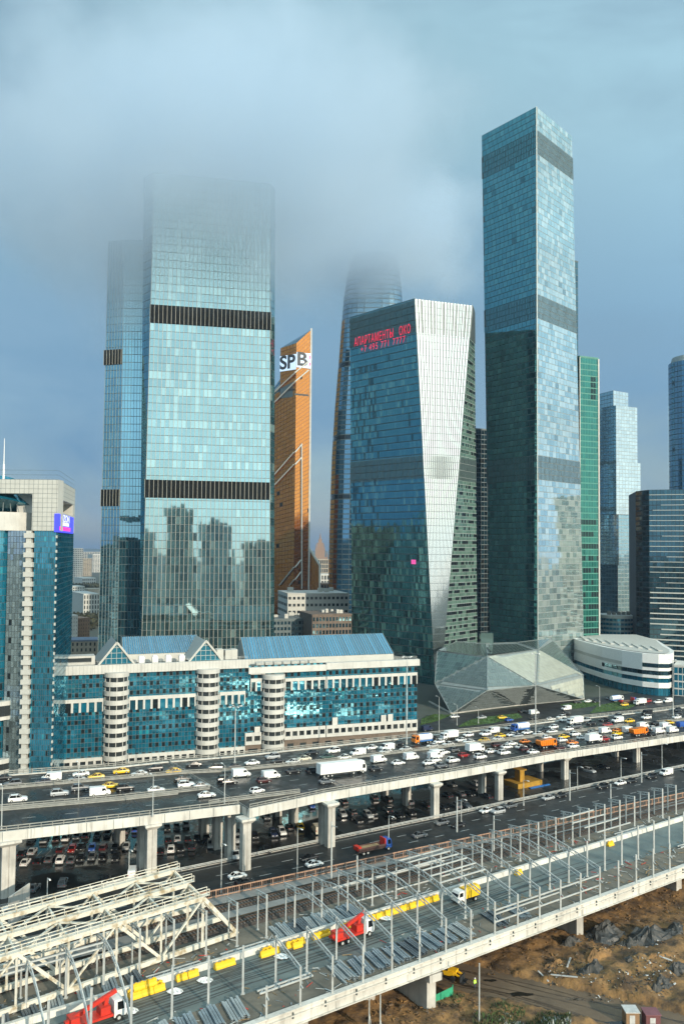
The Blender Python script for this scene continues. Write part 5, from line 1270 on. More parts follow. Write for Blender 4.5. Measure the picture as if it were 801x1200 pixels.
# ================================================================== city behind and beside the viewer, seen in the glass
RF = [(95, -330, 34, 30, 128), (150, -345, 40, 30, 112), (40, -350, 44, 30, 96), (215, -330, 46, 34, 84), (300, -300, 60, 30, 66), (-30, -360, 50, 30, 70), (-110, -340, 44, 34, 92), (400, -240, 70, 40, 58),
      (-360, 330, 30, 60, 104), (-370, 430, 30, 70, 84), (-340, 220, 30, 60, 80), (-420, 540, 40, 90, 92), (-420, 100, 40, 90, 76), (470, 60, 40, 80, 60), (520, 260, 40, 90, 52)]
for i, (x, y, sx_, sy_, h) in enumerate(RF):
    t = thing('apartment_tower', 'apartment tower outside the frame seen only as a reflection, %s of its ring' % ['tallest', 'second', 'third', 'fourth', 'fifth', 'sixth', 'seventh', 'eighth', 'ninth', 'tenth', 'eleventh', 'twelfth', 'thirteenth', 'fourteenth', 'fifteenth'][i], 'tower', (x, y, 0), group='towers seen in reflections')
    wm_ = (M['beige'], M['stone'], M['palew'], M['brickfar'])[i % 4]
    b = MB(); b.box(x-sx_/2, x+sx_/2, y-sy_/2, y+sy_/2, 0, h); b.box(x-sx_*.25, x+sx_*.2, y-sy_*.25, y+sy_*.25, h, h+6); b.build('wall', wm_, parent=t)
    A = Vector((x-sx_/2, y-sy_/2, 0)); B_ = Vector((x+sx_/2, y-sy_/2, 0)); D = Vector((x+sx_/2, y+sy_/2, 0)); E_ = Vector((x-sx_/2, y+sy_/2, 0))
    for (p, q) in ((D, E_), (B_, D)):
        facade(t, at(p, 0), at(q, 0), at(q, h), at(p, h), int((q-p).length/3.4), int(h/3.2), GL['win'], wm_, 1.7, 1.5, .003, dk(.5), back=False)
M['plasterw0'] = mat('pale_offcut', (.45, .45, .42), .8)
# ================================================================== canopy frames on the viaduct
def lattice(b, pts, d, w=.16, z=.08, n=5):
    """flat truss along a polyline of top-chord points, depth d downwards"""
    top = []
    for k in range(len(pts)-1):
        for q in range(n): top.append(Vector(pts[k]).lerp(Vector(pts[k+1]), q/n))
    top.append(Vector(pts[-1])); bot = [p-Vector((0, 0, d)) for p in top]
    for k in range(len(top)-1):
        b.bar(top[k], top[k+1], w, w); b.bar(bot[k], bot[k+1], w*.8, w*.8)
        b.bar(top[k], bot[k+1], z, z) if k % 2 else b.bar(bot[k], top[k+1], z, z)
def ordn(n):
    base = ['first', 'second', 'third', 'fourth', 'fifth', 'sixth', 'seventh', 'eighth', 'ninth', 'tenth', 'eleventh', 'twelfth', 'thirteenth', 'fourteenth', 'fifteenth', 'sixteenth', 'seventeenth', 'eighteenth', 'nineteenth']
    tens = {2: 'twenty', 3: 'thirty', 4: 'forty', 5: 'fifty'}; tth = {2: 'twentieth', 3: 'thirtieth', 4: 'fortieth', 5: 'fiftieth'}
    if n <= 19: return base[n-1]
    return tth[n//10] if n % 10 == 0 else tens[n//10]+'-'+base[n % 10-1]
def post(par, u, v, h, w=.3, name='post'):
    b = MB(); b.bar(UV(u, v, ZR), UV(u, v, ZR+h), w, w); b.bar(UV(u, v, ZR+.02), UV(u, v, ZR+.12), w*2, w*2); return b.build(name, M['steel'], parent=par)
fk = 0
for k in range(0, 31):
    u = 18+6.0*k
    full = 78 <= u <= 138; leftarch = u <= 42; fk += 1
    t = thing('canopy_frame', 'unfinished galvanised platform canopy frame on the railway viaduct, %s counted from the left' % ordn(fk), 'canopy frame', UV(u, vm(u), ZR), group='platform canopy frames')
    post(t, u, vfb(u), 7.6); post(t, u, vfa(u), 7.0, .26)
    if u <= 180: post(t, u, vm(u)+ (0 if u > 45 else 1.0), 7.5)
    if 56 <= u <= 170:
        post(t, u, vn(u), 6.0 if u >= 66 else 4.8)
        b = MB(); b.bar(UV(u, vn(u)+.25, ZR+3.4), UV(u, vn(u)-.7, ZR+3.0), .14, .14); b.build('bracket', M['steel'], parent=t)
    b = MB(); lattice(b, [UV(u, vfa(u)+.9, ZR+7.0), UV(u, vfb(u), ZR+7.5)], .6, n=4); b.build('head_lattice', M['steel'], parent=t)
    if full or leftarch:
        d = vm(u)-vfb(u); b = MB()
        if full: lattice(b, [UV(u, vfb(u), ZR+7.5), UV(u, vfb(u)+d*.3, ZR+8.3), UV(u, vfb(u)+d*.65, ZR+8.2), UV(u, vm(u), ZR+7.5)], .95, n=5)
        else: lattice(b, [UV(u, vfb(u), ZR+7.6), UV(u, vfb(u)+d*.25, ZR+7.3), UV(u, vfb(u)+d*.5, ZR+6.0), UV(u, vfb(u)+d*.75, ZR+3.8), UV(u, vm(u)+1.0, ZR+.9)], .8, n=4)
        b.build('arch_lattice', M['steel'], parent=t)
    if full or u in (66, 72):
        b = MB(); lattice(b, [UV(u, vm(u), ZR+7.4), UV(u, vn(u), ZR+5.9)], .7, n=6); b.build('eave_lattice', M['steel'], parent=t)
# loose purlins joining frames
pc = 0
def purlin(u0, u1, vf, z, w=.22):
    b = MB(); b.bar(UV(u0, vf(u0), ZR+z), UV(u1, vf(u1), ZR+z), w, w)
    global pc; pc += 1
    o = b.build('purlin', M['steel']); return tag(o, 'long galvanised purlin bar bolted between canopy frames, %s from the left' % ordn(pc), 'bar', 'purlins')
for s in (.05, .22, .4, .58, .76, .95): purlin(102, 114, lambda u, s=s: lerp(vfb(u), vm(u), s), 7.55+.7*math.sin(s*3.14))
for u0, u1, z in ((108, 138, 2.2), (108, 126, 3.6), (108, 138, 4.3)): purlin(u0, u1, lambda u: vn(u)+.2, z)
for s in (.1, .35, .6, .85): purlin(150, 162, lambda u, s=s: lerp(vfb(u), vm(u), s), 7.6)
for u0, u1 in ((18, 30), (30, 42)): purlin(u0, u1, lambda u: vfb(u), 7.0); purlin(u0, u1, lambda u: vfb(u), 6.2)
# lattice girders lying on the deck
gi = 0
for (u0, u1, f) in ((48.5, 58, lambda u: vw(u)+1.7), (62, 71, lambda u: vw(u)+1.8), (62, 72, lambda u: vm(u)-1.6), (98, 110, lambda u: vw(u)+1.6), (170, 182, lambda u: vw(u)+2.0), (176, 188, lambda u: vm(u)-1.4)):
    gi += 1; b = MB(); a0, a1 = UV(u0, f(u0)-.4, ZR+.35), UV(u1, f(u1)-.4, ZR+.35); c0_, c1_ = UV(u0, f(u0)+.5, ZR+.35), UV(u1, f(u1)+.5, ZR+.35)
    b.bar(a0, a1, .24, .24); b.bar(c0_, c1_, .24, .24)
    for q in range(9): b.bar(a0.lerp(a1, q/8), c0_.lerp(c1_, q/8 if q % 2 else min(1, (q+1)/8)), .12, .12)
    tag(b.build('lattice_girder', M['steel']), 'lattice girder lying flat on the viaduct deck, %s from the left' % ordn(gi), 'girder', 'girders lying on the deck')
# bundles of steel beams
M['beam_pale'] = mat('pale_beam', (.36, .40, .40), .5, metal=.1, var=.4, scale=.5); M['beam_dark'] = mat('dark_beam', (.13, .16, .18), .5, metal=.15, var=.5, scale=.5)
bm = MB(); l_ = 6.0
bm.box(-l_/2, l_/2, -.19, .19, 0, .04); bm.box(-l_/2, l_/2, -.19, .19, .27, .31); bm.box(-l_/2, l_/2, -.02, .02, .03, .27)
bp_ = bm.build('beam', M['beam'])
bc = 0
def bundle(u, f, n, along=False, ang=0.0, z=0.0, L_=1.0):
    global bc; bc += 1; v = f(u)
    t = thing('steel_beam_bundle', 'bundle of grey steel beams lying on the viaduct deck, %s counted from the left' % ordn(bc), 'steel beams', UV(u, v, ZR+.02+z), group='steel beam bundles', local=True)
    t.rotation_euler = (0, 0, TH+math.pi/2+ang)
    bmat_ = random.choice((M['beam'], M['beam'], M['beam_pale'], M['beam_dark']))
    for lay in range(2):
        for k in range(n if lay == 0 else max(2, n-3)):
            o = bp_.copy(); C.objects.link(o); o.parent = t; o.material_slots[0].link = 'OBJECT'; o.material_slots[0].material = bmat_
            o.location = (random.uniform(-.3, .3), (k-n/2)*.46+random.uniform(-.02, .02), .03+lay*.33); o.rotation_euler = (0, 0, random.uniform(-.015, .015)); o.scale = (random.uniform(.8, 1.08)*L_, 1, 1)
nearf = lambda u: vn(u)+4.4
allb = [(x, nearf, 6) for x in (45, 48.8, 52.6, 56.6)]+[(x, nearf, 6) for x in (76.5, 80.2, 84, 87.8, 91.6, 95.4, 99.2, 103)]+[(112, nearf, 5), (118, nearf, 5)]
allb += [(x, lambda u: vw(u)+3.2, 5) for x in (22, 26, 30, 34, 38.5, 42.5, 46.5)]+[(x, lambda u: vw(u)+3.6, 7) for x in (75, 78.6, 82.2, 86, 90)]
for u, f, n in sorted(allb, key=lambda q: q[0]): bundle(u, f, n, ang=random.uniform(-.16, -.02))
bpy.data.objects.remove(bp_)
# long pale pipes lying between the tracks
for i in range(9):
    u0 = 92+(i % 3)*11+random.uniform(-2, 2); f_ = (lambda u: tB(u)+2.5) if i < 6 else (lambda u: vfa(u)-1.2)
    o_ = (i//3 % 2)*.45; b = MB(); b.cyl(UV(u0, f_(u0)+o_, ZR+.65), UV(u0+9, f_(u0+9)+o_+random.uniform(-.3, .3), ZR+.65), .16, n=8)
    tag(b.build('steel_pipe', M['plasterw0']), 'long pale pipe lying beside the tracks, %s of the loose pipes' % ordn(i+1), 'pipe', 'loose pipes')
# yellow water barriers along the crash wall
yb = MB()
prof_ = [(-.45, 0), (.45, 0), (.42, .25), (.22, .5), (.16, .95), (-.16, .95), (-.22, .5), (-.42, .25)]
for k in range(len(prof_)):
    A, B_ = prof_[k], prof_[(k+1) % len(prof_)]; yb.face([(-.95, A[0], A[1]), (.95, A[0], A[1]), (.95, B_[0], B_[1]), (-.95, B_[0], B_[1])][::-1])
yb.face([(-.95, p[0], p[1]) for p in prof_]); yb.face([(.95, p[0], p[1]) for p in reversed(prof_)])
for s in (-.5, .5): yb.box(s-.18, s+.18, -.1, .1, .95, 1.08)
ybp = yb.build('yellow_barrier', M['yellow'])
ys = [(45.2+q*1.95, 1.3, zz) for q in range(3) for zz in (0,)]+[(45.2+q*1.95, 2.3, 0) for q in range(3)]+[(45.9+q*1.95, 1.8, .98) for q in range(2)]+[(53.4, 1.2, 0), (55.4, 1.2, 0), (60.2, 1.3, 0), (62.1, 1.3, 0)]
ys += [(68.6, 2.0, 0), (70.4, 2.0, 0), (69.4, 1.2, 0), (74.0, 1.6, 0), (75.9, 1.6, 0), (74.9, 2.4, 0), (79.6, 1.5, 0), (81.4, 1.5, 0)]+[(86+q*2.0, 1.3, 0) for q in range(12)]+[(132, 1.4, 0), (163.5, 1.4, 0)]
ys.sort()
for i, (u, dv, z) in enumerate(ys):
    o = ybp.copy(); C.objects.link(o); o.location = UV(u, vw(u)-dv, ZR+.03+z); o.rotation_euler = (0, 0, TH+.066+random.uniform(-.06, .06))
    tag(o, 'yellow plastic road barrier by the low white wall, %s counted from the left' % ordn(i+1), 'barrier', 'yellow barriers along the wall')
bpy.data.objects.remove(ybp)
# crumpled plastic sheets on the haul road
for i, (px, py) in enumerate(((152, 1186), (205, 1163), (240, 1150), (330, 1122), (452, 1077))):
    c = G(px, py, ZR+.05); b = MB(); n = 8
    for a_ in range(n):
        for e_ in range(4):
            def pp(q, r): t_ = 2*math.pi*q/n; return (c.x+math.cos(t_)*r*.35+random.uniform(-.05, .05), c.y+math.sin(t_)*r*.25, c.z+.05+.22*abs(math.sin(q*2.1+r*1.7)))
            b.face([pp(a_, e_), pp(a_+1, e_), pp(a_+1, e_+1), pp(a_, e_+1)])
    tag(b.build('plastic_sheet', M['whitep']), 'crumpled white plastic sheet on the haul road, %s from the left' % ordn(i+1), 'sheet', 'plastic sheets')
# small litter of the building site on the deck: offcuts, boards, straps
b = MB(); lm = [M['wood'], M['steel'], M['plasterw0'], M['beam'], M['red']]
for _ in range(900):
    u = random.uniform(20, 200); z_ = random.random()
    v = random.uniform(vn(u)+.8, vm(u)+1.5) if z_ < .55 else random.uniform(vw(u)+.7, vfa(u)+.6)
    a = random.random()*3.14; l2 = random.uniform(.1, 1.1); d = Vector((math.cos(a), math.sin(a), 0))*l2; c = UV(u, v, ZR+.06+random.random()*.12)
    b.bar(c-d, c+d, random.uniform(.05, .22), .06, random.choice((0, 0, 0, 1, 1, 1, 2, 3, 3, 4)))
tag(b.build('site_litter', lm, kind='stuff'), 'offcuts and litter strewn over the viaduct deck', 'litter')
# ================================================================== vehicles
def loft(b, secs, mi=0, cap=True):
    """secs: list of equal-length point loops"""
    n = len(secs[0])
    for k in range(len(secs)-1):
        for q in range(n): b.face([secs[k][q], secs[k][(q+1) % n], secs[k+1][(q+1) % n], secs[k+1][q]], mi)
    if cap: b.face(list(reversed(secs[0])), mi); b.face(list(secs[-1]), mi)
def sec(x, w, z0, zm, z1, tw_=.9): return [(x, -w*.92, z0), (x, w*.92, z0), (x, w, zm), (x, w*tw_, z1), (x, -w*tw_, z1), (x, -w, zm)]
wh = MB(); wh.cyl((0, -.11, 0), (0, .11, 0), .32, n=10, mi=0); wh.cyl((0, -.12, 0), (0, .12, 0), .17, n=8, mi=1); wheel_me = wh.build('wheel', [M['tyre'], M['steel']])
def wheel(par, x, y, s=1.0):
    o = wheel_me.copy(); C.objects.link(o); o.parent = par; o.location = (x, y, .32*s); o.scale = (s, s*1.2, s); return o
def car(kind):
    t = thing('car', 'x', 'car', local=True); b = MB()
    if kind == 'sedan': L_, w, st = 2.25, .89, [(-2.25, .55, .8), (-2.1, .62, .88), (-1.5, .68, .94), (1.0, .7, .92), (1.9, .6, .78), (2.25, .5, .62)]; gh = [(-1.55, .92, .74), (-.95, 1.43, .60), (.25, 1.45, .60), (1.05, .92, .74)]
    elif kind == 'suv': L_, w, st = 2.3, .94, [(-2.3, .65, 1.0), (-2.2, .75, 1.08), (1.0, .8, 1.08), (1.95, .75, .98), (2.3, .6, .8)]; gh = [(-2.15, 1.06, .78), (-1.75, 1.70, .66), (.2, 1.72, .66), (.95, 1.06, .78)]
    else: L_, w, st = 2.05, .86, [(-2.05, .6, .9), (-1.95, .7, .98), (1.0, .72, .95), (1.75, .62, .82), (2.05, .5, .65)]; gh = [(-1.95, .96, .72), (-1.45, 1.46, .60), (.3, 1.48, .60), (1.05, .94, .74)]
    loft(b, [sec(x, w*(.94 if i in (0, len(st)-1) else 1), .22, zm, z1) for i, (x, zm, z1) in enumerate(st)])
    rx0, rx1 = gh[1], gh[2]
    b.box(rx0[0]+.1, rx1[0]-.1, -rx0[2]-.01, rx0[2]+.01, rx0[1]-.02, rx0[1]+.05)       # roof skin
    for s in (-1, 1):                           # pillars
        b.bar((gh[2][0], s*gh[2][2], gh[2][1]), (gh[3][0], s*gh[3][2], gh[3][1]), .05, .05); b.bar((gh[1][0], s*gh[1][2], gh[1][1]), (gh[0][0], s*gh[0][2], gh[0][1]), .09, .09); b.bar((-.35, s*(gh[1][2]+.01), gh[1][1]), (-.35, s*(gh[0][2]+.02), gh[0][1]), .07, .07)
        b.box(L_-.06, L_+.01, s*w*.62-.16, s*w*.62+.16, .58, .70, 1); b.box(-L_-.01, -L_+.06, s*w*.66-.14, s*w*.66+.14, .68, .82, 2)
    b.box(L_-.2, L_+.03, -w*.9, w*.9, .24, .42, 3); b.box(-L_-.03, -L_+.2, -w*.9, w*.9, .24, .42, 3)
    b.build('body', [M['paint'], M['head'], M['tail'], M['dark']], parent=t)
    b = MB(); loft(b, [[(x, -hw_*(1 if i in (0, 3) else 1), z), (x, hw_, z), (x, hw_, z), (x, -hw_, z)] if False else [(x, -hw_, z-(.0 if i in (0, 3) else .02)), (x, hw_, z-(.0 if i in (0, 3) else .02)), (x, gh[0][2], gh[0][1]-.03), (x, -gh[0][2], gh[0][1]-.03)][::-1] for i, (x, z, hw_) in enumerate(gh)])
    b.build('windows', M['carglass'], parent=t)
    for x in (-L_*.62, L_*.62):
        for s in (-1, 1): wheel(t, x, s*(w-.1))
    return t
def van():
    t = thing('van', 'x', 'van', local=True); b = MB()
    loft(b, [sec(x, .98, .3, 1.1, z1, .9) for x, z1 in ((-2.6, 2.15), (-2.5, 2.25), (1.1, 2.25), (1.3, 2.15))]); loft(b, [sec(x, .97, .3, .8, z1, .9) for x, z1 in ((1.3, 2.1), (1.9, 1.3), (2.5, 1.1), (2.65, .9))])
    for s in (-1, 1): b.box(2.6, 2.67, s*.7-.15, s*.7+.15, .7, .95, 1); b.box(-2.62, -2.58, s*.8-.1, s*.8+.1, .9, 1.4, 2)
    b.box(2.45, 2.7, -.9, .9, .3, .5, 3); b.build('body', [M['paint'], M['head'], M['tail'], M['dark']], parent=t)
    b = MB(); b.face([(1.36, -.78, 2.06), (1.36, .78, 2.06), (1.93, .82, 1.36), (1.93, -.82, 1.36)][::-1])
    for s in (-1, 1): q = [(.5, s*.965, 1.3), (1.6, s*.955, 1.3), (1.25, s*.92, 1.95), (.5, s*.915, 1.95)]; b.face(q if s < 0 else q[::-1])
    b.build('windows', M['carglass'], parent=t)
    for x in (-1.6, 1.75):
        for s in (-1, 1): wheel(t, x, s*.88)
    return t
def truck(kind):
    t = thing('truck', 'x', 'truck', local=True)
    dims = dict(box=(7.0, 2.3), dump=(7.6, 2.5), tanker=(8.0, 2.5), semi=(16.0, 2.5), flat=(10.5, 2.5), crane=(8.6, 2.5), tarp=(6.0, 2.2))
    L_, W_ = dims[kind]; w = W_/2; x1 = L_/2; cl = 1.9
    b = MB(); top = 2.6 if kind in ('box', 'tarp') else 3.0
    loft(b, [sec(x1-cl, w*.95, .55, 1.4, top, .93), sec(x1-.5, w*.95, .55, 1.4, top, .93), sec(x1-.08, w*.95, .55, 1.35, 1.7 if False else top-.9, .95), sec(x1, w*.93, .6, 1.2, 1.5, .95)])
    for s in (-1, 1): b.box(x1-.03, x1+.02, s*w*.65-.2, s*w*.65+.2, .75, .95, 1)
    b.box(x1-.1, x1+.06, -w*.9, w*.9, .5, .72, 3); cab = b.build('cab', [M['paint'], M['head'], M['tail'], M['dark']], parent=t)
    b = MB(); zz = top-.15
    b.face([(x1-.44, -w*.82, zz), (x1-.44, w*.82, zz), (x1-.04, w*.84, top-.95), (x1-.04, -w*.84, top-.95)][::-1])
    for s in (-1, 1): q = [(x1-1.4, s*w*.955, 1.6), (x1-.35, s*w*.955, 1.6), (x1-.55, s*w*.93, zz-.1), (x1-1.4, s*w*.93, zz-.1)]; b.face(q if s < 0 else q[::-1])
    b.build('windscreen', M['carglass'], parent=t)
    b = MB(); b.box(-x1, x1-.6, -.5, .5, .55, .85); b.build('chassis', M['dark'], parent=t)
    bx0, bx1 = -x1, x1-cl-.15
    if kind in ('box', 'semi'):
        b = MB(); b.box(bx0, bx1, -w, w, 1.0, 3.2 if kind == 'box' else 3.95)
        for k in range(int((bx1-bx0)/1.2)): xk = bx0+.6+k*1.2; b.box(xk-.02, xk+.02, -w-.012, w+.012, 1.05, (3.15 if kind == 'box' else 3.9))
        b.build('cargo_box', M['whitep'], parent=t)
        if kind == 'semi':
            b = MB(); b.box(bx0+3.5, bx1-2.5, -w*.95, w*.95, .5, .95); b.build('side_skirt', M['dark'], parent=t)
            b = MB(); b.box(x1-cl, x1-.7, -w*.85, w*.85, 3.0, 3.7); b.build('air_deflector', M['whitep'], parent=t)
    elif kind == 'tanker':
        b = MB(); b.cyl((bx0, 0, 2.1), (bx1, 0, 2.1), 1.12, n=16); b.build('tank', M['tank'], parent=t)
        b = MB(); b.box(bx0, bx1, -w, w, .9, 1.15); b.box(bx0+1, bx1-1, -.3, .3, 3.2, 3.35); b.build('tank_frame', M['blue'], parent=t)
    elif kind == 'dump':
        b = MB(); loft(b, [[(bx0-.2, -w, 1.5), (bx0-.2, w, 1.5), (bx0-.5, w, 2.7), (bx0-.5, -w, 2.7)], [(bx0+.3, -w*.9, 1.0), (bx0+.3, w*.9, 1.0), (bx0+.3, w, 2.9), (bx0+.3, -w, 2.9)], [(bx1, -w*.9, 1.0), (bx1, w*.9, 1.0), (bx1, w, 3.0), (bx1, -w, 3.0)]])
        b.box(bx1-.1, bx1+1.0, -w*.9, w*.9, 3.0, 3.1)
        for k in range(6): xk = lerp(bx0+.5, bx1-.2, k/5); b.box(xk-.07, xk+.07, -w-.08, w+.08, 1.1, 2.9)
        b.build('tipper_body', M['paint'], parent=t); b = MB(); b.box(bx0+.35, bx1-.1, -w*.9, w*.9, 2.7, 2.95); b.build('load', M['dirt'], parent=t)
    elif kind == 'flat':
        b = MB(); b.box(bx0, bx1, -w, w, 1.0, 1.2); b.box(bx0, bx1, -w, -w+.1, 1.2, 1.9); b.box(bx0, bx1, w-.1, w, 1.2, 1.9); b.box(bx0, bx0+.1, -w, w, 1.2, 1.9); b.build('bed', M['rustbed'], parent=t)
        b = MB(); b.box(bx0+.2, bx1-1.5, -w+.2, w-.2, 1.2, 1.65); b.build('load', M['wood'], parent=t); b = MB(); b.box(bx1-.3, bx1, -w, w, 1.2, 3.2); b.box(bx0-.2, bx0+.9, -w*.9, w*.9, 1.3, 2.3); b.build('red_frame', M['red'], parent=t)
    elif kind == 'tarp':
        b = MB(); loft(b, [[(x, -w, 1.0), (x, w, 1.0), (x, w, 2.4), (x, w*.5, 2.85), (x, -w*.5, 2.85), (x, -w, 2.4)] for x in (bx0, bx1)]); b.build('yellow_tarp', M['yellow'], parent=t)
    elif kind == 'crane':
        b = MB(); b.box(bx0, bx1, -w, w, .95, 1.3); b.box(bx0+.3, bx0+1.6, -w*.8, w*.8, 1.3, 2.2); b.box(bx1-1.8, bx1-.3, -w*.7, w*.7, 1.3, 2.4); b.build('red_bed', M['red'], parent=t)
        b = MB(); b.bar((bx0+.8, 0, 1.9), (bx1+.9, .1, 3.9), .5, .55); b.bar((bx0-.2, -.05, 1.45), (bx0+1.2, 0, 2.0), .4, .45); b.bar((bx1-1, 0, 1.4), (bx1-.6, 0, 3.3), .6, .6); b.build('boom', M['red'], parent=t)
    xs = dict(box=(-x1+1.5, x1-1.1), tarp=(-x1+1.3, x1-1.0), dump=(-x1+1.1, -x1+2.4, x1-1.2), tanker=(-x1+1.2, -x1+2.5, x1-1.2), flat=(-x1+1.5, -x1+2.8, x1-1.2), semi=(-x1+1.3, -x1+2.6, -x1+3.9, x1-4.6, x1-1.3), crane=(-x1+1.2, -x1+2.5, x1-1.2))[kind]
    for x in xs:
        for s in (-1, 1): wheel(t, x, s*(w-.15), 1.5)
    return t
M['rustbed'] = mat('truck_bed', (.10, .05, .04), .8, var=.5); M['tank'] = mat('tank_white', (.75, .76, .76), .35, var=.1)
PROTO = dict(sedan=car('sedan'), suv=car('suv'), hatch=car('hatch'), van=van(), box=truck('box'), dump=truck('dump'), tanker=truck('tanker'), semi=truck('semi'), flat=truck('flat'), crane=truck('crane'), tarp=truck('tarp'))
COL = dict(w=(.78, .78, .76), k=(.012, .013, .015), s=(.38, .40, .41), g=(.10, .11, .12), y=(.85, .52, .015), r=(.30, .02, .018), o=(.80, .22, .02), b=(.03, .10, .38), n=(.02, .03, .07), c=(.62, .57, .45), d=(.06, .014, .014), e=(.03, .07, .055))
CN = dict(w='white', k='black', s='silver', g='dark grey', y='yellow', r='red', o='orange', b='blue', n='navy', c='cream', d='dark red', e='dark green')
KN = dict(sedan='saloon car', suv='off-road car', hatch='hatchback', van='van', box='box truck', dump='dump truck', tanker='tanker truck', semi='articulated truck', flat='flatbed truck')
VEH = []            # (px, py, kind, colour, where, dir)
def parse(txt, where):
    for it in txt.split():
        x, y, k = it.split(','); VEH.append((float(x), float(y), {'S': 'sedan', 'U': 'suv', 'H': 'hatch', 'V': 'van', 'B': 'box', 'D': 'dump', 'T': 'tanker', 'L': 'semi', 'F': 'flat'}[k[0]], k[1], where))
parse("61,915,Vw 109,913,Sy 95,909,Sw 92,917,Ss 51,919,Hn 15,921,Ug 4,914,Sk 142,906,Sy 181,903,Uk 166,911,Sw 208,909,Sy 201,904,Sk 227,898,Sk 251,902,Uk 267,901,Sk 295,896,Sw 319,889,Us 325,894,Sk 343,895,Sw 356,891,Sc 365,884,Sk 390,882,Uw 383,889,Se 402,889,Sw 419,885,Vw 435,878,Sw 453,879,Vw 455,884,Sw 466,873,Sk 494,871,To 478,881,Sw 509,877,Sw 514,871,Hw 524,866,Bw 528,875,Sw 548,863,Hw 540,869,Sw 549,871,Sw 568,862,Uw 577,859,Vw 585,864,Sy 569,870,Sy 585,868,Sw 609,857,Tb 617,860,Sw 606,864,Ss 635,863,Sw 638,857,Sk 646,859,Sw 673,849,Bw 674,853,Ug 707,845,Sk 711,851,Sr 735,846,Sy 794,837,Sk 792,842,Hw 665,856,Sw 660,845,Sw", 'far')
parse("94,926,Ug 130,923,Sy 70,932,Us 117,932,Vw 21,939,Uw 147,926,Uk 214,915,Sk 218,922,Uw 236,923,Ss 264,916,Uk 183,928,Sw 282,910,Vw 268,918,Sk 317,912,Vw 309,917,Hd 343,906,Sk 367,906,Uk 382,918,Sg 440,903,Sk 443,893,Vw 466,896,Sw 481,890,Vw 502,896,Sw 509,889,Vw 400,908,Lw 593,877,Sw 599,873,Sw 615,871,So 624,875,Sk 640,876,Do 581,875,Hd 556,882,Bw 574,882,Sw 609,877,Sw 590,884,Uw 614,880,Hd 624,883,Sw 543,887,Hr 562,889,Uw 530,893,Uw 521,884,Sw 513,887,Vw 673,862,Uw 681,866,Sw 694,860,Ss 697,864,Sw 660,865,Sy 658,869,Hw 670,872,So 671,876,Sw 656,878,Sd 695,870,Bw 706,868,Hr 721,858,So 723,861,Sy 722,866,Uw 748,862,Do 740,854,Sk 771,859,Vw 765,855,Hw 779,853,Vw 787,858,Vw 768,849,Sk 799,852,Vb 640,866,Hw 650,872,Sk", 'near')
parse("242,934,Sw 301,929,Hw", 'ramp')
parse("278,1029,Sw 286,1036,Sk 368,1015,Sw 362,1008,Sk 437,998,Fb 491,981,Sg 517,966,Sg 536,969,Sk 564,950,Sw 583,953,Us 592,944,Sg 639,928,Sk 649,933,Ss 698,911,Sw 696,921,Uk 719,914,Sk 734,904,Uk 761,903,Vw 771,895,Sg 794,890,Sg 9,1056,Uw", 'road')
parse("37,986,Sg 52,986,Us 66,985,Hd 78,984,Uw 90,982,Sg 101,981,Sk 114,981,Sk 126,979,Sk 137,979,Uk 26,1002,Sk 38,1000,Ss 45,1011,Sk 58,1009,Sg 71,998,Hd 71,1010,Uw 82,998,Hr 84,1010,Sg 95,995,Sk 95,1007,Sk 108,996,Hb 108,1006,Sg 119,996,Hd 121,1006,Sk 130,996,Sg 136,1007,Uk 30,1013,Sw 74,1037,Ug 124,1032,Sk 24,1043,Sk 40,1043,Sg 147,976,Ug 159,974,Hb 196,972,Sk 207,971,Sg 218,968,Us 143,995,Ss 157,995,Sg 171,1004,Sg 188,999,Sk 198,998,Uw 197,986,Hk 208,985,Ss 211,996,Uk 220,985,Sk 225,994,Uk 231,984,Sk 247,992,Us 241,983,Uk 155,1027,Vw 166,1026,Sk 278,986,Us 281,977,Sk 298,981,Uk 312,959,Ug 320,979,Un 330,977,Uw 339,971,Sk 351,971,Uy 367,976,Vc 318,1001,Sk 275,1005,Vs 365,946,Hb 401,956,Us 412,954,Uk 419,963,Uk 427,958,Us 436,954,Uk 438,936,Sk 453,939,Uk 454,951,Uk 457,959,Sk 467,957,Sk 476,931,Uk 478,942,Ug 481,954,Uk 402,941,Sk 523,934,Uk 529,921,Sg 539,932,Sg 519,948,Sk 534,946,Ug 546,946,Sg 556,920,Us 549,932,Sk 570,935,Uk 500,945,Sk 706,900,Sk 690,905,Us", 'lot')
parse("532,841,Sw 564,842,Ss 588,842,Sy 596,845,Hb 625,837,Vw 625,843,Sk 645,844,Sw 663,832,Vw 657,842,Uw 663,837,Sk 612,835,Sk 697,823,Sk 722,822,Tw 736,825,Fb 749,826,Bw 731,827,Hy 770,824,Uw 782,823,Vw 758,823,Ur 500,856,Vn 688,823,Hw 676,824,Sk 714,820,Sg", 'street')
rs_ = random.Random(11)
for _ in range(70):                              # the rest of the jam
    w_ = rs_.choice(('near', 'near', 'far')); px = rs_.uniform(505, 800); t_ = rs_.random()
    py = lerp(interp(px, [400, 520, 650, 801], [873, 860, 845, 829]), interp(px, [400, 520, 650, 801], [890, 876, 860, 844]), .15+.7*t_) if w_ == 'far' else lerp(interp(px, [400, 520, 650, 801], [891, 877, 861, 845]), interp(px, [400, 520, 650, 801], [926, 905, 882, 861]), .08+.72*t_)
    if all(abs(q[0]-px) > 9 or abs(q[1]-py) > 3.4 for q in VEH): VEH.append((px, py, rs_.choice(('sedan', 'sedan', 'suv', 'hatch', 'van')), rs_.choice('wwwwsggkky'), w_))
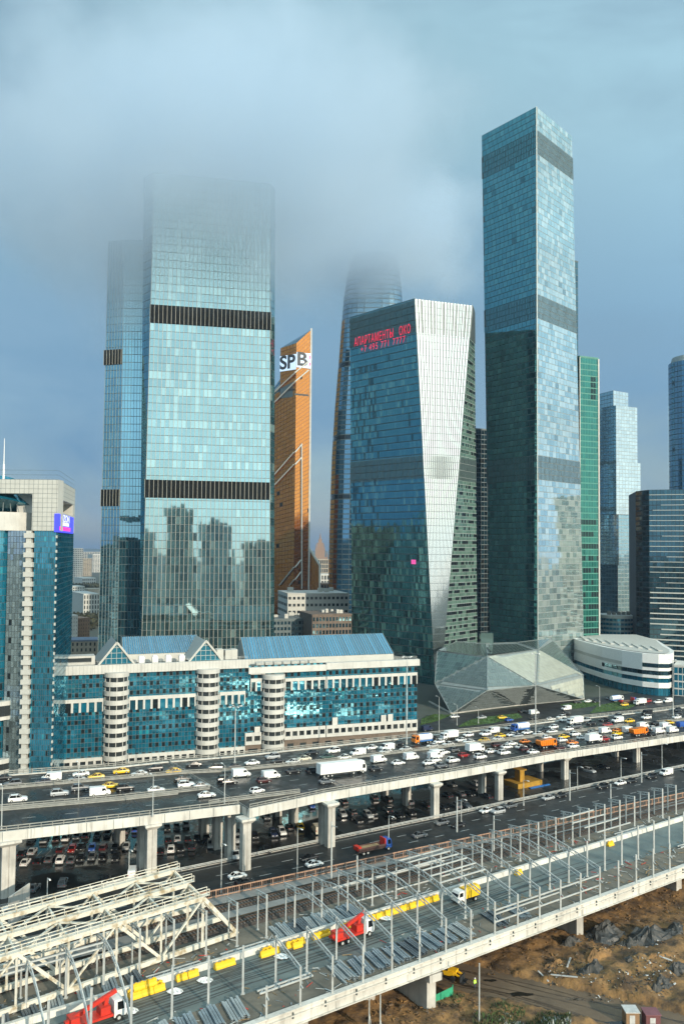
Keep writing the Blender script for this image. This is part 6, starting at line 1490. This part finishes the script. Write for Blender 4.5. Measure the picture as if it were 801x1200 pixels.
WN = dict(far='on the far lanes of the elevated highway', near='on the near lanes of the elevated highway', ramp='on the nearest slip lane of the elevated highway', road='on the lower road beside the railway', lot='parked in the lot under the elevated highway', street='on the street before the pavilion and white hall')
GN = dict(far='vehicles on the far highway lanes', near='vehicles on the near highway lanes', ramp='vehicles on the slip lane', road='vehicles on the lower road', lot='vehicles parked under the highway', street='vehicles on the street')
count = {}
VEH.sort(key=lambda q: q[0])
tot = {}
for v in VEH: tot[(v[2], v[3], v[4])] = tot.get((v[2], v[3], v[4]), 0)+1
taken = []
for (px, py, kind, col, where) in VEH:
    key = (kind, col, where); count[key] = count.get(key, 0)+1
    lab = ('the only %s %s %s' if tot[key] == 1 else ordn(count[key])+' %s %s from the left %s') % (CN[col], KN[kind], WN[where])
    if kind == 'semi': lab = 'long white articulated truck with box trailer on the near highway lanes'
    if where in ('far', 'near', 'ramp'):
        p = Gd(px, py); u, v = uv(p); fn = (lambda q: interp(q, *HM)) if where != 'ramp' else vnear
        d = (UV(u+4, fn(u+4))-UV(u-4, fn(u-4))); ang = math.atan2(d.y, d.x)+(math.pi if where == 'far' else 0); z = zdeck(u)+.005
        hm = interp(u, *HM)
        if where == 'far': v = max(v, hm+1.6)
        elif where == 'near': v = min(v, hm-1.6)
        v = min(max(v, vnear(u)+1.8), vfar(u)-1.8); pitch = math.atan2(zdeck(u+2)-zdeck(u-2), 4)
    elif where == 'road':
        p = G(px, py, .035); u, v = uv(p); v = min(max(v, 182.2), 198); ang = TH+(math.pi if v > 191 else 0); z = .036; pitch = 0
    elif where == 'lot':
        p = G(px, py, .03); u, v = uv(p); ang = R(92+px/801*34+random.uniform(-5, 5))+(math.pi if random.random() < .5 else 0); z = .025; v = max(v, 202.5); pitch = 0
    else:
        p = G(px, py, .03); u, v = uv(p); ang = R(random.choice((22, 26, 30)))+(math.pi if random.random() < .5 else 0); z = .03; pitch = 0
    # keep clear of vehicles already standing here
    hl = dict(semi=8.2, dump=4.2, tanker=4.2, flat=5.4, box=3.7, van=2.8).get(kind, 2.35)
    axis = 0 if where != 'lot' else 1
    for _ in range(14):
        hit = False
        for (uu, vv, ll, zz) in taken:
            if abs(zz-z) > 3: continue
            dl, dw = (abs(uu-u), abs(vv-v)) if where != 'lot' else (abs(vv-v), abs(uu-u))
            if dl < hl+ll+.3 and dw < 2.15:
                hit = True
                if where == 'lot': u += .55 if u >= uu else -.55
                elif dw > 1.0: v += .4 if v >= vv else -.4
                else: u += .9 if u >= uu else -.9
                break
        if not hit: break
    taken.append((u, v, hl, z)); q = UV(u, v, (zdeck(u)+.006) if where in ('far', 'near', 'ramp') else z)
    o = copy_tree(PROTO[kind], q, ang, lab, (*COL[col], 1), GN[where])
    if where in ('far', 'near', 'ramp'): o.rotation_euler = (0, -pitch if where != 'far' else pitch, ang)
    if kind in ('van',): o['category'] = 'van'
# machines on the viaduct
for kind, px, py, lab, col, da in (('crane', 412, 1100, 'red crane truck with white cab parked on the haul road', 'w', .04), ('crane', 112, 1200, 'red crane truck with white cab at the bottom left of the viaduct', 'w', .02), ('tarp', 545, 1056, 'small white truck with yellow tarpaulin body on the haul road', 'w', math.pi)):
    p = G(px, py, ZR+.02); u, v = uv(p); v = min(v, vw(u)-3.0); o = copy_tree(PROTO[kind], UV(u, v, ZR+.02), TH+.066+da, lab, (*COL[col], 1))
for o in PROTO.values(): delete_tree(o)
bpy.data.objects.remove(wheel_me)
# ================================================================== lamp posts
lc = 0
def lamp(p, h, heads, label, arm=1.6, ang=TH+math.pi/2, r=.14):
    t = thing('street_lamp', label, 'street lamp', p, group='street lamps'); b = MB(); b.cyl(p, p+Vector((0, 0, h)), r, r*.6, 8); b.cyl(p, p+Vector((0, 0, .8)), r*1.6, r*1.6, 8); b.build('pole', M['steel'], parent=t)
    for k in range(heads):
        a = ang+2*math.pi*k/max(1, heads); e = Vector((math.cos(a), math.sin(a), 0)); top = p+Vector((0, 0, h))
        b = MB(); b.bar(top, top+e*arm+Vector((0, 0, .25)), .09, .09); b.build('arm', M['steel'], parent=t)
        b = MB(); q = top+e*arm+Vector((0, 0, .22)); b.bar(q-e*.1, q+e*.75, .34, .16); b.build('lamp_head', M['whitep'], parent=t)
for i, (px, py, pt_) in enumerate(((275, 896, 830), (476, 872, 772), (627, 862, 768), (788, 838, 775))):
    p = Gd(px, py); h = (py-pt_)/F*p.y; lamp(p, h, 4, 'tall highway lamp mast with four heads, %s from the left' % ordn(i+1), 1.5, r=.22)
for i, (px, py) in enumerate(((2, 972), (179, 957), (92, 940), (263, 942))):
    p = Gd(px, py); lamp(p, 9.5, 1, 'slim lamp pole on the edge of the elevated highway, %s from the left' % ordn(i+1))
for i, (px, py, pt_) in enumerate(((151, 1030, 1003), (259, 1046, 990), (348, 1030, 972), (455, 995, 957), (540, 965, 940), (613, 944, 915), (676, 925, 899), (727, 912, 890), (775, 900, 872), (55, 1070, 1030))):
    p = G(px, py, .05); lamp(p, max(7, (py-pt_)/F*p.y), 1, 'street lamp with single arm by the lower road, %s from the left' % ordn(i+1), ang=TH+math.pi/2+math.pi)
for i, (px, py, h) in enumerate(((514, 858, 15), (535, 850, 9), (560, 848, 7), (702, 828, 10))):
    lamp(G(px, py, .03), h, 1, 'street lamp on the slip road by the pavilion, %s from the left' % ordn(i+1))
# tall catenary poles on the far side of the railway
for i, (px, pb, pt_) in enumerate(((535, 975, 935), (578, 1000, 957), (667, 938, 903), (715, 962, 920), (751, 917, 882), (418, 1045, 1004), (388, 1030, 965))):
    p = G(px, pb, ZR); b = MB(); h = (pb-pt_)/F*p.y; b.cyl(p, p+Vector((0, 0, h)), .2, .16, 8); b.bar(p+Vector((0, 0, h-.8)), p+Vector((1.2, -1.8, h-.5)), .1, .1)
    tag(b.build('catenary_pole', M['steel']), 'plain grey catenary pole beside the railway tracks, %s of its row' % ordn(i+1), 'pole', 'catenary poles')
# yellow kiosk under the highway
M['amber'] = mat('amber_boards', (.42, .23, .02), .8, var=.4)
kp = G(622, 922, 0); K = thing('yellow_kiosk', 'yellow and orange works platform with a hut under the highway', 'hut', kp)
u0, v0 = uv(kp)
def ub(b, a0, a1, c0, c1, z0, z1): b.hexa([UV(a0, c0, z0), UV(a1, c0, z0), UV(a1, c1, z0), UV(a0, c1, z0), UV(a0, c0, z1), UV(a1, c0, z1), UV(a1, c1, z1), UV(a0, c1, z1)])
b = MB(); ub(b, u0-6, u0+5, v0, v0+7, .02, 1.6); b.build('platform', M['amber'], parent=K)
b = MB(); ub(b, u0-3.2, u0-1.2, v0+2, v0+4.5, 1.6, 5.2); ub(b, u0-3.8, u0-.6, v0+1.5, v0+5, 5.2, 5.6); b.build('hut', M['amber'], parent=K)
b = MB(); ub(b, u0-2, u0+7, v0-1.8, v0-.8, .04, .3); tag(b.build('blue_tarpaulin', M['blue']), 'flat blue tarpaulin on the ground before the yellow hut', 'tarpaulin')
# hoarding board at the truss
b = MB(); q0, q1 = G(10, 1088, 0), G(34, 1070, 0); b.bar(at(q0, 3.2), at(q1, 3.2), .3, 6.4); tag(b.build('hoarding', M['concrete']), 'pale upright concrete screen wall beside the lower road at left', 'wall')
# ================================================================== foreground earth works
def gz(p): return .1 if on_path(p.x, p.y) else terr(p.x, p.y)
def mound(px, py, ru, rv, h, label, m='darkheap'):
    c = G(px, py, .4); b = MB(); n, rr = 26, 9; seed = random.random()*50
    V0 = []
    for j in range(rr+1):
        for k in range(n):
            t_ = 2*math.pi*k/n; r_ = j/rr; x_ = math.cos(t_)*ru*r_; y_ = math.sin(t_)*rv*r_
            wob = 1+.32*fbm(c.x+x_+seed, c.y+y_, .35, 3); p = c+UV(x_*wob, y_*wob)
            z_ = h*(1-r_**1.6)*(.75+.5*fbm(p.x+seed, p.y, .6, 4)) + .45*fbm(p.x, p.y+seed, 1.6, 3)*(1-r_**3)
            V0.append((p.x, p.y, max(-.3, z_+.55-1.1*r_)))
    b.v = V0
    for j in range(rr):
        for k in range(n): b.f.append((j*n+k, (j+1)*n+k, (j+1)*n+(k+1) % n, j*n+(k+1) % n)); b.m.append(0); b.c.append((.5, 0, 0))
    return tag(b.build('soil_heap', M[m], smooth=False), label, 'heap')
mound(708, 1096, 6.5, 4.2, 2.8, 'black soil heap just right of the second viaduct pier')
mound(762, 1100, 7.0, 4.4, 3.0, 'largest black soil heap near the right edge of the earthworks')
mound(738, 1106, 3.2, 2.6, 2.0, 'small black soil heap between the two big heaps')
mound(692, 1143, 5.6, 3.6, 2.6, 'black rubble heap at the upper edge of the dirt path')
mound(726, 1150, 6.2, 3.2, 2.2, 'dark wet rubble heap beside the dirt path')
mound(775, 1160, 6.6, 3.6, 2.2, 'dark rubble heap at the right end of the dirt path')
mound(745, 1128, 6.0, 3.4, 2.0, 'dark wet soil bank in the middle of the rubble'); mound(795, 1140, 6.0, 3.4, 2.2, 'dark soil heap cut by the right picture edge'); mound(668, 1106, 4.4, 2.6, 1.5, 'small dark soil heap beside the foot of the second pier')
mound(790, 1092, 5.0, 3.0, 1.8, 'dark soil heap at the right edge above the others')
mound(700, 1120, 6, 3.0, 1.6, 'brown loose earth heap between the black heaps', 'dirt'); mound(650, 1132, 5, 2.2, 1.3, 'brown earth bank left of the black rubble', 'dirt'); mound(770, 1128, 7, 3, 1.8, 'brown earth bank at the right picture edge', 'dirt')
def scatter(name, label, cat, regions, n, mats, smin, smax, hz0=0.0):
    b = MB()
    for _ in range(n):
        px0, py0, px1, py1 = random.choice(regions); p = G(random.uniform(px0, px1), random.uniform(py0, py1), .6); z = gz(p)+random.uniform(0, .25)+hz0
        s = random.uniform(smin, smax); a = random.random()*6.28; d = Vector((math.cos(a), math.sin(a), random.uniform(-.3, .5)))*s; e = Vector((-math.sin(a), math.cos(a), random.uniform(-.2, .4)))*s*random.uniform(.15, .6); f_ = Vector((0, 0, s*.25))
        c = at(p, z); mi = random.randrange(len(mats))
        b.hexa([c-d-e-f_, c+d-e-f_, c+d+e-f_, c-d+e-f_, c-d*.8-e*.7+f_, c+d*.7-e+f_, c+d+e*.6+f_, c-d*.9+e+f_], mi)
    return tag(b.build(name, mats, kind='stuff'), label, cat)
M['plasterw'] = mat('pale_debris', (.55, .55, .53), .7, var=.3)
scatter('rubble', 'pale building debris strewn between the dark heaps', 'rubble', [(640, 1130, 690, 1152), (690, 1148, 790, 1172), (740, 1120, 801, 1150), (690, 1100, 780, 1112)], 900, [M['plasterw'], M['darkheap'], M['darkheap'], M['wood'], M['dirt'], M['darkheap'], M['darkheap'], M['dirt']], .05, .28)
scatter('rubble', 'clods of brown earth strewn over the ground under the viaduct', 'rubble', [(560, 1090, 700, 1140), (640, 1060, 801, 1110), (430, 1170, 560, 1198), (690, 1030, 801, 1090)], 700, [M['dirt'], M['dirt'], M['path']], .1, .4)
for i, (xa, ya, xb, yb_) in enumerate(((645, 1147, 676, 1155), (768, 1128, 787, 1133), (664, 1138, 668, 1124), (630, 1140, 642, 1150))):
    a, c = G(xa, ya, .5), G(xb, yb_, .5); b = MB(); b.bar(at(a, gz(a)+.35), at(c, gz(c)+.4), .3, .14); tag(b.build('timber_plank', M['plasterw']), 'pale broken board lying on the earthworks, %s from the left' % ordn((3, 4, 2, 1)[i]), 'board', 'broken boards')
# frosty weeds in front of the path
b = MB(); wm = [M['weed'], M['weed'], M['frost'], M['grass']]
for _ in range(4600):
    px = random.uniform(528, 668); lo_ = 1165+(px-528)*.26; py = random.uniform(lo_, 1235); p = G(px, py, .1)
    if on_path(p.x, p.y) or fbm(p.x, p.y, .2, 2) < -.12-.02*(py-lo_)/10: continue
    fr_ = fbm(p.x, p.y, .5, 2); h = random.uniform(.1, .7)*(1+.6*fbm(p.x, p.y, .25)); a = random.random()*6.28; w_ = random.uniform(.05, .16)
    mi = 2 if (fr_ > .12 and random.random() < .5) else random.choice((0, 0, 1, 3)); c = at(p, gz(p)-.05); d = Vector((math.cos(a), math.sin(a), 0))*w_; l2 = Vector((random.uniform(-.35, .35), random.uniform(-.35, .35), h))
    b.face([c-d, c+d, c+d*.6+l2*.6, c-d*.6+l2*.7], mi); b.face([c-d*.6+l2*.7, c+d*.6+l2*.6, c+l2*1.1], mi)
tag(b.build('weeds', wm, kind='stuff'), 'frosty weeds and grass along the near side of the dirt path', 'weeds')
# spare track at the bottom
b = MB()
LT = thing('rail_track', 'single old railway track below the viaduct at the bottom', 'track', G(440, 1195, 0))
for s in (-.76, .76):
    a, c = UV(40, 106+s, .35), UV(72, 109+s, .35); b.bar(a, c, .09, .17)
b.build('rail', M['rail'], parent=LT); b = MB()
for k in range(46): u = 40+k*.68; v = 106+3*(u-40)/32; b.bar(UV(u, v-1.3, .2), UV(u, v+1.3, .2), .26, .18)
b.build('sleepers', M['sleeper'], parent=LT, kind='stuff')
# slim poles in the foreground
for i, (px, pb, pt_) in enumerate(((561, 1204, 1132), (432, 1215, 1172), (445, 1222, 1168))):
    p = G(px, pb, .1); b = MB(); b.cyl(p, p+Vector((0, 0, (pb-pt_)/F*p.y)), .13, .1, 8)
    if i: b.bar(p+Vector((.6, .3, 0)), p+Vector((0, 0, 4)), .1, .1)
    tag(b.build('steel_pole', M['steel']), 'slim grey pole standing below the viaduct, %s from the left' % ordn((3, 1, 2)[i]), 'pole', 'poles below the viaduct')
# green net fence
gp0, gp1 = G(510, 1178, .2), G(530, 1168, .2); NF = thing('net_fence', 'short green mesh fence next to the first viaduct pier', 'fence', gp0)
b = MB()
for k in range(9): q = gp0.lerp(gp1, k/8); b.bar(at(q, .2), at(q, 2.0), .05, .05)
for k in range(6): b.bar(at(gp0, .3+k*.33), at(gp1, .3+k*.33), .05, .05)
b.face([at(gp0, .3), at(gp1, .3), at(gp1, 1.95), at(gp0, 1.95)]); b.build('mesh', M['greennet'], parent=NF)
b = MB(); b.bar(at(gp0, 0), at(gp0, 2.3), .14, .14); b.build('post', M['greennet'], parent=NF); b = MB(); b.bar(at(gp1, 0), at(gp1, 2.3), .14, .14); b.build('post', M['greennet'], parent=NF)
# yellow backhoe behind the pier
ep = G(527, 1146, .1); EX = thing('excavator', 'yellow backhoe loader working beside the first viaduct pier', 'excavator', ep); ez = max(.1, gz(ep))
def ebox(b, x0, x1, y0, y1, z0, z1): 
    c, s = math.cos(-.55), math.sin(-.55); q = lambda x, y, z: (ep.x+x*c-y*s, ep.y+x*s+y*c, z+ez)
    b.hexa([q(x0, y0, z0), q(x1, y0, z0), q(x1, y1, z0), q(x0, y1, z0), q(x0, y0, z1), q(x1, y0, z1), q(x1, y1, z1), q(x0, y1, z1)])
def ept(x, y, z): c, s = math.cos(-.55), math.sin(-.55); return Vector((ep.x+x*c-y*s, ep.y+x*s+y*c, z+ez))
b = MB(); ebox(b, -2.6, 1.0, -.8, .8, .7, 1.5); ebox(b, -.2, 1.4, -.6, .6, 1.5, 1.9); b.build('body', M['yellow'], parent=EX)
b = MB(); ebox(b, -1.8, -.3, -.75, .75, 1.5, 2.7); b.build('cab_glass', M['carglass'], parent=EX); b = MB(); ebox(b, -1.95, -.2, -.85, .85, 2.7, 2.85); b.build('cab_roof', M['yellow'], parent=EX)
b = MB()
for s in (-.6, .6): b.bar(ept(.6, s, 1.5), ept(2.4, s, .9), .2, .3)
b.build('loader_arm', M['yellow'], parent=EX)
b = MB(); ebox(b, 2.3, 2.5, -1.1, 1.1, .15, 1.2); ebox(b, 2.3, 3.2, -1.1, 1.1, .1, .2); b.build('bucket', M['dark'], parent=EX)
for x, r_ in ((-1.7, .75), (.9, .5)):
    for s in (-.95, .95): b = MB(); b.cyl(ept(x, s-.18, r_), ept(x, s+.18, r_), r_, n=14); b.build('wheel', M['tyre'], parent=EX)
# site huts at the bottom right
for i, (px, py, w_, m_, lab) in enumerate(((741, 1203, 2.2, 'wood', 'small timber-clad site hut with pale roof at the bottom edge'), (765, 1206, 2.4, 'red', 'small dark red site hut with pale window at the bottom edge'))):
    c = G(px, py, .1); H_ = thing('site_hut', lab, 'hut', c); b = MB(); b.box(c.x-w_/2, c.x+w_/2, c.y, c.y+2.2, 0, 2.3); b.build('wall', mat('hut_%d' % i, ((.28, .17, .09), (.16, .06, .06))[i], .8), parent=H_)
    b = MB(); b.box(c.x-w_/2-.12, c.x+w_/2+.12, c.y-.15, c.y+2.35, 2.3, 2.45); b.build('roof', M['plasterw'] if i == 0 else mat('hut_roof', (.2, .08, .09), .7), parent=H_)
    b = MB(); b.box(c.x-.55, c.x+.35, c.y-.04, c.y, .3 if i == 0 else 1.0, 1.9); b.build('door' if i == 0 else 'window', M['plasterw'], parent=H_)
# worker in a hi-vis jacket: one continuous skinned body
wp = G(556, 1158, .1); wz = .1
def person(p, label, face=0.6):
    t = thing('person', label, 'person', p)
    J = dict(pel=(0, 0, .95), ch=(0, .02, 1.35), nk=(0, .02, 1.52), hd=(0, -.02, 1.66), ht=(0, -.02, 1.78))
    pts = [(0, 0, .95), (0, .02, 1.2), (0, .02, 1.42), (0, .0, 1.52), (0, -.01, 1.64), (0, -.01, 1.77)]; ed = [(k, k+1) for k in range(5)]; rad = [.16, .17, .17, .07, .10, .08]
    for s in (-1, 1):
        i0 = len(pts); pts += [(s*.21, .02, 1.42), (s*.27, .02, 1.14), (s*.25, -.12, .92), (s*.25, -.17, .84)]; rad += [.085, .065, .05, .045]; ed += [(2, i0), (i0, i0+1), (i0+1, i0+2), (i0+2, i0+3)]
        i0 = len(pts); pts += [(s*.11, 0, .88), (s*.13, -.02+.05*s, .5), (s*.13, .02+.08*s, .09), (s*.13, -.15+.08*s, .05)]; rad += [.115, .08, .06, .05]; ed += [(0, i0), (i0, i0+1), (i0+1, i0+2), (i0+2, i0+3)]
    me = bpy.data.meshes.new('body'); me.from_pydata(pts, ed, []); o = bpy.data.objects.new('body', me); C.objects.link(o); o.parent = t
    o.rotation_euler = (0, 0, face); md = o.modifiers.new('skin', 'SKIN'); 
    for k, r_ in enumerate(rad): me.skin_vertices[0].data[k].radius = (r_, r_) if me.skin_vertices else None
    me.skin_vertices[0].data[0].use_root = True
    o.modifiers.new('sub', 'SUBSURF').levels = 1; o.modifiers['sub'].render_levels = 2
    m_, tt, bb = newmat('worker_clothes'); tcn = N(tt, 'ShaderNodeTexCoord'); sp_ = N(tt, 'ShaderNodeSeparateXYZ'); rp_ = N(tt, 'ShaderNodeValToRGB'); mr_ = N(tt, 'ShaderNodeMapRange'); mr_.inputs[2].default_value = 2.0
    tt.links.new(tcn.outputs['Object'], sp_.inputs[0]); tt.links.new(sp_.outputs[2], mr_.inputs[0]); tt.links.new(mr_.outputs[0], rp_.inputs[0]); tt.links.new(rp_.outputs[0], bb.inputs['Base Color'])
    r_ = rp_.color_ramp; r_.interpolation = 'CONSTANT'; r_.elements[0].color = (.02, .02, .02, 1); r_.elements[1].position = .06; r_.elements[1].color = (.05, .06, .09, 1)
    for pos, colr in ((.44, (.5, .85, .05, 1)), (.56, (.7, .7, .68, 1)), (.585, (.5, .85, .05, 1)), (.755, (.5, .3, .2, 1))): e = r_.elements.new(pos); e.color = colr
    me.materials.append(m_)
    hb_ = MB(); c = p+Vector((0, 0, 1.72)); hb_.cyl(c, c+Vector((0, 0, .1)), .145, .12, 12); hb_.cyl(c+Vector((0, 0, .1)), c+Vector((0, 0, .16)), .12, .05, 12); hb_.cyl(c, c+Vector((0, 0, .02)), .18, .18, 12); hb_.build('helmet', M['whitep'], parent=t)
    return t
person(at(wp, wz), 'worker in bright green hi-vis jacket standing on the dirt path')
# ================================================================== haze and low cloud
HZ = MB(); HZ.box(-7500, 7500, -1500, 9000, -1.0, 420)
ho = HZ.build('haze', M['dark'], kind='stuff'); hm_ = bpy.data.materials.new('haze'); hm_.use_nodes = True; t_ = hm_.node_tree; t_.nodes.clear()
mo = N(t_, 'ShaderNodeOutputMaterial'); pv = N(t_, 'ShaderNodeVolumePrincipled'); pv.inputs['Color'].default_value = (.55, .74, 1.0, 1); pv.inputs['Density'].default_value = HAZE; pv.inputs['Anisotropy'].default_value = .4
t_.links.new(pv.outputs[0], mo.inputs['Volume']); ho.data.materials.clear(); ho.data.materials.append(hm_)

def cloud(name, label, c, r, dens, seed, nscale, w=.55):
    b = MB(); b.box(-r[0]*1.25, r[0]*1.25, -r[1]*1.2, r[1]*1.2, -r[2]*1.2, r[2]*1.2); co = b.build(name, M['dark'], loc=c, kind='stuff'); tag(co, label, 'cloud')
    cm = bpy.data.materials.new('cloud_vapour'); cm.use_nodes = True; t_ = cm.node_tree; t_.nodes.clear(); lk = t_.links.new
    mo = N(t_, 'ShaderNodeOutputMaterial'); pv = N(t_, 'ShaderNodeVolumePrincipled'); pv.inputs['Color'].default_value = (.84, .915, .98, 1); pv.inputs['Anisotropy'].default_value = .45
    tcn = N(t_, 'ShaderNodeTexCoord'); n1 = N(t_, 'ShaderNodeTexNoise'); n1.inputs['Scale'].default_value = nscale; n1.inputs['Detail'].default_value = 5; n1.inputs['Roughness'].default_value = .6
    mp_ = N(t_, 'ShaderNodeMapping'); mp_.inputs['Location'].default_value = (seed, seed*.7, 0); lk(tcn.outputs['Object'], mp_.inputs[0]); lk(mp_.outputs[0], n1.inputs['Vector'])
    dv = N(t_, 'ShaderNodeVectorMath', operation='DIVIDE'); dv.inputs[1].default_value = r; lk(tcn.outputs['Object'], dv.inputs[0])
    ln = N(t_, 'ShaderNodeVectorMath', operation='LENGTH'); lk(dv.outputs[0], ln.inputs[0])
    m1 = N(t_, 'ShaderNodeMath', operation='MULTIPLY_ADD'); m1.inputs[1].default_value = -w*2; m1.inputs[2].default_value = w; lk(n1.outputs['Fac'], m1.inputs[0])
    m2 = N(t_, 'ShaderNodeMath', operation='ADD'); lk(ln.outputs['Value'], m2.inputs[0]); lk(m1.outputs[0], m2.inputs[1])
    sm = N(t_, 'ShaderNodeMapRange', interpolation_type='SMOOTHSTEP'); sm.inputs[1].default_value = 1.0; sm.inputs[2].default_value = .15; sm.inputs[3].default_value = 0; sm.inputs[4].default_value = dens; lk(m2.outputs[0], sm.inputs[0])
    lk(sm.outputs[0], pv.inputs['Density']); lk(pv.outputs[0], mo.inputs['Volume']); co.data.materials.clear(); co.data.materials.append(cm)
cloud('low_cloud', 'pale low cloud swallowing the heads of the twin louvred skyscrapers', P(215, 185, 425), (165, 95, 88), CLOUD, 3.0, .015, .75)
cloud('low_cloud', 'pale low cloud around the head of the curved skyscraper', P(425, 280, 860), (150, 115, 78), CLOUD*.8, 40.0, .014, .75)
S.cycles.volume_step_rate = 3.0; S.cycles.volume_max_steps = 192; S.cycles.volume_bounces = 5; S.cycles.max_bounces = 8
